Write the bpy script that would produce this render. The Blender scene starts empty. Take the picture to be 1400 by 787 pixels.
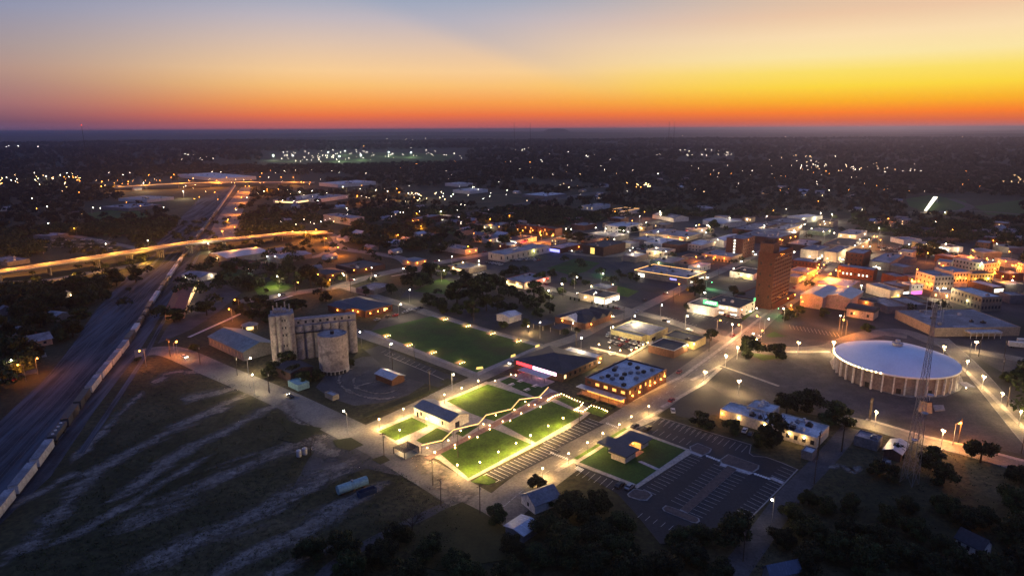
import bpy, math, random
import numpy as np
from mathutils import Vector, Matrix
random.seed(7)
rng = np.random.default_rng(11)
S = bpy.context.scene
C = S.collection
rad = math.radians
# ------------------------------------------------------------------ camera
F = 900.0; CAMH = 120.0
PIT = math.atan((393.5-176.5)/F); ROL = rad(0.27)
cR, sR = math.cos(ROL), math.sin(ROL)
FWD = Vector((0, math.cos(PIT), -math.sin(PIT)))
r0 = Vector((1, 0, 0)); u0 = Vector((0, math.sin(PIT), math.cos(PIT)))
RGT = r0*cR - u0*sR
UPV = r0*sR + u0*cR
CAM = Vector((0, 0, CAMH))
cd = bpy.data.cameras.new('camera'); cam = bpy.data.objects.new('camera', cd); C.objects.link(cam)
m3 = Matrix((RGT, UPV, -FWD)).transposed()
cam.matrix_world = Matrix.Translation(CAM) @ m3.to_4x4()
cd.sensor_width = 36; cd.lens = 36*F/1400; cd.clip_start = 1; cd.clip_end = 90000
S.camera = cam
def ray(px, py):
    return FWD + RGT*((px-700)/F) + UPV*((393.5-py)/F)
def G(px, py, z=0.0):
    d = ray(px, py); t = (z-CAMH)/d.z
    return Vector((d.x*t, d.y*t, z))
def PX(x, y, z=0.0):
    v = Vector((x, y, z)) - CAM; f = v.dot(FWD)
    if f < 1: return (-999, -999)
    return (700+F*v.dot(RGT)/f, 393.5-F*v.dot(UPV)/f)
def top_z(px, py, base):            # height at which the ray meets the vertical over base
    d = ray(px, py); t = math.hypot(base.x, base.y)/math.hypot(d.x, d.y)
    return CAMH + d.z*t
# ------------------------------------------------------------------ world, sun, exposure
AZ = 29.0                            # sunset azimuth, degrees right of forward
w = bpy.data.worlds.new('World'); S.world = w; w.use_nodes = True
nt = w.node_tree; N = nt.nodes; Lk = nt.links
def lin(c):
    return tuple(((v/255)/12.92 if v/255 <= .04045 else ((v/255+.055)/1.055)**2.4) for v in c) + (1,)
def M_(tree, op, a, b=None, clamp=False):
    n = tree.nodes.new('ShaderNodeMath'); n.operation = op; n.use_clamp = clamp
    for i, v in enumerate((a, b)):
        if v is None: continue
        if isinstance(v, (int, float)): n.inputs[i].default_value = v
        else: tree.links.new(v, n.inputs[i])
    return n.outputs[0]
tc = N.new('ShaderNodeTexCoord'); sep = N.new('ShaderNodeSeparateXYZ'); Lk.new(tc.outputs['Generated'], sep.inputs[0])
el = M_(nt, 'MULTIPLY', M_(nt, 'ARCSINE', sep.outputs[2]), 180/math.pi)
az = M_(nt, 'MULTIPLY', M_(nt, 'ARCTAN2', sep.outputs[0], sep.outputs[1]), 180/math.pi)
def ramp(stops, fac, tree=nt):
    n = tree.nodes.new('ShaderNodeValToRGB'); cr = n.color_ramp
    while len(cr.elements) < len(stops): cr.elements.new(0.5)
    for e, (p, c) in zip(cr.elements, stops): e.position = p; e.color = c
    tree.links.new(fac, n.inputs[0]); return n.outputs[0]
def ely(y): return max(0.0, (176.5-y)/900*57.3)/20.0
f20 = M_(nt, 'DIVIDE', el, 20.0, True)
def skyramp(rows, upper):
    st = [(ely(y), lin(c)) for y, c in rows] + upper
    st.sort(key=lambda s: s[0]); return ramp(st, f20)
left = skyramp([(176, (98, 84, 122)), (166, (108, 82, 106)), (147, (152, 108, 118)), (112, (172, 140, 136)), (88, (160, 146, 152)), (50, (137, 144, 172)), (4, (104, 130, 168))], [(.85, lin((92, 112, 150)))])
mid = skyramp([(176, (186, 98, 104)), (168, (200, 98, 88)), (158, (240, 118, 68)), (143, (250, 158, 78)), (122, (252, 194, 118)), (104, (250, 206, 150)), (72, (224, 196, 174)), (42, (194, 184, 190)), (3, (136, 160, 190))], [(.85, lin((120, 140, 172)))])
right = skyramp([(176, (190, 104, 104)), (168, (222, 104, 62)), (159, (252, 126, 40)), (146, (253, 174, 40)), (129, (254, 216, 66)), (112, (253, 225, 105)), (94, (253, 230, 165)), (72, (252, 222, 176)), (48, (238, 200, 166)), (3, (196, 182, 168))], [(.85, lin((150, 156, 170)))])
def mapr(tree, v, a, b):
    n = tree.nodes.new('ShaderNodeMapRange'); n.interpolation_type = 'SMOOTHSTEP'
    tree.links.new(v, n.inputs[0]); n.inputs[1].default_value = a; n.inputs[2].default_value = b; return n.outputs[0]
def mixc(tree, f, a, b, mode='MIX'):
    n = tree.nodes.new('ShaderNodeMix'); n.data_type = 'RGBA'; n.blend_type = mode
    for s, v in ((0, f), (6, a), (7, b)):
        if isinstance(v, (int, float, tuple)): n.inputs[s].default_value = v
        else: tree.links.new(v, n.inputs[s])
    return n.outputs[2]
sk = mixc(nt, mapr(nt, az, -42, -14), left, mid)
sk = mixc(nt, mapr(nt, az, -4, 27), sk, right)
# the real beam shadow (a band of bluer sky fanning from the sunset up to the left)
band = M_(nt, 'ADD', M_(nt, 'MULTIPLY', az, -0.36), 7.1)      # elevation of the band centre by azimuth
dist_ = M_(nt, 'SUBTRACT', el, M_(nt, 'SUBTRACT', band, 2.0))
bw = M_(nt, 'MULTIPLY', mapr(nt, dist_, -0.5, 1.6), mapr(nt, dist_, 6.0, 0.9))
bw = M_(nt, 'MULTIPLY', bw, mapr(nt, az, 13, -6)); bw = M_(nt, 'MULTIPLY', bw, mapr(nt, az, -34, -14)); bw = M_(nt, 'MULTIPLY', bw, 0.26)
sk = mixc(nt, bw, sk, lin((138, 160, 190)))
# beyond the picture's sky: deep blue overhead and behind
zen = ramp([(0, lin((120, 138, 186))), (0.45, lin((92, 116, 182))), (1, lin((84, 106, 172)))], M_(nt, 'DIVIDE', el, 90.0, True))
sk = mixc(nt, mapr(nt, el, 14, 34), sk, zen)
back = mixc(nt, mapr(nt, el, 0, 25), lin((92, 96, 136)), lin((76, 98, 158)))
absaz = M_(nt, 'ABSOLUTE', M_(nt, 'SUBTRACT', az, 5.0))
sk = mixc(nt, M_(nt, 'MULTIPLY', mapr(nt, absaz, 55, 120), mapr(nt, el, 60, 20)), sk, back)
sk = mixc(nt, mapr(nt, el, -0.3, -1.5), sk, lin((30, 32, 44)))
bg = N['Background']; Lk.new(sk, bg.inputs[0]); bg.inputs[1].default_value = 1.0
sd = bpy.data.lights.new('sun', 'SUN'); sd.energy = 0.3; sd.angle = rad(3); sd.color = (1, .5, .28)
so = bpy.data.objects.new('sun', sd); C.objects.link(so)
sdir = Vector((math.sin(rad(AZ)), math.cos(rad(AZ)), math.tan(rad(1.6))))
so.rotation_euler = sdir.to_track_quat('Z', 'Y').to_euler(); so.location = (0, 0, 300)
vs = S.view_settings; vs.view_transform = 'Standard'; vs.look = 'None'; vs.exposure = 0.0; vs.gamma = 1; vs.use_curve_mapping = False
S.render.engine = 'CYCLES'
try:
    S.cycles.use_light_tree = True; S.cycles.volume_bounces = 0; S.cycles.max_bounces = 4; S.cycles.sample_clamp_indirect = 3
    S.cycles.volume_max_steps = 32
except Exception: pass
# ------------------------------------------------------------------ materials
MAT = {}
def mat(name, c1, c2=None, scale=0.3, rough=.85, metal=0, detail=4, bump=0, spec=.3, var=0.0, contrast=(.35, .65), c3=None, s3=2.0, micro=.3, mscale=1.1):
    m = bpy.data.materials.new(name); m.use_nodes = True; t = m.node_tree; b = t.nodes['Principled BSDF']
    b.inputs['Roughness'].default_value = rough; b.inputs['Metallic'].default_value = metal
    b.inputs['Specular IOR Level'].default_value = spec
    c2 = c2 or tuple(v*.75 for v in c1)
    x = t.nodes.new('ShaderNodeTexCoord')
    n = t.nodes.new('ShaderNodeTexNoise'); n.inputs['Scale'].default_value = scale; n.inputs['Detail'].default_value = detail; n.inputs['Roughness'].default_value = .62
    t.links.new(x.outputs['Object'], n.inputs['Vector'])
    col = ramp([(contrast[0], tuple(c1)+(1,)), (contrast[1], tuple(c2)+(1,))], n.outputs[0], t)
    if c3:
        n3 = t.nodes.new('ShaderNodeTexNoise'); n3.inputs['Scale'].default_value = s3; n3.inputs['Detail'].default_value = 3
        t.links.new(x.outputs['Object'], n3.inputs['Vector'])
        col = mixc(t, ramp([(.5, (0, 0, 0, 1)), (.68, (1, 1, 1, 1))], n3.outputs[0], t), col, tuple(c3)+(1,))
    if micro:
        nm = t.nodes.new('ShaderNodeTexNoise'); nm.inputs['Scale'].default_value = mscale; nm.inputs['Detail'].default_value = 4; nm.inputs['Roughness'].default_value = .7
        t.links.new(x.outputs['Object'], nm.inputs['Vector'])
        g_ = ramp([(.36, (1-micro,)*3+(1,)), (.64, (1+micro*.6,)*3+(1,))], nm.outputs[0], t); col = mixc(t, 1.0, col, g_, 'MULTIPLY')
    if var:
        oi = t.nodes.new('ShaderNodeObjectInfo'); h = t.nodes.new('ShaderNodeHueSaturation')
        t.links.new(col, h.inputs['Color'])
        t.links.new(M_(t, 'ADD', M_(t, 'MULTIPLY', oi.outputs['Random'], 2*var), 1-var), h.inputs['Value'])
        t.links.new(M_(t, 'ADD', M_(t, 'MULTIPLY', oi.outputs['Random'], .05), .475), h.inputs['Hue'])
        col = h.outputs[0]
    t.links.new(col, b.inputs['Base Color'])
    if bump:
        bp = t.nodes.new('ShaderNodeBump'); bp.inputs['Strength'].default_value = bump; bp.inputs['Distance'].default_value = .3
        t.links.new(n.outputs[0], bp.inputs['Height']); t.links.new(bp.outputs[0], b.inputs['Normal'])
    MAT[name] = m; return m
def emat(name, c, s):
    m = bpy.data.materials.new(name); m.use_nodes = True; t = m.node_tree; b = t.nodes['Principled BSDF']
    b.inputs['Base Color'].default_value = (.1, .1, .1, 1)
    b.inputs['Emission Color'].default_value = tuple(c)+(1,); b.inputs['Emission Strength'].default_value = s
    try: m.cycles.emission_sampling = 'NONE'
    except Exception: pass
    MAT[name] = m; return m
def amat(name, c1, c2, axis='X', period=1.0, rough=.5, metal=0.0, dirt=.35, duty=.5):   # ribbed / banded sheet
    m = mat(name, c1, tuple(v*(1-dirt) for v in c1), scale=.25, rough=rough, metal=metal)
    t = m.node_tree; b = t.nodes['Principled BSDF']; src = b.inputs['Base Color'].links[0].from_socket
    x = t.nodes.new('ShaderNodeTexCoord'); s = t.nodes.new('ShaderNodeSeparateXYZ'); t.links.new(x.outputs['Object'], s.inputs[0])
    fr = M_(t, 'FRACT', M_(t, 'DIVIDE', s.outputs['XYZ'.index(axis)], period))
    st = M_(t, 'GREATER_THAN', fr, duty)
    t.links.new(mixc(t, st, src, tuple(c2)+(1,)), b.inputs['Base Color']); return m
mat('asphalt', (.022, .022, .026), (.034, .033, .036), .12, .8, detail=8, c3=(.045, .044, .044), s3=.035, contrast=(.3, .7))
mat('lot_asphalt', (.016, .017, .022), (.024, .025, .032), .25, .75, detail=8, contrast=(.3, .7))
mat('street', (.155, .14, .118), (.24, .215, .18), .12, .85, detail=9, c3=(.10, .094, .09), s3=.05, contrast=(.3, .7))
mat('gravel', (.048, .045, .048), (.095, .088, .088), .16, .95, detail=9, bump=.3, c3=(.05, .048, .05), s3=.06, contrast=(.33, .66))
mat('town_ground', (.034, .032, .033), (.075, .068, .066), .05, .9, detail=9, c3=(.028, .031, .018), s3=.018, contrast=(.35, .65))
mat('ballast', (.018, .020, .027), (.045, .048, .060), .06, .95, detail=10, c3=(.009, .010, .015), s3=.013, contrast=(.38, .62))
mat('concrete', (.43, .385, .32), (.31, .28, .24), .35, .85, detail=6)
mat('concrete_grey', (.26, .25, .26), (.19, .185, .19), .35, .85, detail=6)
mat('pale_concrete', (.48, .46, .46), (.36, .35, .36), .4, .85, detail=6)
mat('kerb', (.28, .265, .255), (.20, .19, .185), .5, .8)
mat('brick_paving', (.30, .18, .145), (.21, .125, .105), .8, .85)
mat('lawn', (.075, .145, .010), (.045, .090, .008), .22, .95, detail=8, bump=.2, c3=(.065, .12, .016), s3=.05)
mat('dark_lawn', (.034, .092, .010), (.022, .062, .008), .12, .95, detail=8, c3=(.034, .055, .014), s3=.045)
mat('rough_grass', (.020, .024, .007), (.042, .042, .014), .09, .95, detail=10, c3=(.012, .016, .010), s3=.03)
mat('deck_road', (.15, .13, .12), (.10, .09, .085), .2, .85)
mat('island_paving', (.12, .085, .075), (.08, .058, .052), .6, .9)
mat('rail_steel', (.12, .125, .145), (.08, .08, .09), .6, .6)
mat('paint', (.75, .75, .74), (.55, .55, .55), .8, .6)
mat('paint_faded', (.50, .49, .48), (.32, .31, .31), .6, .7)
mat('cream', (.60, .52, .42), (.45, .39, .32), .3, .8)
mat('white_wall', (.70, .68, .64), (.52, .50, .48), .3, .8)
mat('tan', (.42, .32, .23), (.31, .24, .18), .3, .85)
mat('arena_wall', (.30, .24, .22), (.22, .175, .165), .3, .85); mat('pillar_white', (.74, .70, .67), (.6, .57, .55), .5, .8)
mat('pink_stucco', (.50, .34, .28), (.38, .27, .23), .3, .85)
mat('brick', (.105, .040, .029), (.068, .027, .021), .6, .9, detail=8)
mat('brick_brown', (.13, .062, .048), (.085, .042, .034), .6, .9, detail=8)
mat('brick_dark', (.075, .042, .040), (.05, .030, .030), .6, .9, detail=8)
mat('stone', (.26, .21, .16), (.18, .15, .12), .5, .9, detail=8)
mat('grey_wall', (.20, .19, .19), (.14, .135, .135), .4, .85)
mat('green_wall', (.18, .24, .18), (.13, .18, .14), .4, .85)
mat('yellow_wall', (.42, .38, .20), (.30, .27, .15), .4, .85)
mat('silo_concrete', (.40, .345, .33), (.25, .22, .21), .10, .9, detail=10, c3=(.17, .15, .15), s3=.35, contrast=(.36, .62))
mat('roof_white', (.62, .62, .64), (.42, .42, .45), .10, .55, detail=8, c3=(.30, .30, .33), s3=.16, contrast=(.4, .62))
mat('roof_grey', (.20, .20, .22), (.12, .12, .135), .10, .75, detail=8, c3=(.30, .30, .33), s3=.12)
mat('roof_dark', (.045, .046, .058), (.028, .029, .037), .15, .7, detail=8)
mat('roof_mid', (.34, .33, .36), (.22, .215, .235), .12, .7, detail=8, c3=(.14, .14, .15), s3=.15)
mat('roof_brown', (.10, .07, .06), (.06, .045, .042), .2, .8)
mat('roof_red', (.22, .045, .035), (.14, .03, .028), .3, .7)
amat('roof_metal', (.52, .53, .57), (.36, .37, .41), 'X', 1.2, .4, .2)
amat('roof_blue', (.105, .14, .21), (.075, .10, .155), 'X', .9, .45, .2)
amat('roof_green', (.14, .21, .235), (.09, .145, .165), 'X', 2.4, .5, .1, duty=.9)
amat('roof_navy', (.045, .055, .085), (.03, .038, .06), 'X', .8, .5, .1)
mat('dome_white', (.86, .86, .88), (.74, .74, .77), .06, .6, detail=10, c3=(.68, .68, .72), s3=.05, contrast=(.3, .7), micro=.06)
mat('metal_dark', (.03, .03, .034), (.045, .045, .05), 1, .5, .5)
mat('metal_grey', (.30, .30, .32), (.2, .2, .22), 1, .45, .5)
mat('steel_white', (.55, .55, .56), (.4, .4, .42), 1, .5, .2)
mat('rust', (.12, .05, .03), (.07, .035, .025), .8, .9)
mat('wood', (.06, .042, .03), (.035, .026, .02), 1.5, .9)
mat('glass_dark', (.02, .022, .03), (.03, .032, .04), 1, .12, spec=.6)
mat('bark', (.045, .034, .026), (.03, .024, .018), 2, .95)
mat('foliage', (.008, .014, .004), (.038, .052, .014), .35, .85, var=.4, contrast=(.42, .6), detail=3)
mat('far_foliage', (.008, .010, .006), (.020, .022, .013), .02, .9, contrast=(.4, .62), detail=6)
mat('car_white', (.6, .6, .62), None, 1, .3, .1); mat('car_dark', (.03, .03, .035), None, 1, .3, .3)
mat('car_silver', (.35, .35, .37), None, 1, .3, .5); mat('car_red', (.25, .02, .02), None, 1, .3, .2)
mat('rubber', (.015, .015, .015), None, 1, .9)
amat('boxcar_white', (.62, .61, .60), (.42, .41, .41), 'X', 1.1, .5, .1, duty=.82)
amat('boxcar_grey', (.075, .08, .09), (.05, .055, .06), 'X', 1.1, .6, .1, duty=.82)
mat('tank_black', (.022, .022, .025), (.04, .036, .034), .8, .5)
mat('teal_paint', (.20, .36, .42), (.15, .28, .33), .6, .6)
mat('blue_paint', (.02, .05, .12), (.015, .035, .08), .6, .6)
mat('awning_red', (.30, .03, .04), (.2, .02, .03), .8, .7)
emat('bulb_warm', (1, .64, .26), 30); emat('bulb_orange', (1, .33, .04), 22); emat('bulb_white', (1, .88, .68), 26); emat('bulb_cool', (.85, .92, 1), 26)
emat('bulb_green', (.12, 1, .3), 14); emat('bulb_red', (1, .04, .02), 8); emat('led_warm', (1, .50, .14), 3.2); emat('lit_warm', (1, .66, .28), 2.4)
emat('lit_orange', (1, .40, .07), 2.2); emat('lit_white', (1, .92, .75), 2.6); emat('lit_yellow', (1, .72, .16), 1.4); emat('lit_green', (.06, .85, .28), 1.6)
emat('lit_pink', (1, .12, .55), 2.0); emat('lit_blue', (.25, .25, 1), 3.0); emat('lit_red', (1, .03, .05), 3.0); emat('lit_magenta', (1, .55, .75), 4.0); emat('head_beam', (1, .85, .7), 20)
emat('far_warm', (1, .66, .30), 40); emat('far_white', (1, .92, .72), 42); emat('far_orange', (1, .36, .07), 40)
def streaks(name, deg, c, stretch, sc):      # long worn lanes along one direction
    t = MAT[name].node_tree; b = t.nodes['Principled BSDF']; src = b.inputs['Base Color'].links[0].from_socket
    x = t.nodes.new('ShaderNodeTexCoord'); mp = t.nodes.new('ShaderNodeMapping'); mp.vector_type = 'TEXTURE'; mp.inputs['Rotation'].default_value = (0, 0, rad(deg)); mp.inputs['Scale'].default_value = (stretch, 1, 1)
    n = t.nodes.new('ShaderNodeTexNoise'); n.inputs['Scale'].default_value = sc; n.inputs['Detail'].default_value = 8; n.inputs['Roughness'].default_value = .65
    t.links.new(x.outputs['Object'], mp.inputs[0]); t.links.new(mp.outputs[0], n.inputs['Vector'])
    t.links.new(mixc(t, ramp([(.44, (0, 0, 0, 1)), (.60, (1, 1, 1, 1))], n.outputs[0], t), src, tuple(c)+(1,)), b.inputs['Base Color'])
streaks('ballast', 104, (.085, .095, .12), 22, .22)
# ground: grass, scrub and far woodland in one sheet
def ground_material():
    m = mat('ground', (.024, .024, .008), (.052, .046, .018), .035, .95, detail=12, c3=(.085, .07, .035), s3=.02, contrast=(.38, .62), micro=.6, mscale=.5)
    t = m.node_tree; b = t.nodes['Principled BSDF']; src = b.inputs['Base Color'].links[0].from_socket
    x = t.nodes.new('ShaderNodeTexCoord'); n = t.nodes.new('ShaderNodeTexNoise'); n.inputs['Scale'].default_value = .0016; n.inputs['Detail'].default_value = 12; n.inputs['Roughness'].default_value = .7
    t.links.new(x.outputs['Object'], n.inputs['Vector'])
    far = ramp([(.42, (.008, .010, .008, 1)), (.60, (.020, .022, .016, 1)), (.72, (.045, .040, .030, 1))], n.outputs[0], t)
    ln = t.nodes.new('ShaderNodeVectorMath'); ln.operation = 'LENGTH'; t.links.new(x.outputs['Object'], ln.inputs[0])
    f = mapr(t, ln.outputs['Value'], 700, 2200)
    t.links.new(mixc(t, f, src, far), b.inputs['Base Color'])
ground_material()
def dirt_material():      # tracks of pale dirt that break up into the grass at their edges
    m = mat('dirt_track', (.13, .108, .088), (.24, .205, .175), .15, .95, detail=10, contrast=(.34, .66), micro=.55, mscale=.55)
    t = m.node_tree; b = t.nodes['Principled BSDF']; src = b.inputs['Base Color'].links[0].from_socket
    uv = t.nodes.new('ShaderNodeUVMap'); s = t.nodes.new('ShaderNodeSeparateXYZ'); t.links.new(uv.outputs[0], s.inputs[0])
    v = M_(t, 'SUBTRACT', 1, M_(t, 'ABSOLUTE', M_(t, 'SUBTRACT', M_(t, 'MULTIPLY', s.outputs[1], 2), 1)))
    x = t.nodes.new('ShaderNodeTexCoord'); n = t.nodes.new('ShaderNodeTexNoise'); n.inputs['Scale'].default_value = .11; n.inputs['Detail'].default_value = 11; n.inputs['Roughness'].default_value = .72
    mp = t.nodes.new('ShaderNodeMapping'); mp.vector_type = 'TEXTURE'; mp.inputs['Rotation'].default_value = (0, 0, rad(40)); mp.inputs['Scale'].default_value = (3.2, 1, 1)
    t.links.new(x.outputs['Object'], mp.inputs[0]); t.links.new(mp.outputs[0], n.inputs['Vector'])
    f = M_(t, 'ADD', M_(t, 'MULTIPLY', v, .62), M_(t, 'MULTIPLY', M_(t, 'SUBTRACT', n.outputs[0], .5), 2.2))
    uu = M_(t, 'SUBTRACT', .5, M_(t, 'ABSOLUTE', M_(t, 'SUBTRACT', s.outputs[0], .5)))
    f = M_(t, 'SUBTRACT', f, M_(t, 'MULTIPLY', mapr(t, uu, .16, 0), .55))
    f = mapr(t, f, .06, .66)
    tr = t.nodes.new('ShaderNodeBsdfTransparent'); mx = t.nodes.new('ShaderNodeMixShader')
    t.links.new(f, mx.inputs[0]); t.links.new(tr.outputs[0], mx.inputs[1]); t.links.new(b.outputs[0], mx.inputs[2])
    t.links.new(mx.outputs[0], t.nodes['Material Output'].inputs[0])
dirt_material()
# ------------------------------------------------------------------ mesh helpers
class MB:
    def __init__(s): s.v = []; s.f = []; s.uv = None
    def poly(s, pts):
        i = len(s.v); s.v += [tuple(p) for p in pts]; s.f.append(tuple(range(i, i+len(pts)))); return s
    def prism(s, pts, z0, z1):
        n = len(pts); i = len(s.v)
        a = sum(pts[k][0]*pts[(k+1) % n][1]-pts[(k+1) % n][0]*pts[k][1] for k in range(n))
        if a < 0: pts = pts[::-1]
        s.v += [(p[0], p[1], z0) for p in pts] + [(p[0], p[1], z1) for p in pts]
        s.f.append(tuple(range(i+n-1, i-1, -1))); s.f.append(tuple(range(i+n, i+2*n)))
        for k in range(n): s.f.append((i+k, i+(k+1) % n, i+n+(k+1) % n, i+n+k))
        return s
    def box(s, x0, x1, y0, y1, z0, z1):
        return s.prism([(x0, y0), (x1, y0), (x1, y1), (x0, y1)], z0, z1)
    def cyl(s, x, y, r, z0, z1, n=12, r2=None, ph=0):
        r2 = r if r2 is None else r2; i = len(s.v)
        for z, q in ((z0, r), (z1, r2)):
            s.v += [(x+q*math.cos(ph+2*math.pi*k/n), y+q*math.sin(ph+2*math.pi*k/n), z) for k in range(n)]
        s.f.append(tuple(range(i+n-1, i-1, -1))); s.f.append(tuple(range(i+n, i+2*n)))
        for k in range(n): s.f.append((i+k, i+(k+1) % n, i+n+(k+1) % n, i+n+k))
        return s
    def tube(s, a, b, r, n=6, r2=None):
        a = Vector(a); b = Vector(b); r2 = r if r2 is None else r2; d = (b-a).normalized()
        q = d.to_track_quat('Z', 'Y'); i = len(s.v)
        for p, rr in ((a, r), (b, r2)):
            for k in range(n):
                o = q @ Vector((rr*math.cos(2*math.pi*k/n), rr*math.sin(2*math.pi*k/n), 0)); s.v.append(tuple(p+o))
        s.f.append(tuple(range(i+n-1, i-1, -1))); s.f.append(tuple(range(i+n, i+2*n)))
        for k in range(n): s.f.append((i+k, i+(k+1) % n, i+n+(k+1) % n, i+n+k))
        return s
    def lathe(s, prof, n=32, cx=0, cy=0):
        i = len(s.v)
        for r, z in prof:
            s.v += [(cx+r*math.cos(2*math.pi*k/n), cy+r*math.sin(2*math.pi*k/n), z) for k in range(n)]
        for j in range(len(prof)-1):
            for k in range(n): s.f.append((i+j*n+k, i+j*n+(k+1) % n, i+(j+1)*n+(k+1) % n, i+(j+1)*n+k))
        return s
    def ball(s, x, y, z, r, n=8, m=5):
        return s.lathe([(max(.001, r*math.sin(math.pi*j/m)), z-r*math.cos(math.pi*j/m)) for j in range(m+1)], n, x, y)
    def build(s, name, m, parent=None, loc=None, smooth=False):
        me = bpy.data.meshes.new(name); me.from_pydata([tuple(v) for v in s.v], [], s.f)
        me.materials.append(MAT[m] if isinstance(m, str) else m)
        if smooth: me.polygons.foreach_set('use_smooth', [True]*len(me.polygons))
        o = bpy.data.objects.new(name, me); C.objects.link(o)
        if parent: o.parent = parent
        if loc: o.location = loc
        return o
def tag(o, label=None, cat=None, group=None, kind=None):
    if label: o['label'] = label
    if cat: o['category'] = cat
    if group: o['group'] = group
    if kind: o['kind'] = kind
    return o
def thing(name, label, cat, loc=(0, 0, 0), rot=0, group=None):
    o = bpy.data.objects.new(name, None); C.objects.link(o); o.empty_display_size = .5
    o.location = loc; o.rotation_euler = (0, 0, rot); return tag(o, label, cat, group)
KIDS = {}
def dup(root, loc, rot=0, scale=1, label=None, group=None):
    r = root.copy(); C.objects.link(r); r.location = loc; r.rotation_euler = (0, 0, rot)
    r.scale = (scale,)*3 if isinstance(scale, (int, float)) else scale
    if label: r['label'] = label
    if group: r['group'] = group
    if root.name not in KIDS: KIDS[root.name] = [(c, list(c.children)) for c in root.children if c.type != 'LIGHT' and not c.name.startswith('lit_headlight')]
    for ch, gs in KIDS[root.name]:
        c = ch.copy(); C.objects.link(c); c.parent = r
        for g in gs:
            d = g.copy(); C.objects.link(d); d.parent = c
    return r
LG = {'street': 7.0, 'pole': 3.2, 'wall': .9, 'over': 4.0, 'garden': 2.6}
def light(parent, loc, color, power, r=.25, name='lamp_light', k='wall'):
    power *= LG[k]
    l = bpy.data.lights.new(name, 'POINT'); l.energy = power; l.color = color; l.shadow_soft_size = r
    o = bpy.data.objects.new(name, l); C.objects.link(o); o.location = loc
    if parent: o.parent = parent
    return o
WARM = (1, .62, .22); ORG = (1, .27, .025); WHT = (1, .76, .42); COOL = (.86, .93, 1); SOD = (1, .42, .08)
ZM = {'F': (0, 0, 1), 'Z1': (540, 240, 4.919), 'Z2': (660, 330, 4.919), 'Z3': (780, 280, 4.919), 'Z4': (900, 330, 4.919), 'Z5': (1020, 270, 5.245),
      'Z6': (1200, 280, 5.62), 'Z7': (1160, 360, 5.62), 'Z8': (300, 260, 5.385), 'A': (480, 470, 3.933), 'B': (680, 430, 3.933), 'D': (760, 560, 3.934),
      'E': (920, 500, 4.373), 'K': (1100, 420, 3.933), 'H': (1000, 580, 3.5), 'J': (400, 590, 3.5), 'Q': (0, 480, 2.5625), 'R': (0, 340, 3.934),
      'T': (200, 340, 3.933), 'U': (350, 360, 3.935), 'V': (450, 360, 4.373), 'a': (0, 160, 3.934), 'b': (350, 160, 3.934), 'c': (700, 160, 3.934), 'd': (1050, 160, 3.934)}
def zp(z, p): o = ZM[z]; return (o[0]+p[0]/o[2], o[1]+p[1]/o[2])
def GZ(z, p, h=0.0): return G(*zp(z, p), h)
# automatic labels: phrase + nearest landmark + ordinal from the left
LM = [(1228, 495, 'the round domed arena'), (430, 470, 'the concrete grain silos'), (1060, 375, 'the tall brick tower'), (606, 566, 'the blue-roofed park building'),
      (620, 470, 'the dark rectangular lawn'), (855, 520, 'the white-roofed brick restaurant'), (765, 492, 'the dark hipped hall'), (870, 612, 'the L-shaped pavilion'),
      (965, 670, 'the striped parking lot'), (1055, 575, 'the long pale flat-roofed office'), (250, 405, 'the red-roofed depot'), (323, 462, 'the green metal barn'),
      (497, 412, 'the navy-roofed station'), (990, 410, 'the green-signed white building'), (910, 380, 'the yellow-edged store'), (1246, 620, 'the lattice radio mast'),
      (720, 378, 'the red-lit pale roof'), (697, 433, 'the white roof in the trees'), (338, 345, 'the long white metal shed'), (110, 355, 'the left arm of the overpass'),
      (100, 580, 'the near boxcars'), (483, 664, 'the pale tank car body'), (738, 682, 'the white cottage'), (1335, 740, 'the dark cottage'), (1010, 332, 'the lit-stairwell block'),
      (738, 312, 'the arcaded brick block'), (1270, 385, 'the orange-lit corner block'), (1310, 445, 'the wide grey shed'), (445, 325, 'the orange ramp loop'), (345, 252, 'the far highway bridge'),
      (30, 203, 'the hilltop light cluster'), (460, 215, 'the floodlit fields'), (935, 210, 'the far string of lights'), (1115, 217, 'the far shopping strip'), (1275, 283, 'the white slanting glare'),
      (590, 262, 'the bright lamp row'), (870, 252, 'the lone bright yard'), (1110, 298, 'the bright white warehouse'), (820, 412, 'the glowing garage'), (1385, 355, 'the orange street at the right edge'),
      (185, 480, 'the underpass mouth'), (600, 690, 'the cottage lane'), (560, 390, 'the street behind the station'), (1290, 285, 'the right-hand meadow'), (30, 495, 'the lower left street'),
      (1000, 725, 'the foot of the parking lot'), (1200, 600, 'the low houses by the mast'), (60, 425, 'the dark woods'), (880, 320, 'the downtown sheds'), (640, 330, 'the long pale warehouse'), (1200, 330, 'the car park downtown')]
AUTO = []
def auto(o, phrase, px, py):
    AUTO.append((o, phrase, px, py)); o['label'] = phrase; return o
ORD = 'first second third fourth fifth sixth seventh eighth ninth tenth eleventh twelfth thirteenth fourteenth fifteenth sixteenth seventeenth eighteenth nineteenth twentieth'.split()
ORD += ['twenty-'+o for o in ORD[:9]] + ['thirtieth'] + ['thirty-'+o for o in ORD[:9]] + ['fortieth'] + ['forty-'+o for o in ORD[:9]]
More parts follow.
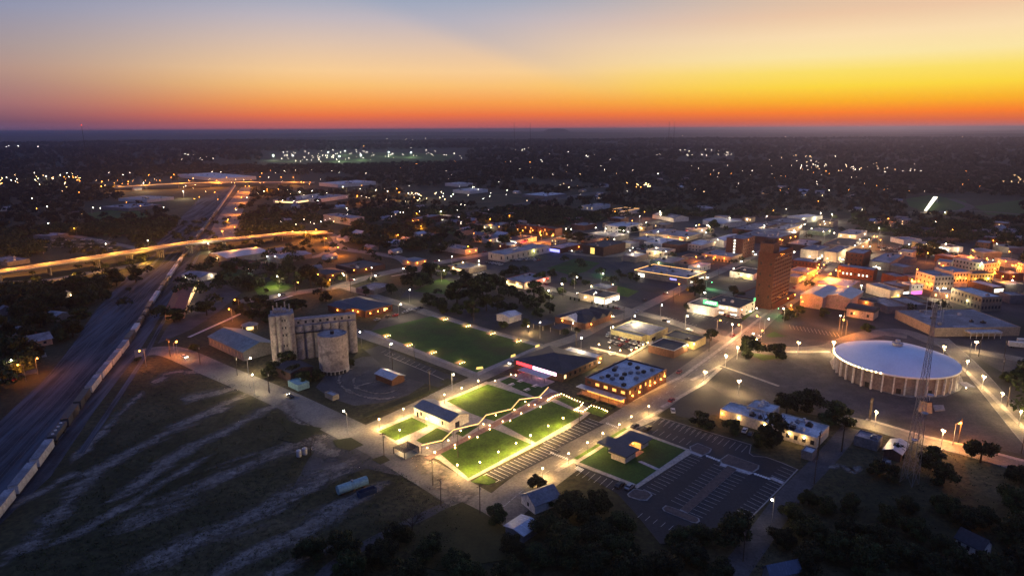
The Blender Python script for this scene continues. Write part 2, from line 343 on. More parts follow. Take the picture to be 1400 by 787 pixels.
def finish_labels():
    groups = {}
    for o, ph, px, py in AUTO:
        b = min(LM, key=lambda l: (l[0]-px)**2+(1.6*(l[1]-py))**2)
        dx, dy = px-b[0], py-b[1]
        rel = ('left of' if dx < 0 else 'right of') if abs(dx) > 1.6*abs(dy) else ('behind' if dy < 0 else 'in front of')
        groups.setdefault((ph, rel, b[2]), []).append((px, o))
    for (ph, rel, lm), L in groups.items():
        L.sort(key=lambda t: t[0]); n = len(L)
        for i, (_, o) in enumerate(L):
            s = '%s %s %s' % (ph, rel, lm)
            if n > 1: s += ', leftmost' if i == 0 else ', rightmost' if i == n-1 else ', %s from left' % ORD[min(i, len(ORD)-1)]
            o['label'] = s
# ------------------------------------------------------------------ ground
def fbm(x, y):
    return (np.sin(x*.0011+1.3)*np.cos(y*.0009-.4)+.5*np.sin(x*.0023-y*.0017+2.1)+.3*np.sin(x*.0051+y*.0043))/1.8
def ground_height(x, y):
    d = np.hypot(x, y); z = np.zeros_like(d)
    k = np.clip((d-2400)/2500, 0, 1); z += k*9*fbm(x, y)
    for dc, wd, hh, ph in ((3900, 500, 13, 0.0), (6000, 700, 26, 1.7), (9500, 1200, 42, 3.1), (15500, 2500, 62, .6), (26000, 5000, 60, 2.2)):
        a = np.arctan2(x, y); dd = d + wd*.8*np.sin(a*5+ph) + wd*.35*np.sin(a*13+ph*2)
        z += hh*(.62+.38*np.sin(a*7+ph*3)) * np.exp(-((dd-dc)/wd)**2) * np.clip((d-2600)/1500, 0, 1)
    mesa = 0*np.exp(-((x-1330)/330)**8) * np.exp(-((y-17500)/1200)**2)
    return z 
rs = np.concatenate([np.linspace(20, 2400, 60), np.geomspace(2450, 42000, 190)])
th = np.linspace(-math.pi, math.pi, 361)
RR, TT = np.meshgrid(rs, th, indexing='ij'); XX = RR*np.sin(TT); YY = RR*np.cos(TT); ZZ = ground_height(XX, YY)
vv = [(0, 0, 0)] + list(zip(XX[:, :-1].ravel(), YY[:, :-1].ravel(), ZZ[:, :-1].ravel())); nn = 360
ff = [(0, 1+(k+1) % nn, 1+k) for k in range(nn)]
for j in range(len(rs)-1):
    for k in range(nn): ff.append((1+j*nn+k, 1+j*nn+(k+1) % nn, 1+(j+1)*nn+(k+1) % nn, 1+(j+1)*nn+k))
g = MB(); g.v = vv; g.f = ff
go = g.build('ground', 'ground', smooth=True); tag(go, kind='structure')
JK = [0]
def J():
    JK[0] += 1; return JK[0]*.0006
def sheet(name, z, pts, m, lvl):
    lvl += J()
    b = MB(); p = [GZ(z, q) for q in pts]
    a = sum(p[k].x*p[(k+1) % len(p)].y-p[(k+1) % len(p)].x*p[k].y for k in range(len(p)))
    if a < 0: p = p[::-1]
    b.poly([(q.x, q.y, lvl) for q in p]); return tag(b.build(name, m), kind='structure')
def slab(name, z, pts, m, z1=.14):
    z1 += J()
    b = MB(); p = [GZ(z, q) for q in pts]; b.prism([(q.x, q.y) for q in p], .0, z1); return tag(b.build(name, m), kind='structure')
def smoothline(P, n=6):
    out = []
    for i in range(len(P)-1):
        p0 = P[max(i-1, 0)]; p1 = P[i]; p2 = P[i+1]; p3 = P[min(i+2, len(P)-1)]
        for k in range(n):
            t = k/n; out.append(.5*((2*p1)+(p2-p0)*t+(2*p0-5*p1+4*p2-p3)*t*t+(3*p1-p0-3*p2+p3)*t**3))
    out.append(P[-1]); return out
def strip_pts(P, wd):
    L, R = [], []
    for i, p in enumerate(P):
        d = (P[min(i+1, len(P)-1)]-P[max(i-1, 0)]); d = Vector((d.x, d.y, 0)).normalized(); q = Vector((-d.y, d.x, 0))
        ww = wd[i]/2 if isinstance(wd, list) else wd/2
        L.append(p+q*ww); R.append(p-q*ww)
    return L, R
def road(z, pts, wd, lvl, m='street', name='road', kerbs=False, line=None, smooth=True):
    lvl += J()
    P = [GZ(z, q) for q in pts]
    if smooth: P = smoothline(P)
    L, R = strip_pts(P, wd); b = MB(); n = len(P)
    b.v = [(p.x, p.y, lvl) for p in R] + [(p.x, p.y, lvl) for p in L]
    b.f = [(i, i+1, n+i+1, n+i) for i in range(n-1)]
    o = tag(b.build(name, m), kind='structure')
    uv = o.data.uv_layers.new(name='UVMap')
    for lp in o.data.loops: uv.data[lp.index].uv = ((lp.vertex_index % n)/(n-1), 0.0 if lp.vertex_index < n else 1.0)
    if kerbs:
        kb = MB()
        for E in strip_pts(P, wd+.3):
            for i in range(n-1):
                a, c = E[i], E[i+1]; d = (c-a).normalized()*.001; q = Vector((-d.y, d.x, 0)).normalized()*.16
                kb.prism([(a-q).to_2d(), (c-q).to_2d(), (c+q).to_2d(), (a+q).to_2d()], 0, .15)
        tag(kb.build('kerb', 'kerb'), kind='structure')
    if line:
        lb = MB(); d = 0
        for i in range(n-1):
            a, c = P[i], P[i+1]; s = (c-a).length; u = (c-a).normalized(); q = Vector((-u.y, u.x, 0))*.09; t = 0
            while t < s:
                e = min(s, t+3.0) if line == 'dash' else s
                A, B = a+u*t, a+u*e
                lb.poly([(A.x+q.x, A.y+q.y, lvl+.02), (A.x-q.x, A.y-q.y, lvl+.02), (B.x-q.x, B.y-q.y, lvl+.02), (B.x+q.x, B.y+q.y, lvl+.02)])
                t = t+9 if line == 'dash' else s
        tag(lb.build('road_marking', 'paint_faded'), kind='structure')
    return P
# broad surfaces
sheet('town_ground', 'F', [(505, 455), (560, 392), (640, 356), (700, 338), (770, 318), (830, 300), (930, 292), (1130, 296), (1260, 320), (1400, 335), (1470, 350), (1480, 640), (1400, 625), (1310, 606), (1190, 578), (1115, 560), (1030, 575), (905, 556), (862, 550), (800, 520), (735, 478), (650, 510)], 'town_ground', .02)
sheet('rail_yard', 'F', [(-30, 745), (-90, 700), (-40, 610), (0, 575), (80, 500), (130, 425), (190, 360), (245, 300), (272, 272), (296, 262), (321, 252), (326, 254), (296, 305), (262, 355), (215, 440), (186, 487), (130, 560), (70, 650)], 'ballast', .03)
sheet('dirt_lot', 'F', [(455, 585), (500, 588), (600, 655), (640, 690), (590, 672), (545, 645), (500, 640), (450, 655), (400, 668), (420, 630)], 'gravel', .012)
sheet('gravel_yard', 'V', [(0, 640), (190, 560), (330, 545), (600, 690), (560, 730), (470, 787), (330, 830), (150, 850), (0, 800), (-80, 740)], 'gravel', .025)
sheet('parking_lot', 'V', [(215, 520), (300, 490), (470, 560), (700, 660), (780, 690), (650, 740), (480, 690), (330, 620)], 'asphalt', .045)
sheet('yard', 'F', [(215, 470), (262, 450), (300, 425), (330, 400), (300, 385), (268, 384), (250, 425), (228, 448)], 'gravel', .02)
sheet('coliseum_lot', 'K', [(-600, 200), (-480, 110), (-250, 190), (0, 175), (120, 175), (300, 130), (560, 150), (760, 200), (860, 320), (960, 420), (1190, 640), (1190, 790), (880, 740), (600, 680), (370, 610), (200, 600), (-60, 560), (-330, 420)], 'gravel', .03)
slab('arena_apron', 'K', [(135, 290), (150, 330), (230, 385), (370, 440), (520, 478), (640, 490), (760, 478), (835, 445), (858, 410), (840, 370), (700, 300), (400, 230), (180, 245)], 'concrete_grey', .12)
sheet('parking_lot', 'F', [(905, 532), (935, 513), (975, 530), (1000, 548), (960, 575), (925, 568)], 'asphalt', .05)
sheet('parking_lot', 'F', [(862, 548), (905, 534), (948, 515), (914, 530)], 'asphalt', .05)
sheet('parking_lot', 'Z2', [(980, 380), (1060, 325), (1250, 370), (1100, 420)], 'lot_asphalt', .05)
sheet('parking_lot', 'Z4', [(0, 480), (190, 485), (560, 555), (500, 600), (260, 570), (0, 530)], 'asphalt', .05)
sheet('parking_lot', 'Z4', [(790, 560), (860, 545), (1100, 590), (1240, 620), (1200, 655), (1000, 655), (860, 620), (800, 590)], 'lot_asphalt', .05)
sheet('parking_lot', 'Z3', [(330, 500), (780, 600), (870, 560), (420, 465)], 'lot_asphalt', .05)
sheet('parking_lot', 'Z2', [(430, 60), (560, 90), (780, 110), (900, 170), (1000, 250), (800, 240), (700, 200), (560, 110), (420, 90)], 'lot_asphalt', .05)
sheet('parking_lot', 'K', [(780, 215), (900, 205), (1190, 270), (1190, 420), (960, 290)], 'gravel', .05)
for pts in ([(430, 180), (620, 115), (790, 145), (700, 200), (600, 230)],): sheet('lawn', 'Z2', pts, 'dark_lawn', .06)
sheet('lawn', 'Z2', [(870, 290), (1050, 335), (975, 375), (925, 365)], 'lawn', .06)
sheet('lawn', 'Z2', [(740, 405), (830, 415), (1040, 465), (960, 470), (850, 440)], 'lawn', .06)
sheet('lawn', 'Z1', [(120, 780), (300, 690), (460, 730), (380, 800)], 'dark_lawn', .06)
sheet('lawn', 'Z1', [(330, 370), (500, 350), (560, 390), (400, 410)], 'dark_lawn', .06)
sheet('lawn', 'Z8', [(250, 720), (400, 660), (560, 700), (480, 745), (300, 790)], 'lawn', .06)
sheet('lawn', 'T', [(400, 120), (520, 110), (600, 150), (420, 170)], 'dark_lawn', .06)
sheet('lawn', 'Z4', [(560, 520), (640, 470), (715, 478), (600, 545)], 'lawn', .06)
sheet('lawn', 'Z4', [(720, 630), (780, 605), (860, 640), (740, 645)], 'dark_lawn', .06)
sheet('lawn', 'Z4', [(560, 740), (880, 780), (700, 800)], 'dark_lawn', .06)
sheet('meadow', 'd', [(740, 440), (870, 420), (1060, 450), (1080, 480), (1000, 512), (860, 512), (760, 480)], 'dark_lawn', .06)
sheet('meadow', 'd', [(1110, 480), (1400, 440), (1440, 540), (1180, 525)], 'dark_lawn', .06)
sheet('playing_field', 'b', [(40, 225), (120, 200), (420, 205), (700, 190), (900, 195), (1080, 205), (1000, 245), (620, 260), (300, 240), (60, 245)], 'dark_lawn', .4)
sheet('clearing', 'a', [(440, 520), (700, 490), (880, 560), (760, 620), (560, 640)], 'dark_lawn', .04)
sheet('grass_bank', 'R', [(0, 150), (500, 90), (880, 0), (1000, 10), (940, 60), (560, 140), (0, 220)], 'rough_grass', .03)
# roads
road('F', [(184, 484), (232, 480), (300, 508), (370, 537), (430, 565), (515, 607), (590, 650), (660, 692), (700, 712)], 15, .07)
road('F', [(684, 696), (745, 647), (835, 588), (900, 545), (960, 500), (1008, 465), (1055, 423), (1105, 390), (1130, 364), (1172, 333), (1200, 318)], 16, .09, line='dash')
road('F', [(478, 600), (585, 549), (665, 512), (735, 479), (790, 460), (822, 444), (853, 432), (900, 410), (940, 390), (995, 366), (1060, 335), (1100, 315)], 9, .08)
road('F', [(438, 434), (491, 456), (564, 481), (651, 513)], 9, .085)
road('F', [(470, 392), (537, 412), (592, 430), (647, 448), (742, 475), (775, 492)], 9, .075)
road('F', [(325, 412), (342, 411), (413, 399), (454, 393), (500, 380), (560, 366), (640, 352), (720, 335), (800, 318)], 13, .07)
road('F', [(560, 366), (607, 372), (700, 382), (780, 402), (867, 426), (906, 436), (1000, 466), (1075, 478), (1140, 474)], 9, .075)
road('F', [(1000, 466), (1075, 478), (1135, 476)], 11, .095)
road('F', [(1140, 470), (1225, 452), (1284, 470), (1355, 484), (1420, 496)], 10, .073)
road('F', [(1284, 462), (1330, 505), (1400, 588), (1430, 620)], 9, .078, kerbs=True)
road('F', [(1140, 573), (1184, 580), (1262, 602), (1324, 617), (1420, 645)], 9, .072, kerbs=True)
road('F', [(1165, 585), (1130, 625), (1083, 674), (1045, 725), (1005, 780), (985, 810)], 7.5, .055, m='gravel')
road('F', [(640, 694), (614, 690), (560, 714), (500, 744), (452, 775), (430, 800)], 4, .04, m='gravel')
road('F', [(258, 461), (307, 439), (352, 419), (400, 404)], 2.2, .1, m='pale_concrete', name='path')
road('F', [(300, 330), (312, 300), (326, 276), (340, 256)], [30]*19, .07, m='street')
road('F', [(-40, 500), (0, 495), (63, 484)], 11, .07); road('F', [(-40, 520), (0, 516), (50, 507)], 8, .06)
road('F', [(100, 322), (140, 330), (190, 340)], 10, .05)
road('F', [(590, 306), (640, 293), (690, 283), (760, 272), (825, 262)], 26, .07, m='gravel')
road('F', [(560, 362), (545, 352), (500, 345), (470, 340), (455, 330)], 12, .06)
road('F', [(1210, 405), (1180, 392), (1130, 400)], 9, .073)
road('F', [(1140, 356), (1200, 350), (1260, 348), (1330, 352), (1420, 372)], 22, .06)
road('F', [(1280, 420), (1290, 400), (1330, 385), (1400, 375)], 12, .065)
road('F', [(1230, 290), (1270, 290), (1310, 288), (1360, 290), (1420, 296)], 12, .05, m='gravel'); road('F', [(1300, 272), (1322, 280), (1325, 284), (1310, 289)], 12, .06, m='gravel')
road('F', [(1130, 476), (1165, 462), (1195, 455), (1240, 460)], 9, .074)
road('F', [(940, 390), (990, 400), (1045, 415)], 9, .076)
road('F', [(860, 350), (905, 362), (960, 376)], 9, .066)
road('F', [(760, 345), (830, 350), (880, 342), (960, 330), (1050, 318)], 11, .064)
# dirt tracks in the field
for pts, wd in (([(129, 694.6), (187, 663), (250, 616.6), (308, 589), (374.6, 554), (405, 540)], 8), ([(125, 733), (203, 702), (273, 667), (320, 644), (400, 612), (470, 588)], 13),
                ([(140, 800), (250, 749), (343, 706), (400, 675), (450, 648), (520, 612)], 13), ([(270, 800), (351, 753), (400, 730), (470, 690), (540, 655)], 10),
                ([(-20, 790), (70, 714), (129, 648), (218.5, 597), (312, 550), (345, 535)], 9), ([(207, 530), (234, 509), (289, 511), (335, 527)], 7), ([(240, 548), (300, 535), (343, 523)], 12),
                ([(385, 545), (405, 575), (430, 605), (470, 630)], 7), ([(90, 640), (150, 580), (200, 530)], 5), ([(0, 700), (60, 670), (110, 640)], 5), ([(350, 800), (420, 760), (470, 735)], 6),
                ([(1130, 640), (1150, 637), (1165, 643), (1178, 635)], 4), ([(560, 610), (600, 650), (640, 690)], 9), ([(60, 750), (160, 700), (230, 655), (300, 615)], 5)):
    road('F', pts, wd*1.5, .045+random.random()*.01, m='dirt_track', name='dirt_track')
sheet('dirt_lot', 'F', [(500, 600), (530, 618), (560, 640), (545, 650), (500, 640), (470, 636), (440, 640), (462, 608)], 'gravel', .03)
for pts, wd in (([(500, 500), (470, 508), (465, 525), (490, 540), (530, 545), (560, 535)], 3), ([(505, 510), (485, 516), (488, 530), (520, 538), (550, 530)], 2.5), ([(480, 530), (520, 520), (560, 518)], 3)):
    road('F', pts, wd*1.4, .09, m='dirt_track', name='dirt_track')
# park block
slab('pavement', 'A', [(135, 470), (735, 207), (885, 160), (1090, 250), (1180, 290), (1300, 360), (1250, 400), (1180, 450), (630, 737), (470, 620), (405, 600), (330, 590)], 'concrete', .10)
def lawn(z, pts, m='lawn'): return slab('lawn', z, pts, m, .16)
lawn('A', [(145, 472), (325, 395), (418, 440), (240, 520)]); lawn('A', [(350, 520), (460, 452), (548, 488), (490, 530), (400, 545)])
lawn('A', [(515, 308), (735, 218), (985, 298), (900, 345), (770, 415), (700, 395), (640, 372)]); lawn('A', [(800, 203), (880, 168), (1060, 232), (998, 290)], 'dark_lawn')
lawn('A', [(560, 480), (640, 445), (690, 440), (600, 500)], 'dark_lawn')
lawn('A', [(475, 588), (762, 455), (968, 540), (632, 722)]); lawn('B', [(22, 590), (290, 467), (462, 540), (205, 688)])
lawn('B', [(300, 448), (345, 432), (455, 485), (415, 503)]); lawn('B', [(475, 520), (512, 492), (598, 525), (563, 550)])
lawn('A', [(645, 742), (715, 702), (782, 740), (738, 757)])
slab('promenade', 'A', [(390, 612), (455, 582), (760, 428), (1075, 262), (1120, 262), (1130, 290), (1060, 300), (770, 450), (470, 598), (425, 622)], 'brick_paving', .18)
slab('path', 'A', [(325, 590), (345, 600), (445, 552), (425, 545)][:4], 'concrete', .17)
slab('lawn', 'V', [(250, 405), (610, 316), (1240, 496), (880, 652)], 'dark_lawn', .12)
for pts in ([(205, 398), (250, 405), (880, 652), (870, 662), (215, 412)], [(880, 652), (1240, 496), (1255, 503), (890, 672)], [(610, 316), (620, 308), (1260, 488), (1240, 496)]): slab('pavement', 'V', pts, 'concrete_grey', .10)
# the pavilion block and its parking lot
slab('pavement', 'D', [(100, 275), (400, 90), (545, 35), (560, 45), (425, 105), (720, 215), (735, 232), (435, 425), (425, 415), (100, 290)], 'concrete', .11)
slab('lawn', 'D', [(125, 283), (400, 112), (698, 218), (433, 402)], 'dark_lawn', .15)
slab('lawn', 'D', [(95, 262), (370, 98), (385, 105), (115, 270)], 'lawn', .16)
slab('path', 'D', [(265, 196), (290, 188), (345, 212), (325, 220)], 'concrete', .17); slab('path', 'D', [(440, 280), (460, 276), (555, 318), (540, 326)], 'pale_concrete', .17)
lot = slab('parking_lot', 'D', [(545, 40), (1050, 190), (1045, 230), (1135, 255), (1230, 290), (1300, 322), (1045, 585), (990, 640), (870, 665), (770, 735), (560, 720), (430, 560), (330, 450), (130, 335), (100, 290), (425, 425), (735, 232), (425, 105)], 'lot_asphalt', .06)
def stalls(z, a, b, n, vec, m='paint_faded', lvl=.08, wd=.14):       # n lines from a to b, each running along vec (pixels of the zoom)
    lvl += J()+.06
    bb = MB(); A, B = GZ(z, a), GZ(z, b); V = GZ(z, (a[0]+vec[0], a[1]+vec[1]))-A
    for i in range(n):
        p = A.lerp(B, i/(n-1)); q = p+V; d = V.normalized(); s = Vector((-d.y, d.x, 0))*wd/2
        bb.poly([(p.x-s.x, p.y-s.y, lvl), (q.x-s.x, q.y-s.y, lvl), (q.x+s.x, q.y+s.y, lvl), (p.x+s.x, p.y+s.y, lvl)])
    return tag(bb.build('stall_marking', m), kind='structure')
stalls('D', (560, 45), (1030, 195), 17, (-38, 28)); stalls('D', (520, 128), (700, 190), 6, (30, -22)); stalls('D', (150, 322), (340, 395), 7, (-40, 34))
stalls('D', (470, 428), (725, 240), 15, (68, 30)); stalls('D', (690, 520), (930, 305), 15, (-70, -32)); stalls('D', (718, 552), (965, 330), 15, (72, 30))
stalls('D', (1045, 575), (1210, 410), 11, (-70, -34)); stalls('D', (1300, 322), (1235, 385), 5, (-75, -30)); stalls('D', (440, 580), (650, 665), 6, (26, -22))
for pts, m in (([(718, 200), (762, 180), (840, 212), (828, 232), (790, 248), (722, 222)], 'island_paving'), ([(880, 270), (925, 240), (1095, 300), (1092, 318), (1060, 340), (888, 288)], 'island_paving'),
            ([(1145, 370), (1160, 360), (1235, 392), (1222, 404)], 'pale_concrete'), ([(570, 530), (590, 515), (640, 530), (770, 585), (775, 600), (760, 612), (735, 608), (580, 545)], 'island_paving'),
            ([(382, 455), (420, 425), (500, 440), (520, 460), (490, 490), (450, 488), (390, 468)], 'island_paving'), ([(665, 540), (925, 300), (975, 320), (705, 560)], 'island_paving')):
    p = [GZ('D', q) for q in pts]; c = sum(p, Vector())/len(p)
    jj = J(); b = MB(); b.prism([q.to_2d() for q in p], 0, .19+jj); tag(b.build('kerb', 'kerb'), kind='structure')
    b = MB(); b.prism([(c+(q-c)*(1-.55/max(1, (q-c).length))).to_2d() for q in p], 0, .23+jj); tag(b.build('planting_island', m), kind='structure')
for pts in ([(725, 222), (790, 248), (780, 254), (720, 232)], [(888, 288), (1060, 342), (1040, 350), (880, 300)]): slab('pavement', 'D', pts, 'pale_concrete', .18)
road('D', [(545, 38), (1050, 190), (1040, 235), (1060, 250), (1130, 256), (1230, 292), (1300, 322), (1200, 428), (1045, 585)], .5, .17, m='kerb', name='kerb', smooth=False)
for a, b in (((812, 245), (872, 268)), ((1070, 342), (1142, 366))): stalls('D', a, b, 6, (5, 10), 'paint', .085, 1.0)
stalls('D', (120, 305), (150, 320), 5, (-18, 14), 'paint', .085, .45); stalls('A', (725, 700), (1035, 548), 16, (78, 36), 'paint', .12, .16); stalls('B', (245, 690), (490, 560), 13, (72, 30), 'paint', .12, .16)
stalls('A', (730, 700), (795, 735), 2, (-18, 10), 'paint', .12, .2)
sheet('parking_lot', 'A', [(725, 698), (1045, 542), (1130, 580), (805, 742)], 'asphalt', .11)
sheet('parking_lot', 'B', [(238, 695), (490, 557), (575, 590), (310, 728)], 'asphalt', .11)
stalls('A', (1080, 585), (1160, 612), 8, (-4, 6), 'paint', .12, .4); stalls('B', (590, 582), (650, 605), 8, (-5, 7), 'paint', .12, .4); stalls('B', (290, 740), (380, 775), 9, (-6, 8), 'paint', .12, .4)
stalls('Z4', (20, 495), (260, 560), 12, (-24, 12), lvl=.07); stalls('Z4', (880, 560), (1200, 615), 14, (14, 30), lvl=.07); stalls('V', (340, 520), (640, 640), 11, (-30, 16), lvl=.07)
stalls('Z4', (220, 480), (500, 545), 12, (-18, 9), lvl=.07); stalls('B', (870, 555), (1180, 655), 12, (-20, 15), lvl=.09)
for a, pts in (('F', [(863, 548), (934, 514), (1000, 466), (1048, 428)]), ('F', [(905, 557), (962, 524), (985, 503)]), ('F', [(760, 644), (862, 584), (905, 560)]), ('F', [(945, 520), (985, 500), (1020, 512), (1065, 528)]), ('F', [(1075, 481), (1135, 481)]),
               ('F', [(1184, 573), (1262, 596), (1324, 610), (1400, 630)]), ('F', [(1312, 500), (1345, 530), (1400, 586)]), ('F', [(515, 588), (667, 522)]), ('F', [(535, 378), (600, 366)])):
    road(a, pts, 2.0, .13, m='concrete', name='pavement', smooth=False)
road('V', [(330, 545), (560, 640), (740, 720), (600, 790)], .5, .1, m='kerb', name='kerb', smooth=False)
slab('grass_verge', 'A', [(60, 380), (440, 225), (470, 245), (70, 400)], 'rough_grass', .1); slab('grass_verge', 'A', [(475, 205), (520, 185), (560, 205), (520, 225)], 'rough_grass', .1)
slab('grass_verge', 'F', [(600, 700), (632, 686), (660, 700), (690, 720), (720, 760), (600, 780), (560, 770), (575, 720)], 'rough_grass', .09)
for p in ([(385, 590), (420, 598), (405, 606), (380, 600)], [(455, 602), (480, 598), (497, 608), (478, 616), (460, 612)], [(508, 628), (525, 622), (533, 629), (520, 635)], [(380, 570), (410, 580), (440, 585), (420, 600), (392, 590)]): slab('grass_patch', 'F', p, 'rough_grass', .08)
# railway tracks
def track(pts, lvl=.25):
    lvl += J()
    P = smoothline([G(*q) for q in pts], 8); b = MB(); t = MB()
    for L in strip_pts(P, 1.5):
        for i in range(len(L)-1):
            a, c = L[i], L[i+1]; d = (c-a).normalized(); q = Vector((-d.y, d.x, 0))*.07
            b.poly([(a.x-q.x, a.y-q.y, lvl), (c.x-q.x, c.y-q.y, lvl), (c.x+q.x, c.y+q.y, lvl), (a.x+q.x, a.y+q.y, lvl)])
    L, R = strip_pts(P, 2.6)
    for i in range(len(P)-1):
        t.poly([(R[i].x, R[i].y, lvl-.15), (R[i+1].x, R[i+1].y, lvl-.15), (L[i+1].x, L[i+1].y, lvl-.15), (L[i].x, L[i].y, lvl-.15)])
    tag(t.build('track_bed', 'ballast'), kind='structure'); tag(b.build('railway_track', 'rail_steel'), kind='structure'); return P
TRAIN = [(-40, 760), (-10, 718), (40, 655), (75, 607), (130, 530), (178, 468), (215, 408), (262, 338), (290, 300), (322, 254)]
tp = track(TRAIN)
for pts in ([(-60, 700), (30, 600), (100, 520), (170, 430), (230, 350), (275, 300), (318, 255)], [(-80, 660), (0, 590), (80, 500), (140, 425), (200, 360), (250, 312), (296, 274)], [(-60, 730), (0, 655), (90, 550), (160, 465), (210, 390), (255, 330), (300, 280)], [(-90, 680), (0, 612), (90, 510), (150, 435), (215, 355), (262, 304)]): track(pts, .22)
track([(110, 620), (190, 500), (215, 455), (250, 390), (290, 310)], .24)
print('ground ok', len(bpy.data.objects))
# ------------------------------------------------------------------ buildings
SNAP = 48.0
def fit(z, L, Nn, R, h, snap=True):
    l, n, r = GZ(z, L, h), GZ(z, Nn, h), GZ(z, R, h)
    a1 = math.degrees(math.atan2(r.y-n.y, r.x-n.x)); a2 = math.degrees(math.atan2(l.y-n.y, l.x-n.x))-90
    w1, d1 = (r-n).length, (l-n).length
    a = (a1*w1 + a2*d1)/(w1+d1)
    if snap and abs(a-SNAP) < 14: a = SNAP
    w1 *= max(.6, math.cos(rad(a-a1))); d1 *= max(.6, math.cos(rad(a-a2)))
    return Vector((n.x, n.y, 0)), rad(a), max(3, w1), max(3, d1)
BUILT = []
def windows(parent, face, ln, rows, z0s, hts, cols, ww, m, m2=None, frac=0, x0=None, x1=None):
    # face 'R': y=0 plane running +x ; face 'L': x=0 plane running +y.  lit windows take m2 with probability frac
    x0 = ln/(cols+1)*.6 if x0 is None else x0; x1 = ln-x0 if x1 is None else x1
    for r in range(rows):
        for c in range(cols):
            u = (x0+x1)/2 if cols == 1 else x0+(x1-x0)*c/(cols-1)
            b = MB()
            if face == 'R': b.box(u-ww/2, u+ww/2, -.06, .04, z0s[r], z0s[r]+hts[r])
            else: b.box(-.06, .04, u-ww/2, u+ww/2, z0s[r], z0s[r]+hts[r])
            b.build('window', m2 if (m2 and random.random() < frac) else m, parent)
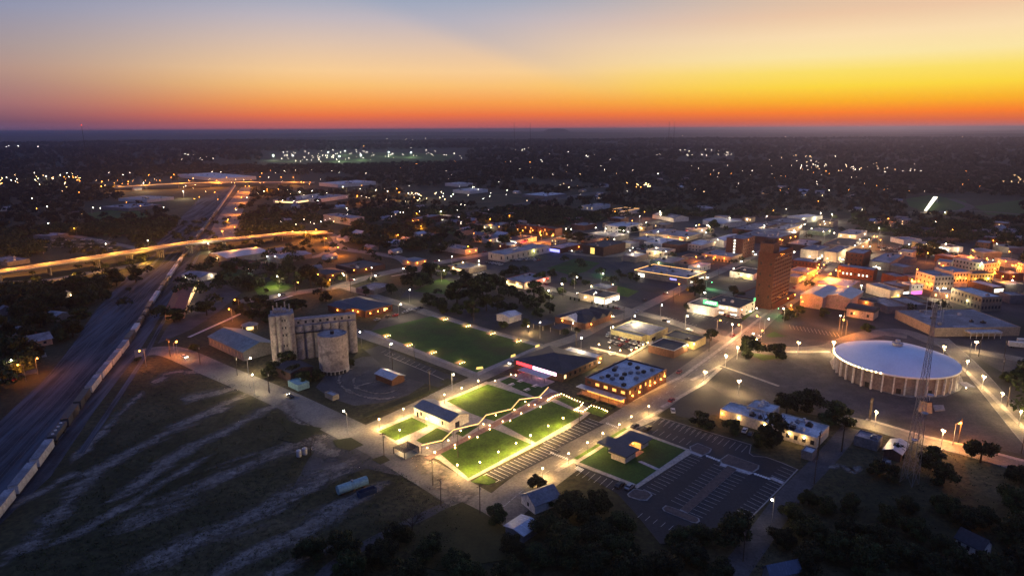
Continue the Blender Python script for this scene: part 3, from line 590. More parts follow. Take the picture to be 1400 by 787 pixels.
def building(z, L, Nn, R, h, label, wall='cream', roof='roof_grey', name='commercial_building', cat='building', floors=None, wl=None, wr=None, front=None, side=None,
             strip=None, par=.5, units=None, lamps=(), snap=True, group=None, a=None, gable=0, hip=0, trim=None, vault=0, dead=False):
    o, an, W, D = fit(z, L, Nn, R, h, snap)
    t = thing(name, label, cat, o, an, group)
    ov = .5 if (gable or hip or vault) else 0
    if gable or hip or vault:
        b = MB(); b.box(0, W, 0, D, 0, h)
        alongx = W >= D; gh = gable or hip or vault
        if gable:
            if alongx:
                for x in (0, W-.02): b.prism([(x, 0), (x+.02, 0), (x+.02, D), (x, D)], 0, .01)
                b.v += [(0, 0, h), (0, D, h), (0, D/2, h+gh), (W, 0, h), (W, D, h), (W, D/2, h+gh)]
            else: b.v += [(0, 0, h), (W, 0, h), (W/2, 0, h+gh), (0, D, h), (W, D, h), (W/2, D, h+gh)]
            k = len(b.v)-6; b.f += [(k, k+2, k+1), (k+3, k+4, k+5)]
        b.build('wall', wall, t)
        r = MB(); e = ov
        if gable:
            th_ = .18
            prof = [(-e, h-.12), (.5, h+gh), (1.0, h-.12)]
            for s in range(2):
                if alongx:
                    ya, za, yb, zb = (-e, h-e*gh/(D/2), D/2, h+gh) if s == 0 else (D+e, h-e*gh/(D/2), D/2, h+gh)
                    P = [(-e, ya, za), (W+e, ya, za), (W+e, yb, zb), (-e, yb, zb)]
                else:
                    xa, za, xb, zb = (-e, h-e*gh/(W/2), W/2, h+gh) if s == 0 else (W+e, h-e*gh/(W/2), W/2, h+gh)
                    P = [(xa, -e, za), (xa, D+e, za), (xb, D+e, zb), (xb, -e, zb)]
                r.poly([(p[0], p[1], p[2]+.05) for p in P]); k = len(r.v)
                r.poly([(p[0], p[1], p[2]+.05+th_) for p in P][::-1]); 
                i0 = k-4
                for q in range(4): r.f.append((i0+q, i0+(q+1) % 4, k+3-((q+1) % 4), k+3-q))
        elif hip:
            i = min(W, D)/2
            base = [(-e, -e, h), (W+e, -e, h), (W+e, D+e, h), (-e, D+e, h)]
            if alongx: rd = [(i, D/2, h+gh), (W-i, D/2, h+gh)]; F_ = [(0, 1, 9, 8), (1, 2, 9), (2, 3, 8, 9), (3, 0, 8)]
            else: rd = [(W/2, i, h+gh), (W/2, D-i, h+gh)]; F_ = [(0, 1, 8), (1, 2, 9, 8), (2, 3, 9), (3, 0, 8, 9)]
            r.v = [(x, y, zz+.2) for x, y, zz in base] + base + rd
            r.f = F_ + [(0, 1, 5, 4), (1, 2, 6, 5), (2, 3, 7, 6), (3, 0, 4, 7), (7, 6, 5, 4)]
        else:
            n = 10
            for k in range(n+1):
                q = math.pi*k/n; c_, s_ = (1-math.cos(q))/2, math.sin(q)
                if alongx: r.v += [(-e, c_*D, h+gh*s_+.1), (W+e, c_*D, h+gh*s_+.1)]
                else: r.v += [(c_*W, -e, h+gh*s_+.1), (c_*W, D+e, h+gh*s_+.1)]
            for k in range(n): r.f.append((2*k, 2*k+1, 2*k+3, 2*k+2))
            r.f += [tuple(range(0, 2*n+2, 2)), tuple(range(1, 2*n+2, 2))]
        ro = r.build('roof', roof, t)
    else:
        p = .35
        b = MB(); b.prism([(0, 0), (W, 0), (W, D), (0, D)], 0, h-par)
        for (x0, x1, y0, y1) in ((0, W, 0, p), (0, W, D-p, D), (0, p, p, D-p), (W-p, W, p, D-p)): b.box(x0, x1, y0, y1, h-par, h)
        b.build('wall', wall, t)
        r = MB(); r.box(p+.01, W-p-.01, p+.01, D-p-.01, h-par, h-par+.08)
        ro = r.build('roof', roof, t)
        if trim:
            tb = MB()
            for (x0, x1, y0, y1) in ((-.08, W+.08, -.08, .42), (-.08, W+.08, D-.42, D+.08), (-.08, .42, .42, D-.42), (W-.42, W+.08, .42, D-.42)): tb.box(x0, x1, y0, y1, h+.003, h+.18)
            tb.build('coping', trim, t)
        nu = units if units is not None else (max(0, int(W*D/260)) if h > 3.5 else 0)
        for k in range(min(nu, 14)):
            ux, uy = random.uniform(.12, .88)*W, random.uniform(.12, .88)*D; s = random.uniform(.7, 1.3)
            u = MB(); u.box(ux-s, ux+s, uy-s*.8, uy+s*.8, h-par+.09, h-par+.09+random.uniform(.7, 1.5)); u.cyl(ux, uy, s*.5, h-par+.8, h-par+1.7, 8)
            u.build('rooftop_unit', random.choice(['metal_grey', 'metal_dark', 'steel_white']), ro)
    fl = floors or max(1, int(round(h/4.2))); fh = (h-par)/fl if not (gable or hip) else h/fl
    zs = [fh*k+fh*.34 for k in range(fl)]; hs = [fh*.42]*fl
    if wl: windows(t, 'L', D, fl, zs, hs, *wl)
    if wr: windows(t, 'R', W, fl, zs, hs, *wr)
    def panel(face, ln, spec):
        m, u0, u1, z0, z1 = spec[:5]; nm = spec[5] if len(spec) > 5 else 'shop_window'
        q = MB()
        if face == 'R': q.box(u0*ln, u1*ln, -.10, .03, z0, z1)
        else: q.box(-.10, .03, u0*ln, u1*ln, z0, z1)
        q.build(nm, m, t)
    for s in (front or []): panel('R', W, s)
    for s in (side or []): panel('L', D, s)
    for (fx, fy, lz, col, pw) in lamps:          # wall lamps: fx,fy in fractions of the plan
        lx, ly = fx*W, fy*D
        f = MB(); f.ball(lx, ly, lz, .35); f.build('wall_lamp', 'bulb_orange' if col in (ORG, SOD) else ('bulb_white' if col in (WHT, COOL) else 'bulb_warm'), t)
        light(t, (lx + (-.9 if fx <= 0 else (.9 if fx >= 1 else 0)), ly + (-.9 if fy <= 0 else (.9 if fy >= 1 else 0)), lz), col, pw, .3)
    BUILT.append((o, an, W, D))
    return t, o, an, W, D
GD, LW, LO, LH = 'glass_dark', 'lit_warm', 'lit_orange', 'lit_white'
B = building
# park and restaurants
t, o, an, W, D = B('A', (345, 336), (530, 418), (643, 378), 4.0, 'long white park building with ribbed blue metal gable roof beside the lawns', 'white_wall', 'roof_blue', 'park_building', gable=1.5,
  side=[(GD, .88, .93, .1, 2.3, 'door'), (GD, .60, .62, 1.4, 2.2, 'window')], front=[(GD, .28, .50, .1, 2.6, 'door')], wl=(2, 1.0, GD), lamps=[(-.05, .45, 2.8, WARM, 350)])
t, o, an, W, D = B('B', (128, 228), (350, 320), (545, 240), 4.2, 'big dark hip-roofed dining hall glowing red and pink under its left eave', 'brick_dark', 'roof_dark', 'dining_hall', hip=3.6,
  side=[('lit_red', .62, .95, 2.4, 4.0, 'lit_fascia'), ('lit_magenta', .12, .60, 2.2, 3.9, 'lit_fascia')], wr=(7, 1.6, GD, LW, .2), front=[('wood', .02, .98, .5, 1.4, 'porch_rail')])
light(t, (-2.5, D*.35, 2.6), (1, .35, .5), 500); light(t, (-2.5, D*.8, 2.6), (1, .03, .05), 700)
aw = MB(); aw.box(-7.5, -2.2, D*.15, D*.72, 2.9, 3.05); aw.build('awning', 'roof_metal', t)
for yy in (.17, .44, .7): q = MB(); q.cyl(-7.2, D*yy, .09, 0, 2.9, 6); q.build('post', 'metal_dark', t)
q = MB(); q.box(-12, -2, D*.1, D*.75, .0, .3); q.build('terrace', 'concrete_grey', t)
t, o, an, W, D = B('B', (452, 346), (700, 404), (905, 290), 7.0, 'two-storey brick restaurant with white flat roof and rooftop machines', 'brick', 'roof_white', 'brick_restaurant', par=.7, units=0,
  floors=2, trim='stone', lamps=[(.12, -.01, 3, SOD, 900), (.28, -.01, 3, SOD, 900), (.55, -.01, 3.4, SOD, 900), (.68, -.01, 3.4, SOD, 900), (.84, -.01, 3.4, SOD, 900), (.94, -.01, 4, SOD, 600)])
windows(t, 'R', W, 1, [4.4], [1.5], 8, 1.3, GD, LO, .3); windows(t, 'L', D, 1, [4.5], [1.3], 5, 2.0, LO, GD, .3)
for i in range(6): q = MB(); q.box(W*(i+.5)/6-.25, W*(i+.5)/6+.25, -.16, 0, .1, 6.6); q.build('pilaster', 'brick_brown', t)
for i, (ux, uy) in enumerate([(.15, .75), (.25, .7), (.35, .6), (.45, .5), (.55, .45), (.30, .42), (.62, .34), (.7, .28), (.2, .55), (.5, .8), (.6, .86), (.78, .5), (.84, .2), (.12, .2), (.42, .2), (.85, .75)]):
    q = MB(); q.box(ux*W-.9, ux*W+.9, uy*D-.8, uy*D+.8, 6.4, 7.6); q.cyl(ux*W, uy*D, .6, 7.6, 7.8, 10); q.build('rooftop_unit', ['metal_grey', 'metal_dark'][i % 2], t)
aw = MB(); aw.box(-4.4, -.1, .4, D+2, 3.1, 3.3); aw.build('awning', 'roof_metal', t)
for yy in range(5): q = MB(); q.cyl(-4.2, D*(yy+.4)/4.6, .09, 0, 3.1, 6); q.build('post', 'metal_dark', t)
q = MB(); q.box(-5, -.1, 0, D+1, 0, .25); q.build('terrace', 'brick_paving', t)
q = MB(); q.box(-.12, .03, 1.5, D-1.5, .4, 2.7); q.build('shop_window', 'lit_orange', t)
for yy in (.15, .4, .65, .9): light(t, (-2.2, D*yy, 2.5), SOD, 420)
for k in range(4):
    q = MB(); xx = -7-(k % 2)*2.4; y0 = (.08 if k < 2 else .55)*D; q.box(xx, xx+1.1, y0, y0+D*.38, .1, .95); 
    o2 = q.build('planter_hedge', 'foliage', None); o2.matrix_world = Matrix.Translation(o) @ Matrix.Rotation(an, 4, 'Z')
    tag(o2, None, 'hedge', 'clipped hedge planters outside the brick restaurant'); auto(o2, 'low clipped hedge', *PX(*(Matrix.Translation(o) @ Matrix.Rotation(an, 4, 'Z') @ Vector((xx, y0, 0)))))
t, o, an, W, D = B('B', (370, 178), (525, 232), (560, 212), 4, 'low pale shed wing behind the dark dining hall', 'stone', 'roof_metal', 'annexe', lamps=[(.5, -.05, 3, SOD, 500)])
B('B', (640, 62), (820, 112), (935, 72), 4.5, 'yellow-walled store with blue-lined flat roof beside the walled yard', 'yellow_wall', 'roof_mid', units=0, front=[(GD, .1, .3, .3, 2.4, 'door')], side=[('roof_blue', .1, .9, 3.0, 4.3, 'mural_band')])
t, o, an, W, D = B('B', (640, 68), (778, 118), (800, 105), 4.45, 'narrow blue roof strip along the yellow-walled store', 'yellow_wall', 'roof_blue', units=0)
B('B', (900, 105), (1060, 148), (1100, 112), 4.5, 'dark flat-roofed shop near the avenue with lamplit yellow end wall', 'yellow_wall', 'roof_dark', lamps=[(1.02, .3, 3, WARM, 450), (1.02, .8, 3, WARM, 450)])
B('B', (822, 158), (950, 195), (1010, 152), 4.2, 'low brick shop with white-edged dark roof and lamps along its wall', 'brick_brown', 'roof_dark', trim='steel_white', lamps=[(.4, 1.02, 3.2, WARM, 400), (.9, 1.02, 3.2, WARM, 400)])
# walled yard with parked machines
yd = thing('yard_wall', 'low lit wall round the yard of stored machines', 'wall', GZ('B', (500, 180)))
P = [GZ('B', q)-yd.location for q in ((500, 182), (700, 232), (835, 150))]; q = MB()
for i in range(2):
    a, c = P[i], P[i+1]; d = (c-a).normalized()*.01; n_ = Vector((-d.y, d.x, 0)).normalized()*.15; q.prism([(a-n_).to_2d(), (c-n_).to_2d(), (c+n_).to_2d(), (a+n_).to_2d()], 0, 1.3)
q.build('wall', 'pale_concrete', yd)
# pavilion (L-shaped)
o, an, W, D = fit('D', (302, 238), (372, 265), (550, 215), 3.2)
pv = thing('park_pavilion', 'small L-shaped pavilion with dark metal roof and glowing entrance court', 'pavilion', GZ('D', (372, 292)), rad(47), None)
q = MB(); q.box(0, 7, 0, 6.2, 0, 3); q.box(13.2, 18.5, 1.5, 9.5, 0, 3); q.box(3, 13.2, 5.5, 9.5, 0, 3); q.build('wall', 'cream', pv)
q = MB(); q.prism([(-1, -1), (8, -1), (8, 4.0), (12.4, 4.0), (12.4, 0), (19.3, 0), (19.3, 10.4), (9, 10.4), (9, 14), (1.5, 14), (1.5, 7.2), (-1, 7.2)], 3.05, 3.45); q.build('roof', 'roof_navy', pv)
for px_, py_ in ((8.4, 3.2), (11.9, 3.2)): light(pv, (px_, py_, 2.3), SOD, 420); q = MB(); q.ball(px_, py_+1.2, 2.5, .3); q.build('wall_lamp', 'bulb_orange', pv)
q = MB(); q.box(7.03, 7.1, .5, 5, .3, 2.5); q.build('door', 'lit_orange', pv)
q = MB(); q.box(6.9, 12.6, -.3, 5.4, .15, .3); q.build('terrace', 'brick_paving', pv)
# park stage shelter at the street
sh = thing('bandstand_shelter', 'small black slatted shelter at the street end of the lit promenade', 'shelter', GZ('A', (362, 590)), rad(47))
q = MB(); [q.box(-6.5+k*.55, -6.3+k*.55, 0, 7, 2.75, 2.95) for k in range(13)]; q.build('roof', 'metal_dark', sh)
for x, y in ((-6.4, .1), (.3, .1), (-6.4, 6.9), (.3, 6.9)): q = MB(); q.box(x-.12, x+.12, y-.12, y+.12, 0, 2.75); q.build('post', 'metal_dark', sh)
q = MB(); q.box(-6.3, .2, 0, 6.6, .05, .3); q.build('stage', 'roof_blue', sh); q = MB(); q.box(.35, .6, .5, 6.2, .2, 2.6); q.build('back_panel', 'cream', sh)
light(sh, (1.8, 3, 2), WARM, 300)
# zigzag light canopy
zz = [(378, 543), (490, 518), (550, 460), (685, 428), (725, 382), (860, 350), (905, 298), (1010, 285), (1060, 232)]
zb = [GZ('A', q, 3.6) for q in zz]; cn = thing('light_canopy', 'zigzag steel beam of golden light running along the brick promenade', 'light canopy', (zb[0].x, zb[0].y, 0))
q = MB()
for a, c in zip(zb, zb[1:]): q.tube(a-cn.location, c-cn.location, .17, 6)
q.build('light_beam', 'led_warm', cn)
q = MB()
for a, c in zip(zb, zb[1:]): q.tube(a-cn.location+Vector((0, 0, .3)), c-cn.location+Vector((0, 0, .3)), .14, 6)
q.build('steel_beam', 'metal_grey', cn)
for a in zb: q = MB(); p = a-cn.location; q.tube((p.x, p.y, 0), p, .09, 6); q.build('post', 'metal_dark', cn)
for a, c in zip(zb, zb[1:]): m_ = (a+c)/2-cn.location; light(cn, m_-Vector((0, 0, .5)), WARM, 170, .5)
# offices and the left quarter
t, o, an, W, D = B('E', (600, 325), (862, 432), (935, 356), 4.6, 'long pale flat-roofed office wing nearest the lane with two lamps on its front', 'cream', 'roof_white', 'office_building', par=.4, units=9,
  lamps=[(-.02, .25, 3.4, WARM, 420), (-.02, .55, 3.4, WARM, 420)], wl=(6, 1.4, GD))
t, o, an, W, D = B('E', (292, 250), (590, 345), (628, 290), 4.4, 'long pale flat-roofed office wing among trees, lit at its left porch', 'cream', 'roof_white', 'office_building', par=.4, units=6,
  lamps=[(-.02, .12, 3.2, WARM, 300), (-.02, .62, 3, WARM, 350), (-.02, .95, 2.8, SOD, 700), (.3, 1.04, 2.6, ORG, 500)])
B('E', (440, 240), (590, 280), (625, 235), 5.4, 'raised white roof block in the middle of the long office', 'cream', 'roof_white', 'annexe', par=.3, units=3)
B('E', (770, 500), (835, 522), (855, 490), 3.2, 'small white-roofed kiosk at the lane corner beside the office lot', 'grey_wall', 'roof_white', 'kiosk', units=0)
B('K', (258, 700), (395, 722), (430, 690), 4.0, 'flat dark-roofed house beside the lane, left of the mast', 'grey_wall', 'roof_grey', 'house', units=2)
B('K', (435, 752), (520, 790), (560, 735), 3.2, 'low shed with pale single slope roof left of the mast', 'brick_brown', 'roof_metal', 'shed', gable=1.2)
B('J', (1097, 300), (1160, 352), (1275, 306), 3.2, 'small white gabled cottage with grey roof among dark trees', 'white_wall', 'roof_grey', 'cottage', gable=2.4, wl=(1, .9, GD), snap=False)
B('J', (1025, 445), (1105, 495), (1145, 425), 2.6, 'low ribbed grey metal shed roof just below the white cottage', 'grey_wall', 'roof_metal', 'shed', gable=.6)
B('H', (1058, 548), (1198, 600), (1282, 590), 3.2, 'dark-roofed white cottage alone among the trees at lower right', 'white_wall', 'roof_dark', 'cottage', gable=2.2, wl=(3, .9, GD), wr=(1, 1.0, GD), snap=False)
B('H', (125, 690), (190, 724), (350, 715), 3.2, 'blue-grey roofed house cut by the bottom edge of the photo', 'grey_wall', 'roof_blue', 'house', gable=2.0, snap=False)
t, o, an, W, D = B('T', (348, 468), (520, 556), (650, 488), 5.0, 'long barn with green ribbed metal roof behind the grain silos', 'grey_wall', 'roof_green', 'barn', gable=3.2, wl=(10, .5, 'tan'), lamps=[(1.02, .5, 3.6, WARM, 500)])
t, o, an, W, D = B('R', (932, 218), (884, 348), (985, 342), 4.4, 'old railway depot with red tiled roof and glowing arcade', 'pink_stucco', 'roof_red', 'railway_depot', hip=2.6, snap=False)
o, an, W, D = fit('R', (885, 345), (985, 345), (1062, 185), 4.0, False)
for k in range(15):
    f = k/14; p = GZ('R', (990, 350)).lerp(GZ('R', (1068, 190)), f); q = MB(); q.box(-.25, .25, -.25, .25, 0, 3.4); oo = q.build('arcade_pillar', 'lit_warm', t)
    oo.matrix_world = t.matrix_basis.inverted() @ Matrix.Translation(p)
    if k % 3 == 1: light(t, t.matrix_basis.inverted() @ (p+Vector((1.2, 0, 2.6))), WARM, 700)
light(t, t.matrix_basis.inverted() @ GZ('R', (885, 372), 2.5), SOD, 500)
gz = thing('gazebo', 'round lit gazebo with conical roof beside the green metal barn', 'gazebo', GZ('T', (558, 432)))
q = MB(); q.lathe([(5.2, 2.9), (5.2, 3.1), (.1, 5)], 12); q.build('roof', 'tan', gz)
for k in range(8): q = MB(); q.cyl(4.6*math.cos(k*.785), 4.6*math.sin(k*.785), .15, 0, 2.9, 6); q.build('post', 'cream', gz)
q = MB(); q.cyl(0, 0, 2.2, .1, 2.2, 12); q.build('counter', 'lit_warm', gz); light(gz, (0, -3.4, 2.2), WARM, 500)
B('T', (225, 132), (296, 152), (348, 128), 3.6, 'white house with floodlit porch between tracks and highway', 'white_wall', 'roof_mid', 'house', gable=1.6, lamps=[(.6, -.05, 2.8, WHT, 700), (-.03, .8, 2.6, WHT, 500)])
t, o, an, W, D = B('Z8', (0, 455), (52, 500), (360, 452), 6, 'long shed with bright white metal roof right of the overpass bend', 'tan', 'roof_metal', 'warehouse', gable=1.6, lamps=[(-.02, .5, 4, WARM, 900)])
B('Z8', (380, 478), (440, 505), (655, 462), 4.2, 'low pale-roofed workshop among trees under the ramp', 'grey_wall', 'roof_mid', 'workshop', gable=1, lamps=[(-.03, .9, 4, COOL, 700)])
B('Z8', (150, 545), (262, 585), (385, 545), 3.6, 'brown hip-roofed hall left of the floodlit green', 'grey_wall', 'roof_brown', 'hall', hip=2.4, lamps=[(-.03, .3, 3, COOL, 800)])
B('Z8', (58, 515), (130, 545), (200, 510), 4.2, 'brick hall with dark roof beside the long white shed', 'brick_brown', 'roof_dark', 'hall')
B('Z8', (700, 590), (785, 622), (900, 588), 4, 'dark-roofed restaurant with lit eaves near the orange junction', 'brick_dark', 'roof_dark', 'restaurant', hip=1.6, lamps=[(.3, -.04, 2.8, SOD, 500), (-.03, .5, 2.8, SOD, 500), (.8, -.04, 2.8, WARM, 400)])
B('Z8', (862, 545), (1010, 582), (1255, 550), 4.6, 'wide dark flat roof above brick walls left of the station', 'brick_dark', 'roof_dark', 'store', lamps=[(.3, -.03, 3.4, SOD, 500), (-.02, .1, 3.6, ORG, 400)])
B('V', (195, 135), (270, 160), (335, 118), 3.6, 'small grey flat-roofed hut behind the navy-roofed station', 'grey_wall', 'roof_grey', 'hut')
t, o, an, W, D = B('V', (0, 236), (215, 285), (382, 246), 4.6, 'brick station with navy hip roof and warm lamps along its wall', 'brick', 'roof_navy', 'station_building', hip=3.4, wr=(5, 1.6, GD, LW, .5),
  lamps=[(.12, -.05, 3, SOD, 600), (.4, -.05, 3, SOD, 600), (.72, -.05, 3.2, SOD, 600), (-.03, .2, 3, SOD, 700), (-.03, .65, 3, SOD, 600)])
wg = B('V', (0, 245), (95, 278), (150, 250), 4.4, 'short hipped wing on the left end of the station', 'brick', 'roof_navy', 'station_wing', hip=2.6, lamps=[(-.05, .4, 3, SOD, 500), (.5, -.05, 3, SOD, 500)])
# red shed with metal roof in the gravel yard, blue hut, pale lean-to
B('V', (282, 655), (375, 695), (438, 665), 3.2, 'small red shed with twin-pitched white metal roof in the gravel yard', 'rust', 'roof_metal', 'shed', gable=1.3)
B('U', (195, 622), (225, 655), (285, 635), 3, 'small pale turquoise hut at the foot of the silos', 'teal_paint', 'teal_paint', 'hut', units=0)
B('U', (375, 690), (412, 712), (440, 698), 2.4, 'low pale blue corrugated roof on the gravel beside the silo', 'grey_wall', 'roof_metal', 'lean_to', units=0)
B('U', (145, 545), (185, 590), (320, 560), 5, 'dark lean-to shed at the base of the silo headhouse', 'brick_dark', 'roof_dark', 'shed', gable=1.2)
# mid town, left
B('V', (735, 5), (835, 35), (930, 10), 4, 'low tan block beside the curved lit road', 'tan', 'roof_grey', 'office_building', lamps=[(-.02, .7, 3, WARM, 500)])
t, o, an, W, D = B('Z2', (120, 257), (280, 280), (447, 232), 5, 'restaurant with pale roof and a row of red lights under its eave', 'cream', 'roof_mid', 'restaurant', trim='awning_red', par=.3,
  side=[('lit_warm', .1, .9, .6, 2.6)], lamps=[(-.03, .3, 3.4, WARM, 700), (-.03, .8, 3.4, WARM, 700), (.1, -.03, 3.6, WARM, 400)])
for k in range(9): q = MB(); q.ball(W*(k+1.2)/10.5, -.35, 3.7, .42); q.build('red_light', 'bulb_red', t)
light(t, (W*.3, -1.2, 3.4), (1, .05, .03), 400); light(t, (W*.75, -1.2, 3.4), (1, .05, .03), 400)
wt = B('Z2', (90, 492), (178, 512), (280, 492), 4, 'small bright white metal roof hidden in the trees behind the lawn', 'white_wall', 'roof_white', 'gazebo_hall', gable=1.3)
B('Z1', (600, 520), (738, 533), (975, 460), 7, 'long pale two-storey warehouse with a row of small windows', 'cream', 'roof_mid', 'warehouse', floors=1, wr=(9, 1.4, GD), wl=(2, 1.4, GD), lamps=[(.62, -.02, 5, (.85, 1, .3), 1100)])
B('Z1', (550, 412), (622, 432), (745, 395), 4, 'cream-fronted flat shed lit orange on its left end', 'cream', 'roof_grey', lamps=[(-.04, .4, 3, ORG, 700), (.1, -.04, 3, ORG, 400)])
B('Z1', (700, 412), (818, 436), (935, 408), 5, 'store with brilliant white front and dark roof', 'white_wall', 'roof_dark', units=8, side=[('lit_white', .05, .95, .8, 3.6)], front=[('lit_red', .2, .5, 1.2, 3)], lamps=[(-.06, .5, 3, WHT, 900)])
t, o, an, W, D = B('Z1', (790, 330), (1078, 358), (1090, 345), 9, 'long two-storey brick block with orange-lit arched front', 'brick', 'roof_dark', 'brick_block', floors=2, units=4, lamps=[(-.06, .15, 4, ORG, 1500), (-.06, .35, 4, ORG, 1500), (-.06, .55, 4, ORG, 1300), (-.06, .8, 4, ORG, 700)])
windows(t, 'L', D, 1, [5.4], [1.8], 14, 1.5, GD, LO, .5); windows(t, 'L', D, 1, [.8], [2.8], 12, 2.2, LO, GD, .3)
B('Z1', (130, 282), (182, 290), (288, 262), 9, 'two-storey brick school block left of the wide road', 'brick_brown', 'roof_grey', 'brick_block', floors=2, wr=(9, 1.4, GD), wl=(4, 1.4, GD, LO, .3), lamps=[(-.05, .8, 6, ORG, 900)])
B('Z1', (270, 462), (475, 500), (540, 482), 5, 'pale-roofed block with orange wall lamp among dark trees', 'cream', 'roof_mid', lamps=[(.2, -.05, 3.2, ORG, 700), (.7, -.05, 3.2, ORG, 500)])
B('Z1', (385, 604), (475, 625), (600, 604), 4.2, 'flat tan shop with warm windows on its left face', 'tan', 'roof_grey', side=[('lit_warm', .2, .9, 1, 2.6)], lamps=[(.75, 1.02, 5, (.8, 1, .2), 500)])
B('Z1', (60, 562), (130, 580), (222, 566), 3.8, 'blue-roofed filling station canopy glowing orange beneath', 'tan', 'roof_blue', 'canopy_building', hip=1.2, lamps=[(.2, -.05, 2.6, ORG, 600), (.8, -.05, 2.6, ORG, 500), (-.04, .5, 2.6, ORG, 600)])
B('Z1', (600, 330), (692, 340), (732, 312), 6, 'blue-roofed hall with two bright lamps on its wall', 'grey_wall', 'roof_blue', 'hall', lamps=[(-.05, .8, 4, (1, .95, .5), 900), (-.05, .4, 4, (1, .95, .5), 900)])
B('Z1', (372, 48), (430, 58), (455, 45), 6, 'far shed with blue-white roof above the bright lamp row', 'white_wall', 'roof_white', 'shed')
B('Z1', (440, 90), (500, 104), (540, 85), 6, 'far low shed with blue-white roof beyond the wide road', 'white_wall', 'roof_white', 'shed')
t, o, an, W, D = B('Z2', (440, 32), (525, 48), (715, 22), 5, 'brick shop with violet-blue lit front', 'brick', 'roof_mid', side=[('lit_blue', .08, .92, .8, 3.6)], lamps=[(.8, -.04, 3, ORG, 500)])
B('Z2', (715, 12), (812, 40), (970, 6), 9, 'dark brown three-storey brick box with one lit stair window', 'brick_dark', 'roof_dark', 'brick_block', floors=3, side=[('lit_yellow', .42, .62, 1.2, 7.2, 'stair_window')])
B('Z2', (935, 92), (1030, 104), (1105, 80), 5.5, 'small tan block with bright white flat roof', 'tan', 'roof_white')
t, o, an, W, D = B('Z2', (640, 347), (820, 380), (920, 346), 5, 'flat-roofed garage with glowing open bays', 'cream', 'roof_dark', 'garage', front=[('lit_white', .03, .30, .3, 3.4, 'garage_bay'), ('lit_white', .36, .63, .3, 3.4, 'garage_bay'), ('lit_white', .69, .97, .3, 3.4, 'garage_bay')],
  side=[('lit_white', .04, .36, .4, 3.4, 'garage_bay')], lamps=[(.5, -.1, 3.4, WHT, 900), (-.06, .3, 3.4, WHT, 800), (-.05, .7, 3, WARM, 500)])
B('Z2', (745, 290), (838, 318), (880, 292), 5, 'small windowless box building behind the glowing garage', 'grey_wall', 'roof_mid', lamps=[(-.05, .9, 5, (.6, 1, .8), 500), (1.05, .3, 5, (.4, 1, .5), 600)])
# dark gabled restaurant in front of the garage
t, o, an, W, D = B('Z2', (500, 500), (690, 552), (830, 480), 4.0, 'rambling dark-gabled restaurant with lit porches', 'brick_brown', 'roof_dark', 'gabled_restaurant', hip=4.2, lamps=[(-.05, .7, 3, SOD, 900), (.15, -.06, 3, SOD, 800), (.95, -.05, 3, SOD, 800), (-.05, .35, 3, WHT, 500)])
for k, (gx, gy) in enumerate(((.25, .3), (.6, .25), (.9, .5))):
    q = MB(); x, y = gx*W, gy*D; q.v = [(x-3.5, -1.2, 4.2), (x+3.5, -1.2, 4.2), (x, -1.2, 7.2), (x-3.5, D*.6, 4.4), (x+3.5, D*.6, 4.4), (x, D*.6, 7.4)]; q.f = [(0, 1, 2), (0, 2, 5, 3), (1, 4, 5, 2), (3, 5, 4)]; q.build('gable', 'roof_dark', t)
q = MB(); q.v = [(-1.2, D*.25, 4.1), (-1.2, D*.8, 4.1), (-1.2, D*.52, 7), (W*.4, D*.25, 4.1), (W*.4, D*.8, 4.1), (W*.4, D*.52, 7.2)]; q.f = [(0, 2, 1), (0, 3, 5, 2), (1, 2, 5, 4)]; q.build('gable', 'white_wall', t)
for k, (x, y, lab) in enumerate(((395, 575, 'dark flat carport in front of the gabled restaurant'), (510, 600, 'second dark carport right of the first by the gabled restaurant'))):
    c_ = thing('carport', lab, 'carport', GZ('Z2', (x+10, y+25)), rad(48)); q = MB(); q.box(0, 12, 0, 8, 2.8, 3.0); q.build('roof', 'roof_dark', c_)
    for a_, b_2 in ((.3, .3), (11.7, .3), (.3, 7.7), (11.7, 7.7)): q = MB(); q.cyl(a_, b_2, .12, 0, 2.8, 6); q.build('post', 'cream', c_)
# downtown
B('Z3', (75, 215), (178, 230), (285, 214), 5.5, 'brown flat-roofed shop with amber-lit right wall', 'tan', 'roof_brown', lamps=[(.3, -.04, 3, ORG, 500), (.8, -.04, 3, SOD, 700)])
B('Z3', (250, 132), (357, 150), (452, 122), 9, 'white three-storey office with dark window bands', 'white_wall', 'roof_white', 'office_building', floors=2, wr=(6, 2, GD), wl=(4, 1.6, GD), lamps=[(-.04, .1, 4, COOL, 900), (1.02, -.04, 5, COOL, 700)])
B('Z3', (145, 186), (300, 215), (362, 190), 5, 'pale flat roof between the white office and the brown shop', 'grey_wall', 'roof_mid')
B('Z3', (30, 125), (90, 140), (160, 122), 6, 'brick hall with grey roof far left of downtown', 'brick_brown', 'roof_grey')
B('Z3', (335, 248), (405, 262), (440, 245), 5, 'small cream block left of the long pale sheds', 'cream', 'roof_mid')
B('Z3', (430, 222), (520, 240), (615, 215), 5.5, 'long pale shed roof, left one of a row', 'grey_wall', 'roof_mid')
B('Z3', (525, 240), (612, 262), (700, 228), 5.5, 'long pale shed roof, right one of a row', 'white_wall', 'roof_white')
B('Z3', (615, 258), (735, 272), (788, 248), 7.5, 'dark brick box with black roof right of the pale sheds', 'brick_brown', 'roof_dark')
B('Z3', (460, 186), (570, 197), (668, 160), 5, 'pale-roofed shed behind the row of sheds', 'tan', 'roof_mid', lamps=[(-.03, .5, 3, WARM, 500)])
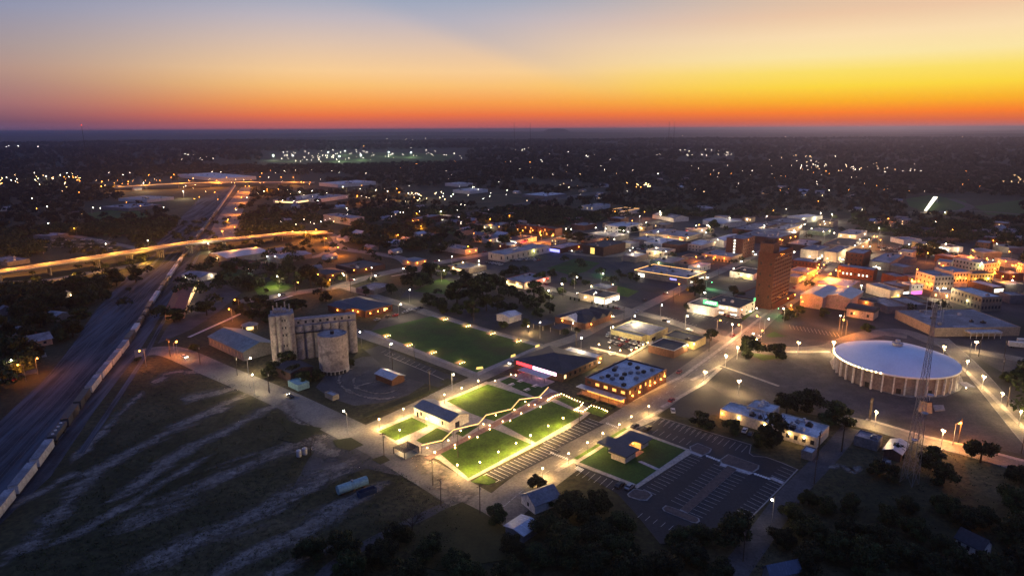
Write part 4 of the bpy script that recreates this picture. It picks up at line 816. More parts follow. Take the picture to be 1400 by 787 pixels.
t, o, an, W, D = B('Z3', (600, 192), (780, 217), (910, 190), 5, 'wide flat store with amber-lit beige front and lamp on its corner', 'tan', 'roof_mid', lamps=[(-.03, .2, 3, SOD, 900), (-.03, .6, 3, SOD, 700), (.01, -.04, 4.4, (1, .9, .4), 900)], side=[('lit_warm', .1, .8, 1, 2)])
B('Z3', (680, 156), (800, 168), (1005, 180), 4.5, 'long low store with lit signs along its front', 'tan', 'roof_grey', side=[('lit_warm', .1, .4, 1, 2.6), ('lit_red', .45, .6, 1, 2.6)], lamps=[(.5, -.04, 4, COOL, 900)])
B('Z3', (790, 254), (882, 272), (966, 242), 7, 'cream two-storey block with white roof left of the stairwell block', 'cream', 'roof_white', wl=(5, 1, GD), floors=2)
B('Z3', (880, 298), (1000, 318), (1052, 290), 5, 'dark low roof below the cream white-roofed block', 'grey_wall', 'roof_dark')
B('Z3', (965, 228), (1032, 243), (1096, 203), 7, 'white pitched roof next to the stairwell block', 'white_wall', 'roof_white', gable=1.4)
t, o, an, W, D = B('Z3', (1042, 222), (1165, 232), (1236, 208), 19, 'six-storey tan brick block with column of lit stair windows', 'brick_brown', 'roof_grey', 'apartment_block', floors=6, wr=(6, 1.4, GD, LO, .06))
for k in range(6): q = MB(); q.box(-.1, .03, D*.46, D*.56, 2+k*2.8, 3.8+k*2.8); q.build('stair_window', 'lit_white', t)
t, o, an, W, D = B('Z3', (885, 325), (1082, 352), (1150, 318), 5.5, 'low arcade with glowing orange arches', 'tan', 'roof_mid', 'arcade', lamps=[(-.06, .2, 4, ORG, 1200), (-.06, .5, 4, ORG, 1200), (-.06, .8, 4, ORG, 1200)])
for k in range(9): q = MB(); y = D*(k+.5)/9; q.box(-.2, -.02, y-.7, y+.7, .2, 2.4); q.cyl(-.11, y, .01, 0, .02); q.build('arch', 'glass_dark' if k % 2 else 'wood', t)
B('Z3', (548, 366), (690, 392), (720, 350), 5.5, 'flat green-walled store behind the yellow-edged store', 'green_wall', 'roof_grey', lamps=[(-.03, .6, 4, (.7, 1, .7), 400)])
B('Z3', (692, 385), (800, 402), (892, 342), 5.5, 'brown flat-roofed store adjoining the green-walled one', 'grey_wall', 'roof_brown', lamps=[(1, -.03, 4, ORG, 400)])
B('Z3', (800, 407), (862, 420), (935, 392), 5, 'small white building at the corner behind the yellow-edged store', 'white_wall', 'roof_white', units=0, wr=(3, 1, GD))
t, o, an, W, D = B('Z3', (430, 437), (790, 494), (892, 448), 5.5, 'wide flat store outlined by a yellow light strip', 'grey_wall', 'roof_mid', 'store', trim='led_warm', units=8, side=[('lit_white', .80, .92, .6, 3.4), ('lit_blue', .20, .32, 2.4, 3.4, 'shop_sign')],
  front=[('lit_white', .15, .85, .8, 2.4)], lamps=[(-.05, .85, 3, WHT, 500), (.5, -.05, 3, WHT, 400)])
t, o, an, W, D = B('Z4', (478, 200), (642, 222), (692, 186), 5, 'white-walled shop with amber windows left of the tower', 'white_wall', 'roof_dark', lamps=[(-.04, .2, 3, WHT, 700), (-.04, .5, 3, WARM, 500)], side=[('lit_yellow', .05, .55, .4, 2.2)])
# green sign bank
t, o, an, W, D = B('Z4', (330, 395), (545, 447), (655, 397), 7, 'two-storey white building with green signs and bright walls', 'white_wall', 'roof_dark', 'bank_building', floors=2, trim='roof_dark', par=.3, lamps=[(-.08, .3, 6, WHT, 900), (-.08, .7, 3, WHT, 800), (.5, -.1, 2.5, WHT, 600), (.9, -.1, 2.5, WHT, 600)],
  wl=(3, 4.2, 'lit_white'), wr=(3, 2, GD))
q = MB(); q.box(-.3, -.1, D*.60, D*1.02, 5.6, 8.4); q.build('sign_board', 'lit_green', t)
for k, (z0, s) in enumerate(((7.3, .8), (6.2, .95))):    # the sign's two illegible lines of pale lettering
    for j in range(6): q = MB(); y = D*(.64+.06*j*s); q.box(-.36, -.3, y, y+D*.035, z0, z0+.7-.2*((j*7+k) % 3 == 1)); q.build('letter', 'lit_white', t)
q = MB(); q.box(W-1.6, W+.1, -.1, .6, 0, 9); q.build('sign_tower', 'white_wall', t); q = MB(); q.box(W-1.7, W+.2, -.22, -.1, 6.8, 9); q.build('sign_panel', 'lit_green', t)
q = MB(); q.box(-3.2, -.1, 1, D*.6, 3.2, 3.5); q.build('canopy', 'tan', t)
light(t, (W*.9, -2, 8), (.1, 1, .3), 500)
t, o, an, W, D = B('Z4', (222, 402), (380, 447), (432, 402), 6, 'floodlit windowless white wing left of the green sign', 'white_wall', 'roof_dark', 'bank_wing', lamps=[(-.12, .4, 2.2, WHT, 2400), (-.12, .62, 2, WHT, 1600)])
# brick tower
t, o, an, W, D = B('Z4', (690, 62), (788, 80), (915, 38), 39, 'tall dark brick tower of twelve storeys', 'brick', 'roof_mid', 'brick_tower', par=1.0, units=3, floors=1)
for k in range(12):
    zf = 5.5+k*2.75
    for c in range(7): q = MB(); u = W*(c+.7)/7.4; q.box(u-.55, u+.55, -.05, .04, zf, zf+1.5); q.build('window', GD, t)
    q = MB(); q.box(0, W, -.12, -.0, zf-.7, zf-.35); q.build('sill_band', 'stone', t)
for k in range(4): windows(t, 'L', D, 1, [8+k*7.5], [1.6], 2, 1.1, GD)
q = MB(); q.box(-.5+W*.02, W*.34, D*.15, D*.95, 38.1, 45); q.build('penthouse', 'brick_brown', t); q = MB(); q.box(W*.1, W*.3, D*.3, D*.8, 45.01, 47.5); q.build('tank_house', 'brick_dark', t)
light(t, (W+3, -4, 5), ORG, 700)
B('Z4', (560, 345), (782, 412), (905, 340), 4.8, 'low brick podium wrapping the foot of the tower', 'brick', 'roof_dark', 'podium', lamps=[(.55, -.05, 4, SOD, 900), (.9, -.05, 4, ORG, 900)], snap=True)
# the stretch right of the tower
B('Z4', (905, 118), (1060, 142), (1100, 125), 8, 'long brick block with lit end wall behind the tower', 'brick', 'roof_mid', wl=(7, 1.2, GD), lamps=[(1.02, -.1, 4, ORG, 700)], units=2)
B('Z4', (905, 180), (1010, 210), (1045, 180), 6.5, 'low row of shops with orange fronts by the tower', 'tan', 'roof_mid', lamps=[(.5, -.06, 3, ORG, 1000), (.9, -.06, 3, ORG, 800)])
B('Z4', (890, 215), (940, 242), (1045, 188), 5, 'narrow yellow-lit shop front on the orange street', 'yellow_wall', 'roof_mid', front=[('lit_orange', .1, .9, .5, 2.6)], lamps=[(.3, -.06, 3, SOD, 900), (.8, -.06, 3, ORG, 900)])
B('Z5', (408, 362), (518, 382), (562, 345), 9, 'boxy cream hall with lamp-washed wall, left of two', 'cream', 'roof_grey', lamps=[(-.08, .4, 3.4, WHT, 1600), (.3, -.06, 3, WHT, 700)])
B('Z5', (566, 384), (652, 396), (704, 346), 9, 'boxy cream hall with lamp-washed wall, right of two', 'cream', 'roof_grey', lamps=[(-.08, .6, 3.4, WARM, 1600), (.2, -.06, 3, WARM, 700)])
B('Z5', (315, 130), (402, 146), (522, 128), 7, 'brightly floodlit white-roofed warehouse at the far edge of town', 'white_wall', 'roof_white', 'warehouse', lamps=[(.05, -.06, 5, (1, .9, .5), 3000), (.6, -.06, 5, (1, .9, .5), 3000)], units=0)
B('Z5', (180, 168), (352, 184), (396, 155), 6, 'long dark roof below the floodlit warehouse', 'grey_wall', 'roof_grey')
B('Z5', (60, 195), (200, 215), (300, 185), 6, 'broad grey roof left of the amber alley, upper one', 'tan', 'roof_grey'); B('Z5', (160, 215), (265, 238), (375, 192), 6, 'broad grey roof beside the amber alley', 'tan', 'roof_mid', lamps=[(.3, -.05, 4, SOD, 900), (.8, -.05, 4, WARM, 1200)])
B('Z5', (0, 250), (232, 292), (350, 238), 7.5, 'wide dark-fronted block behind the tower', 'brick_dark', 'roof_grey', lamps=[(.1, -.05, 5, ORG, 900), (.7, -.05, 4, SOD, 700)])
B('Z5', (455, 230), (560, 245), (640, 222), 5, 'green-tinged flat roof in the middle of downtown', 'green_wall', 'roof_grey', lamps=[(.5, -.05, 4, (1, 1, .6), 700)])
B('Z5', (310, 320), (450, 345), (560, 312), 6, 'grey roof between the amber alley and the boxy halls', 'brick_brown', 'roof_mid')
B('Z5', (565, 325), (782, 352), (832, 302), 7, 'big dark flat roof behind the boxy halls', 'tan', 'roof_dark', lamps=[(.5, -.04, 4, WARM, 900)])
B('Z5', (670, 252), (792, 268), (866, 236), 6, 'cream store lit yellow along its front', 'cream', 'roof_mid', lamps=[(-.05, .3, 4, (1, .85, .4), 1300), (-.05, .8, 4, (1, .85, .4), 900)])
B('Z5', (712, 392), (842, 404), (868, 372), 12, 'tall red brick block with grey roof', 'brick', 'roof_mid', 'brick_block', floors=3, wl=(4, 1.2, GD))
t, o, an, W, D = B('Z5', (655, 490), (918, 520), (936, 502), 9, 'long brick warehouse with a few bright windows', 'brick', 'roof_mid', 'brick_block', floors=1, lamps=[(-.06, .92, 5, ORG, 900)]); windows(t, 'L', D, 1, [2.6], [1.6], 9, 1.2, GD, LH, .45)
B('Z5', (535, 592), (745, 642), (768, 590), 5.5, 'white flat roof above an orange-lit wall', 'tan', 'roof_white', lamps=[(-.05, .3, 4, ORG, 900), (-.05, .9, 4, ORG, 900)])
B('Z5', (408, 685), (552, 718), (620, 645), 8.5, 'pale theatre hall with shallow metal gable, left half', 'pink_stucco', 'roof_metal', 'hall', gable=1.6, wl=(2, 2, 'tan'), lamps=[(-.05, .85, 4, ORG, 800)])
B('Z5', (560, 702), (752, 728), (768, 662), 8.5, 'pale theatre hall with shallow metal gable, right half', 'pink_stucco', 'roof_metal', 'hall', gable=1.8, wl=(3, 2, 'tan'))
B('Z5', (905, 442), (1030, 470), (1049, 400), 7, 'two-storey shop with lit lower front and grey roof', 'grey_wall', 'roof_mid', lamps=[(-.05, .6, 3.4, (1, .9, .5), 1100)], side=[('lit_white', .4, .8, .6, 2.4)])
B('Z7', (2, 338), (195, 382), (235, 352), 5, 'pink-walled house with arched dark roof below the theatre', 'pink_stucco', 'roof_dark', 'arched_house', vault=2.4, wl=(2, 1.4, GD), lamps=[(-.06, .7, 3, SOD, 700)])
B('Z7', (30, 255), (195, 300), (215, 280), 5, 'orange-lit garden wall building behind the arched roof', 'tan', 'roof_brown', lamps=[(-.05, .3, 4, ORG, 900), (-.05, .8, 4, ORG, 900)])
B('Z7', (170, 152), (325, 208), (396, 192), 7, 'row of shops with cream corner front', 'cream', 'roof_mid', lamps=[(.5, -.05, 3.4, WARM, 700)], front=[('lit_yellow', .1, .9, .5, 2.4)])
B('Z7', (265, 138), (400, 178), (492, 152), 7, 'brown shop with white lit ground-floor windows', 'brick_brown', 'roof_grey', front=[('lit_white', .1, .9, .6, 2.4)])
B('Z7', (430, 140), (486, 162), (562, 152), 8, 'narrow white shop with magenta-lit ground floor', 'white_wall', 'roof_grey', floors=2, wr=(3, 1, GD), front=[('lit_pink', .05, .95, .3, 2.8)])
t, o, an, W, D = B('Z7', (525, 55), (668, 98), (812, 92), 12, 'three-storey corner block, left face bathed in orange light', 'cream', 'roof_mid', 'corner_block', floors=3, wl=(5, 1.2, GD), wr=(6, 1.2, GD), lamps=[(-.10, .25, 5, ORG, 2600), (-.10, .7, 5, ORG, 2600), (.5, -.12, 3, WARM, 900)])
B('Z7', (680, 25), (812, 68), (936, 60), 9, 'two-storey block with amber-lit arched windows', 'cream', 'roof_mid', floors=2, wr=(6, 1.2, GD), lamps=[(.15, -.08, 4, ORG, 1600), (.6, -.08, 4, ORG, 1600)])
B('Z7', (860, 55), (938, 80), (1108, 72), 8, 'two-storey block with yellow-lit round windows', 'yellow_wall', 'roof_dark', floors=2, wr=(8, 1.2, GD), lamps=[(.2, -.08, 4, SOD, 1000), (.75, -.08, 4, (.9, 1, .3), 900)])
B('Z7', (805, 184), (1030, 258), (1176, 250), 10, 'stone two-storey block with many dark windows and a bright roof', 'stone', 'roof_white', 'stone_block', floors=2, wl=(9, 1.3, GD), wr=(6, 1.3, GD), lamps=[(-.04, .42, 4.5, (1, 1, .5), 700)])
B('Z7', (920, 132), (1112, 182), (1206, 176), 6.5, 'dark brown shop with two lines of bright signs', 'brick_dark', 'roof_white', front=[('lit_white', .12, .88, 4.2, 4.9, 'shop_sign'), ('lit_white', .15, .55, 2.4, 3.6, 'shop_sign'), ('lit_white', .62, .85, 2.4, 3.6, 'shop_sign')], lamps=[(.5, -.1, 2.6, WHT, 600)])
B('Z7', (1112, 132), (1200, 160), (1350, 156), 6, 'flat grey-roofed block at the right edge of downtown', 'grey_wall', 'roof_mid')
B('Z7', (1180, 215), (1250, 245), (1349, 240), 6, 'plain low block behind the wide grey shed at the edge', 'grey_wall', 'roof_grey')
B('Z7', (1130, 55), (1230, 80), (1349, 76), 6, 'flat-roofed block lit orange from its street corner', 'brick', 'roof_mid', lamps=[(-.05, .9, 4, ORG, 1200), (.3, -.06, 4, ORG, 900)])
t, o, an, W, D = B('Z7', (388, 358), (665, 495), (1300, 478), 5.5, 'very wide warehouse with grey roof and tan wall', 'tan', 'roof_grey', 'warehouse', units=6, par=.3)
q = MB(); q.box(W*.35, W*.72, -5, -.1, 3.2, 4.2); q.build('canopy', 'steel_white', t)
for k in range(6): q = MB(); q.cyl(W*(.36+.07*k), -4.8, .2, 0, 3.2, 8); q.build('column', 'steel_white', t)
B('Z7', (160, 262), (300, 330), (440, 320), 5, 'grey flat building left of the wide grey warehouse', 'grey_wall', 'roof_grey'); B('Z7', (330, 262), (480, 320), (590, 310), 5, 'pale roof between pink shop and wide warehouse', 'grey_wall', 'roof_mid'); B('Z7', (420, 235), (560, 300), (640, 292), 4.5, 'dark narrow roof beside the lit forecourt', 'brick_dark', 'roof_dark')
B('Z6', (575, 408), (818, 452), (946, 440), 8, 'long two-storey block with red ground floor and lit green sign', 'cream', 'roof_mid', floors=2, wr=(6, 1.2, GD), wl=(9, 1.2, GD), lamps=[(-.03, .1, 6, (.5, 1, .4), 700), (.6, -.06, 3, ORG, 900)])
B('Z6', (450, 380), (575, 402), (620, 388), 6, 'low grey roofs left of the long two-storey block', 'brick_brown', 'roof_mid')
B('Z6', (735, 345), (820, 372), (935, 365), 5, 'curved-front pale building beyond the orange street', 'grey_wall', 'roof_mid', vault=1.5)
B('Z6', (930, 300), (1010, 330), (1124, 322), 6, 'low hall at the far right edge behind the trees', 'grey_wall', 'roof_mid'); B('Z6', (520, 300), (560, 325), (610, 312), 5, 'small white station with bright front and red roof', 'white_wall', 'roof_red', lamps=[(.5, -.1, 3, WHT, 1400)], side=[('lit_white', .1, .9, .5, 3)])
B('Z6', (320, 280), (345, 302), (408, 290), 6, 'small tan box with floodlit white roof sign', 'yellow_wall', 'roof_mid', lamps=[(.2, -.1, 7, WHT, 1000)]); B('Z6', (160, 245), (200, 270), (290, 255), 5, 'low white sheds left of the tan box', 'white_wall', 'roof_mid')
B('Z6', (1090, 440), (1120, 452), (1160, 450), 9, 'tall orange-lit facade at the right edge', 'cream', 'roof_mid', lamps=[(-.3, .5, 4, ORG, 3000)], wl=(3, 1, GD)); B('Z6', (920, 405), (990, 430), (1080, 425), 6, 'pale-walled block beside the orange street, far right', 'cream', 'roof_grey', lamps=[(-.1, .5, 4, SOD, 900)])
B('Z6', (60, 520), (140, 552), (210, 540), 7, 'brick block behind the row of shops', 'brick', 'roof_grey'); B('Z6', (0, 398), (120, 430), (260, 400), 5, 'long dark flat roof below the downtown car park', 'grey_wall', 'roof_dark', wl=(6, 1, GD)); B('Z6', (90, 450), (200, 480), (240, 462), 5.5, 'square grey roof right of the two-storey shop', 'grey_wall', 'roof_mid')
B('c', (80, 412), (180, 425), (250, 408), 5, 'pale roof among trees beside the wide far road', 'grey_wall', 'roof_white'); B('c', (820, 520), (870, 545), (900, 530), 5, 'white gabled hall behind the downtown stores', 'white_wall', 'roof_grey', gable=3); B('c', (985, 478), (1040, 492), (1100, 488), 5, 'pale low roof in the dark woods beyond downtown', 'grey_wall', 'roof_mid')
B('c', (1060, 552), (1140, 575), (1230, 560), 5, 'row of silvery sheds beyond the stores', 'white_wall', 'roof_metal', vault=2); B('c', (1220, 590), (1300, 610), (1377, 570), 7, 'wide brick mill roof right of the stairwell block', 'brick', 'roof_grey'); B('c', (410, 470), (440, 482), (490, 465), 6, 'pale house between tree rows beside the wide road', 'white_wall', 'roof_mid', wl=(3, 1, LW)); B('c', (545, 495), (590, 508), (640, 488), 6, 'hall with strings of lights along its roof', 'white_wall', 'roof_grey', trim='led_warm')
B('b', (160, 435), (210, 450), (260, 428), 5, 'bright-fronted store behind the ramp loop', 'cream', 'roof_mid', side=[('lit_warm', .1, .9, .8, 3)], front=[('lit_warm', .1, .9, .8, 3)]); B('b', (262, 420), (340, 440), (405, 415), 6, 'columned white building among trees behind the ramp loop', 'white_wall', 'roof_mid', wl=(6, 1, GD)); B('b', (380, 350), (440, 362), (560, 340), 7, 'long pale warehouse beyond the far highway', 'white_wall', 'roof_white')
B('b', (490, 510), (505, 545), (540, 530), 9, 'pale billboard-like box lit in the trees', 'cream', 'roof_mid', lamps=[(-.2, .5, 3, WARM, 900)]); B('a', (1105, 300), (1180, 330), (1280, 310), 8, 'white factory roofs beyond the far highway', 'white_wall', 'roof_white', lamps=[(.3, -.1, 5, WARM, 1500)])
B('a', (640, 470), (690, 490), (800, 465), 5, 'long low pale shed in the woods left of the tracks', 'grey_wall', 'roof_mid'); B('a', (750, 425), (790, 445), (850, 425), 5, 'white-roofed hall in the woods left of the tracks', 'white_wall', 'roof_mid'); B('a', (0, 745), (40, 780), (115, 755), 4, 'grey roof at the left edge below the car yard', 'grey_wall', 'roof_grey'); B('a', (240, 625), (270, 640), (320, 622), 4, 'small pale roof beside the car yard', 'grey_wall', 'roof_mid')
B('R', (280, 345), (300, 365), (350, 342), 3.5, 'small house half hidden in the woods by the rail yard', 'grey_wall', 'roof_mid', 'house', gable=1.5); B('R', (320, 225), (340, 240), (375, 230), 3.5, 'tiny pale house in the woods with a yellow porch lamp', 'white_wall', 'roof_mid', 'house', gable=1.5, lamps=[(.8, -.2, 2, WARM, 200)]); B('R', (-20, 270), (0, 330), (45, 310), 4, 'grey roof at the left edge of the dark woods', 'grey_wall', 'roof_grey', 'house', gable=2)
print('buildings ok', len(bpy.data.objects))
# ------------------------------------------------------------------ arena
zr = 9.5
Lp, Rp, Bp = G(1141.4, 478, zr), G(1313.8, 500, zr), G(1228, 513, zr)
cen = (Lp+Rp)/2; rd_ = (Rp-Lp).length/2; 
def circ(a, b, c):
    ax, ay, bx, by, cx, cy = a.x, a.y, b.x, b.y, c.x, c.y
    d = 2*(ax*(by-cy)+bx*(cy-ay)+cx*(ay-by))
    ux = ((ax*ax+ay*ay)*(by-cy)+(bx*bx+by*by)*(cy-ay)+(cx*cx+cy*cy)*(ay-by))/d
    uy = ((ax*ax+ay*ay)*(cx-bx)+(bx*bx+by*by)*(ax-cx)+(cx*cx+cy*cy)*(bx-ax))/d
    return ux, uy, math.hypot(ax-ux, ay-uy)
ux, uy, RA = circ(Lp, Rp, Bp)
print('arena', ux, uy, RA)
ar = thing('round_arena', 'large round arena with shallow white dome and white pillars', 'arena', (ux, uy, 0))
q = MB(); q.lathe([(RA-1.6, 0), (RA-1.6, zr-.3)], 64); q.build('wall', 'arena_wall', ar, smooth=True)
q = MB(); n_ = 14; prof = [(RA-1.7, zr-.9), (RA+.25, zr-.9), (RA+.25, zr)] + [((RA-.1)*(1-k/n_)+.02, zr+.05+6.2*math.sin(math.pi/2*k/n_)) for k in range(n_+1)]; q.lathe(prof, 96); q.build('dome', 'dome_white', ar, smooth=True)
NP = 36
for k in range(NP):
    a = 2*math.pi*k/NP; q = MB(); c_, s_ = math.cos(a), math.sin(a); x, y = (RA-.7)*c_, (RA-.7)*s_
    P = [(x+c_*dx-s_*dy, y+s_*dx+c_*dy) for dx, dy in ((-.5, -.3), (.5, -.3), (.5, .3), (-.5, .3))]; q.prism(P, 0, zr-.9); q.build('pillar', 'pillar_white', ar)
q = MB(); q.cyl(0, 0, 2.2, zr+6.0, zr+7.3, 10); q.cyl(0, 0, 2.5, zr+7.3, zr+7.8, 10); q.cyl(0, 0, 1.1, zr+7.8, zr+9.2, 10); q.build('cupola', 'pale_concrete', ar)
for k in range(20):
    a = rad(148+k*4.2); q = MB(); q.ball((RA+.5)*math.cos(a), (RA+.5)*math.sin(a), zr-.2, .28, 6, 4); q.build('rim_lamp', 'bulb_warm', ar)
for k in range(NP):
    a = 2*math.pi*(k+.5)/NP
    if 3.4 < a < 5.9 and k % 3 == 0: q = MB(); c_, s_ = math.cos(a), math.sin(a); x, y = (RA-1.55)*c_, (RA-1.55)*s_; q.prism([(x+c_*dx-s_*dy, y+s_*dx+c_*dy) for dx, dy in ((-.1, -1), (.1, -1), (.1, 1), (-.1, 1))], 0, 2.6); q.build('door', 'metal_dark', ar)
a = rad(-42); q = MB(); x, y = (RA+3)*math.cos(a), (RA+3)*math.sin(a); q.box(x-2.2, x+2.2, y-3, y+3, 3, 3.4); q.build('entrance_canopy', 'pale_concrete', ar); light(ar, (x-1.2, y-.5, 2.6), WHT, 700, .3)
q = MB(); q.ball(x-1, y-1.5, 2.5, .35); q.build('wall_lamp', 'bulb_white', ar)
# pump house in front and square pad
mb = thing('relay_house', 'stubby tan brick relay house with white dish in front of the arena', 'hut', GZ('K', (645, 558)), .2)
q = MB(); q.cyl(0, 0, 3, 0, 5, 6, 2.2); q.build('wall', 'tan', mb); q = MB(); q.cyl(0, 0, 2.6, 5, 5.3, 6); q.build('roof', 'roof_dark', mb); q = MB(); q.lathe([(.1, 7.2), (.9, 7.5), (1.5, 8.1)], 14, .6, -1); q.tube((.6, -1, 5.3), (.6, -1, 7.3), .12); q.build('dish', 'steel_white', mb)
slab('concrete_pad', 'K', [(690, 530), (745, 528), (755, 555), (700, 560)], 'concrete_grey', .4)
# lattice radio mast
base = G(1243, 660); tz = top_z(1284, 416, base)
mast = thing('radio_mast', 'tall four-legged lattice radio mast rising past the arena roof', 'radio mast', base, rad(30)); print('mast', base, tz)
def half(z): return 1.75*(1-z/tz)**1.2+.32
lv = [0]; st_ = 7.0
while lv[-1] < tz: lv.append(lv[-1]+st_); st_ = max(1.6, st_*.9)
lv[-1] = tz
for sx, sy in ((1, 1), (-1, 1), (-1, -1), (1, -1)):
    q = MB()
    for z0, z1 in zip(lv, lv[1:]): q.tube((sx*half(z0), sy*half(z0), z0), (sx*half(z1), sy*half(z1), z1), .10 if z0 < 30 else .08, 5)
    q.build('leg', 'metal_grey', mast)
q = MB(); cs = [(1, 1), (-1, 1), (-1, -1), (1, -1)]
for z0, z1 in zip(lv, lv[1:]):
    for i in range(4):
        a, b = cs[i], cs[(i+1) % 4]; h0, h1 = half(z0), half(z1)
        q.tube((a[0]*h0, a[1]*h0, z0), (b[0]*h1, b[1]*h1, z1), .05, 4); q.tube((b[0]*h0, b[1]*h0, z0), (a[0]*h1, a[1]*h1, z1), .05, 4); q.tube((a[0]*h1, a[1]*h1, z1), (b[0]*h1, b[1]*h1, z1), .05, 4)
q.build('bracing', 'metal_grey', mast)
for k in range(9):
    a = k*2.4; q = MB(); z = tz-1-(k % 3)*1.6; q.tube((0, 0, z), (2.6*math.cos(a), 2.6*math.sin(a), z), .06, 4); q.tube((2.6*math.cos(a), 2.6*math.sin(a), z-1), (2.6*math.cos(a), 2.6*math.sin(a), z+2.6), .09, 5); q.build('antenna', 'steel_white', mast)
for zf, aa in ((17, 200), (27, 240)): q = MB(); x, y = 2.6*math.cos(rad(aa)), 2.6*math.sin(rad(aa)); q.lathe([(.05, zf), (.8, zf+.1), (1.1, zf+.5)], 12, x, y); q.build('dish', 'steel_white', mast)
# ------------------------------------------------------------------ grain silos
sb = G(458, 512); zt = top_z(459, 452, G(458, 506))
rs_ = 7.3; c0 = sb + Vector((sb.x, sb.y, 0)).normalized()*rs_*.9
zt = top_z(459, 460, sb)
sl = thing('big_silo', 'single fat banded concrete silo standing in front of the silo row', 'silo', (c0.x, c0.y, 0)); print('silo', c0, zt)
q = MB(); pr = []; 
for k in range(31): z = zt*k/30; pr += [(rs_, z), (rs_+.09, z+.18)]
q.lathe([(rs_, 0)]+[p for p in pr if p[1] < zt]+[(rs_, zt), (rs_-.3, zt), (rs_-.3, zt-.4), (0.01, zt-.3)], 48); q.build('shell', 'silo_concrete', sl)
q = MB(); q.cyl(0, 0, 1, zt-.3, zt+1.2, 10); q.build('hatch', 'metal_dark', sl); q = MB(); q.lathe([(rs_+.15, .02), (rs_+.15, 2.2)], 48); q.build('footing', 'pale_concrete', sl)
for k in range(9): a = rad(200+k*16); q = MB(); q.box(rs_*math.cos(a)-.7, rs_*math.cos(a)+.7, rs_*math.sin(a)-.7, rs_*math.sin(a)+.5, .1, 1.8); q.build('vent', 'metal_dark', sl)
# headhouse and the row of joined silos
hb = G(386, 497); hz_ = top_z(376, 428, hb); e2 = G(489, 484); htop = top_z(487, 432, e2)
ax = (e2-hb); Ln = ax.length; an_ = math.atan2(ax.y, ax.x)
el_ = thing('grain_elevator', 'grain elevator with headhouse and a joined row of tall concrete silos', 'grain elevator', (hb.x, hb.y, 0), an_); print('elev', hb, hz_, e2, htop, Ln)
q = MB(); q.prism([(-3.5, 0), (6.5, 0), (8, 3), (8, 12), (-3.5, 12)], 0, hz_-1.5); [q.cyl(x_, .15, 1.15, 0, hz_-1.5-k_*.37, 12) for k_, x_ in enumerate((-2.6, 0, 5.2))]; [q.cyl(-3.4, y_, 1.2, 0, hz_-2.0-k_*.4, 12) for k_, y_ in enumerate((1.6, 4.6, 7.6, 10.6))]; q.box(-1.5, 4.5, 4, 9.5, hz_-1.5, hz_+.3); q.build('headhouse', 'silo_concrete', el_)
for r in range(3):
    for c in range(2): 
        q = MB(); z = hz_-5-r*4; q.box(1.5+c*1.4, 2.1+c*1.4, -.08, .05, z, z+1.2); q.build('window', GD, el_)
for c in range(2): q = MB(); q.box(1.5+c*1.4, 2.1+c*1.4, -.08, .05, 9, 10.4); q.build('window', GD, el_)
ns = 7; rr = (Ln-7)/ns/2
for row in range(2):
    for k in range(ns):
        q = MB(); q.cyl(8+rr*(2*k+1), 3+row*rr*2+rr, rr*1.0, 0, htop-3.2-row*.001, 20); q.build('silo_tube', 'silo_concrete', el_, smooth=False)
q = MB(); q.box(7.6, 8+2*rr*ns, 3+rr*.9, 3+rr*3.0, htop-3.15, htop); q.build('gallery', 'silo_concrete', el_)
for k in range(8): q = MB(); x = 10+(Ln-9)*k/8; q.box(x-.6, x+.6, 3+rr*.9-.07, 3+rr*.9+.03, htop-2.3, htop-1); q.build('window', GD, el_)
q = MB(); q.box(8, 8+rr*8, 1.6, 2.8, htop-7, htop-6.6); [q.tube((10+k*5, 2.2, htop-6.6), (12.5+k*5, 2.2, htop-4.2), .1, 4) for k in range(6)]; q.build('conveyor_bridge', 'metal_dark', el_)
for x, y, h_ in ((-2, 4, 3), (0, 6, 4), (2, 4, 2.4), (4, 9, 3.4), (6, 5, 3)): q = MB(); q.cyl(x, y, .35, hz_-1, hz_+h_, 6); q.build('vent_pipe', 'metal_grey', el_)
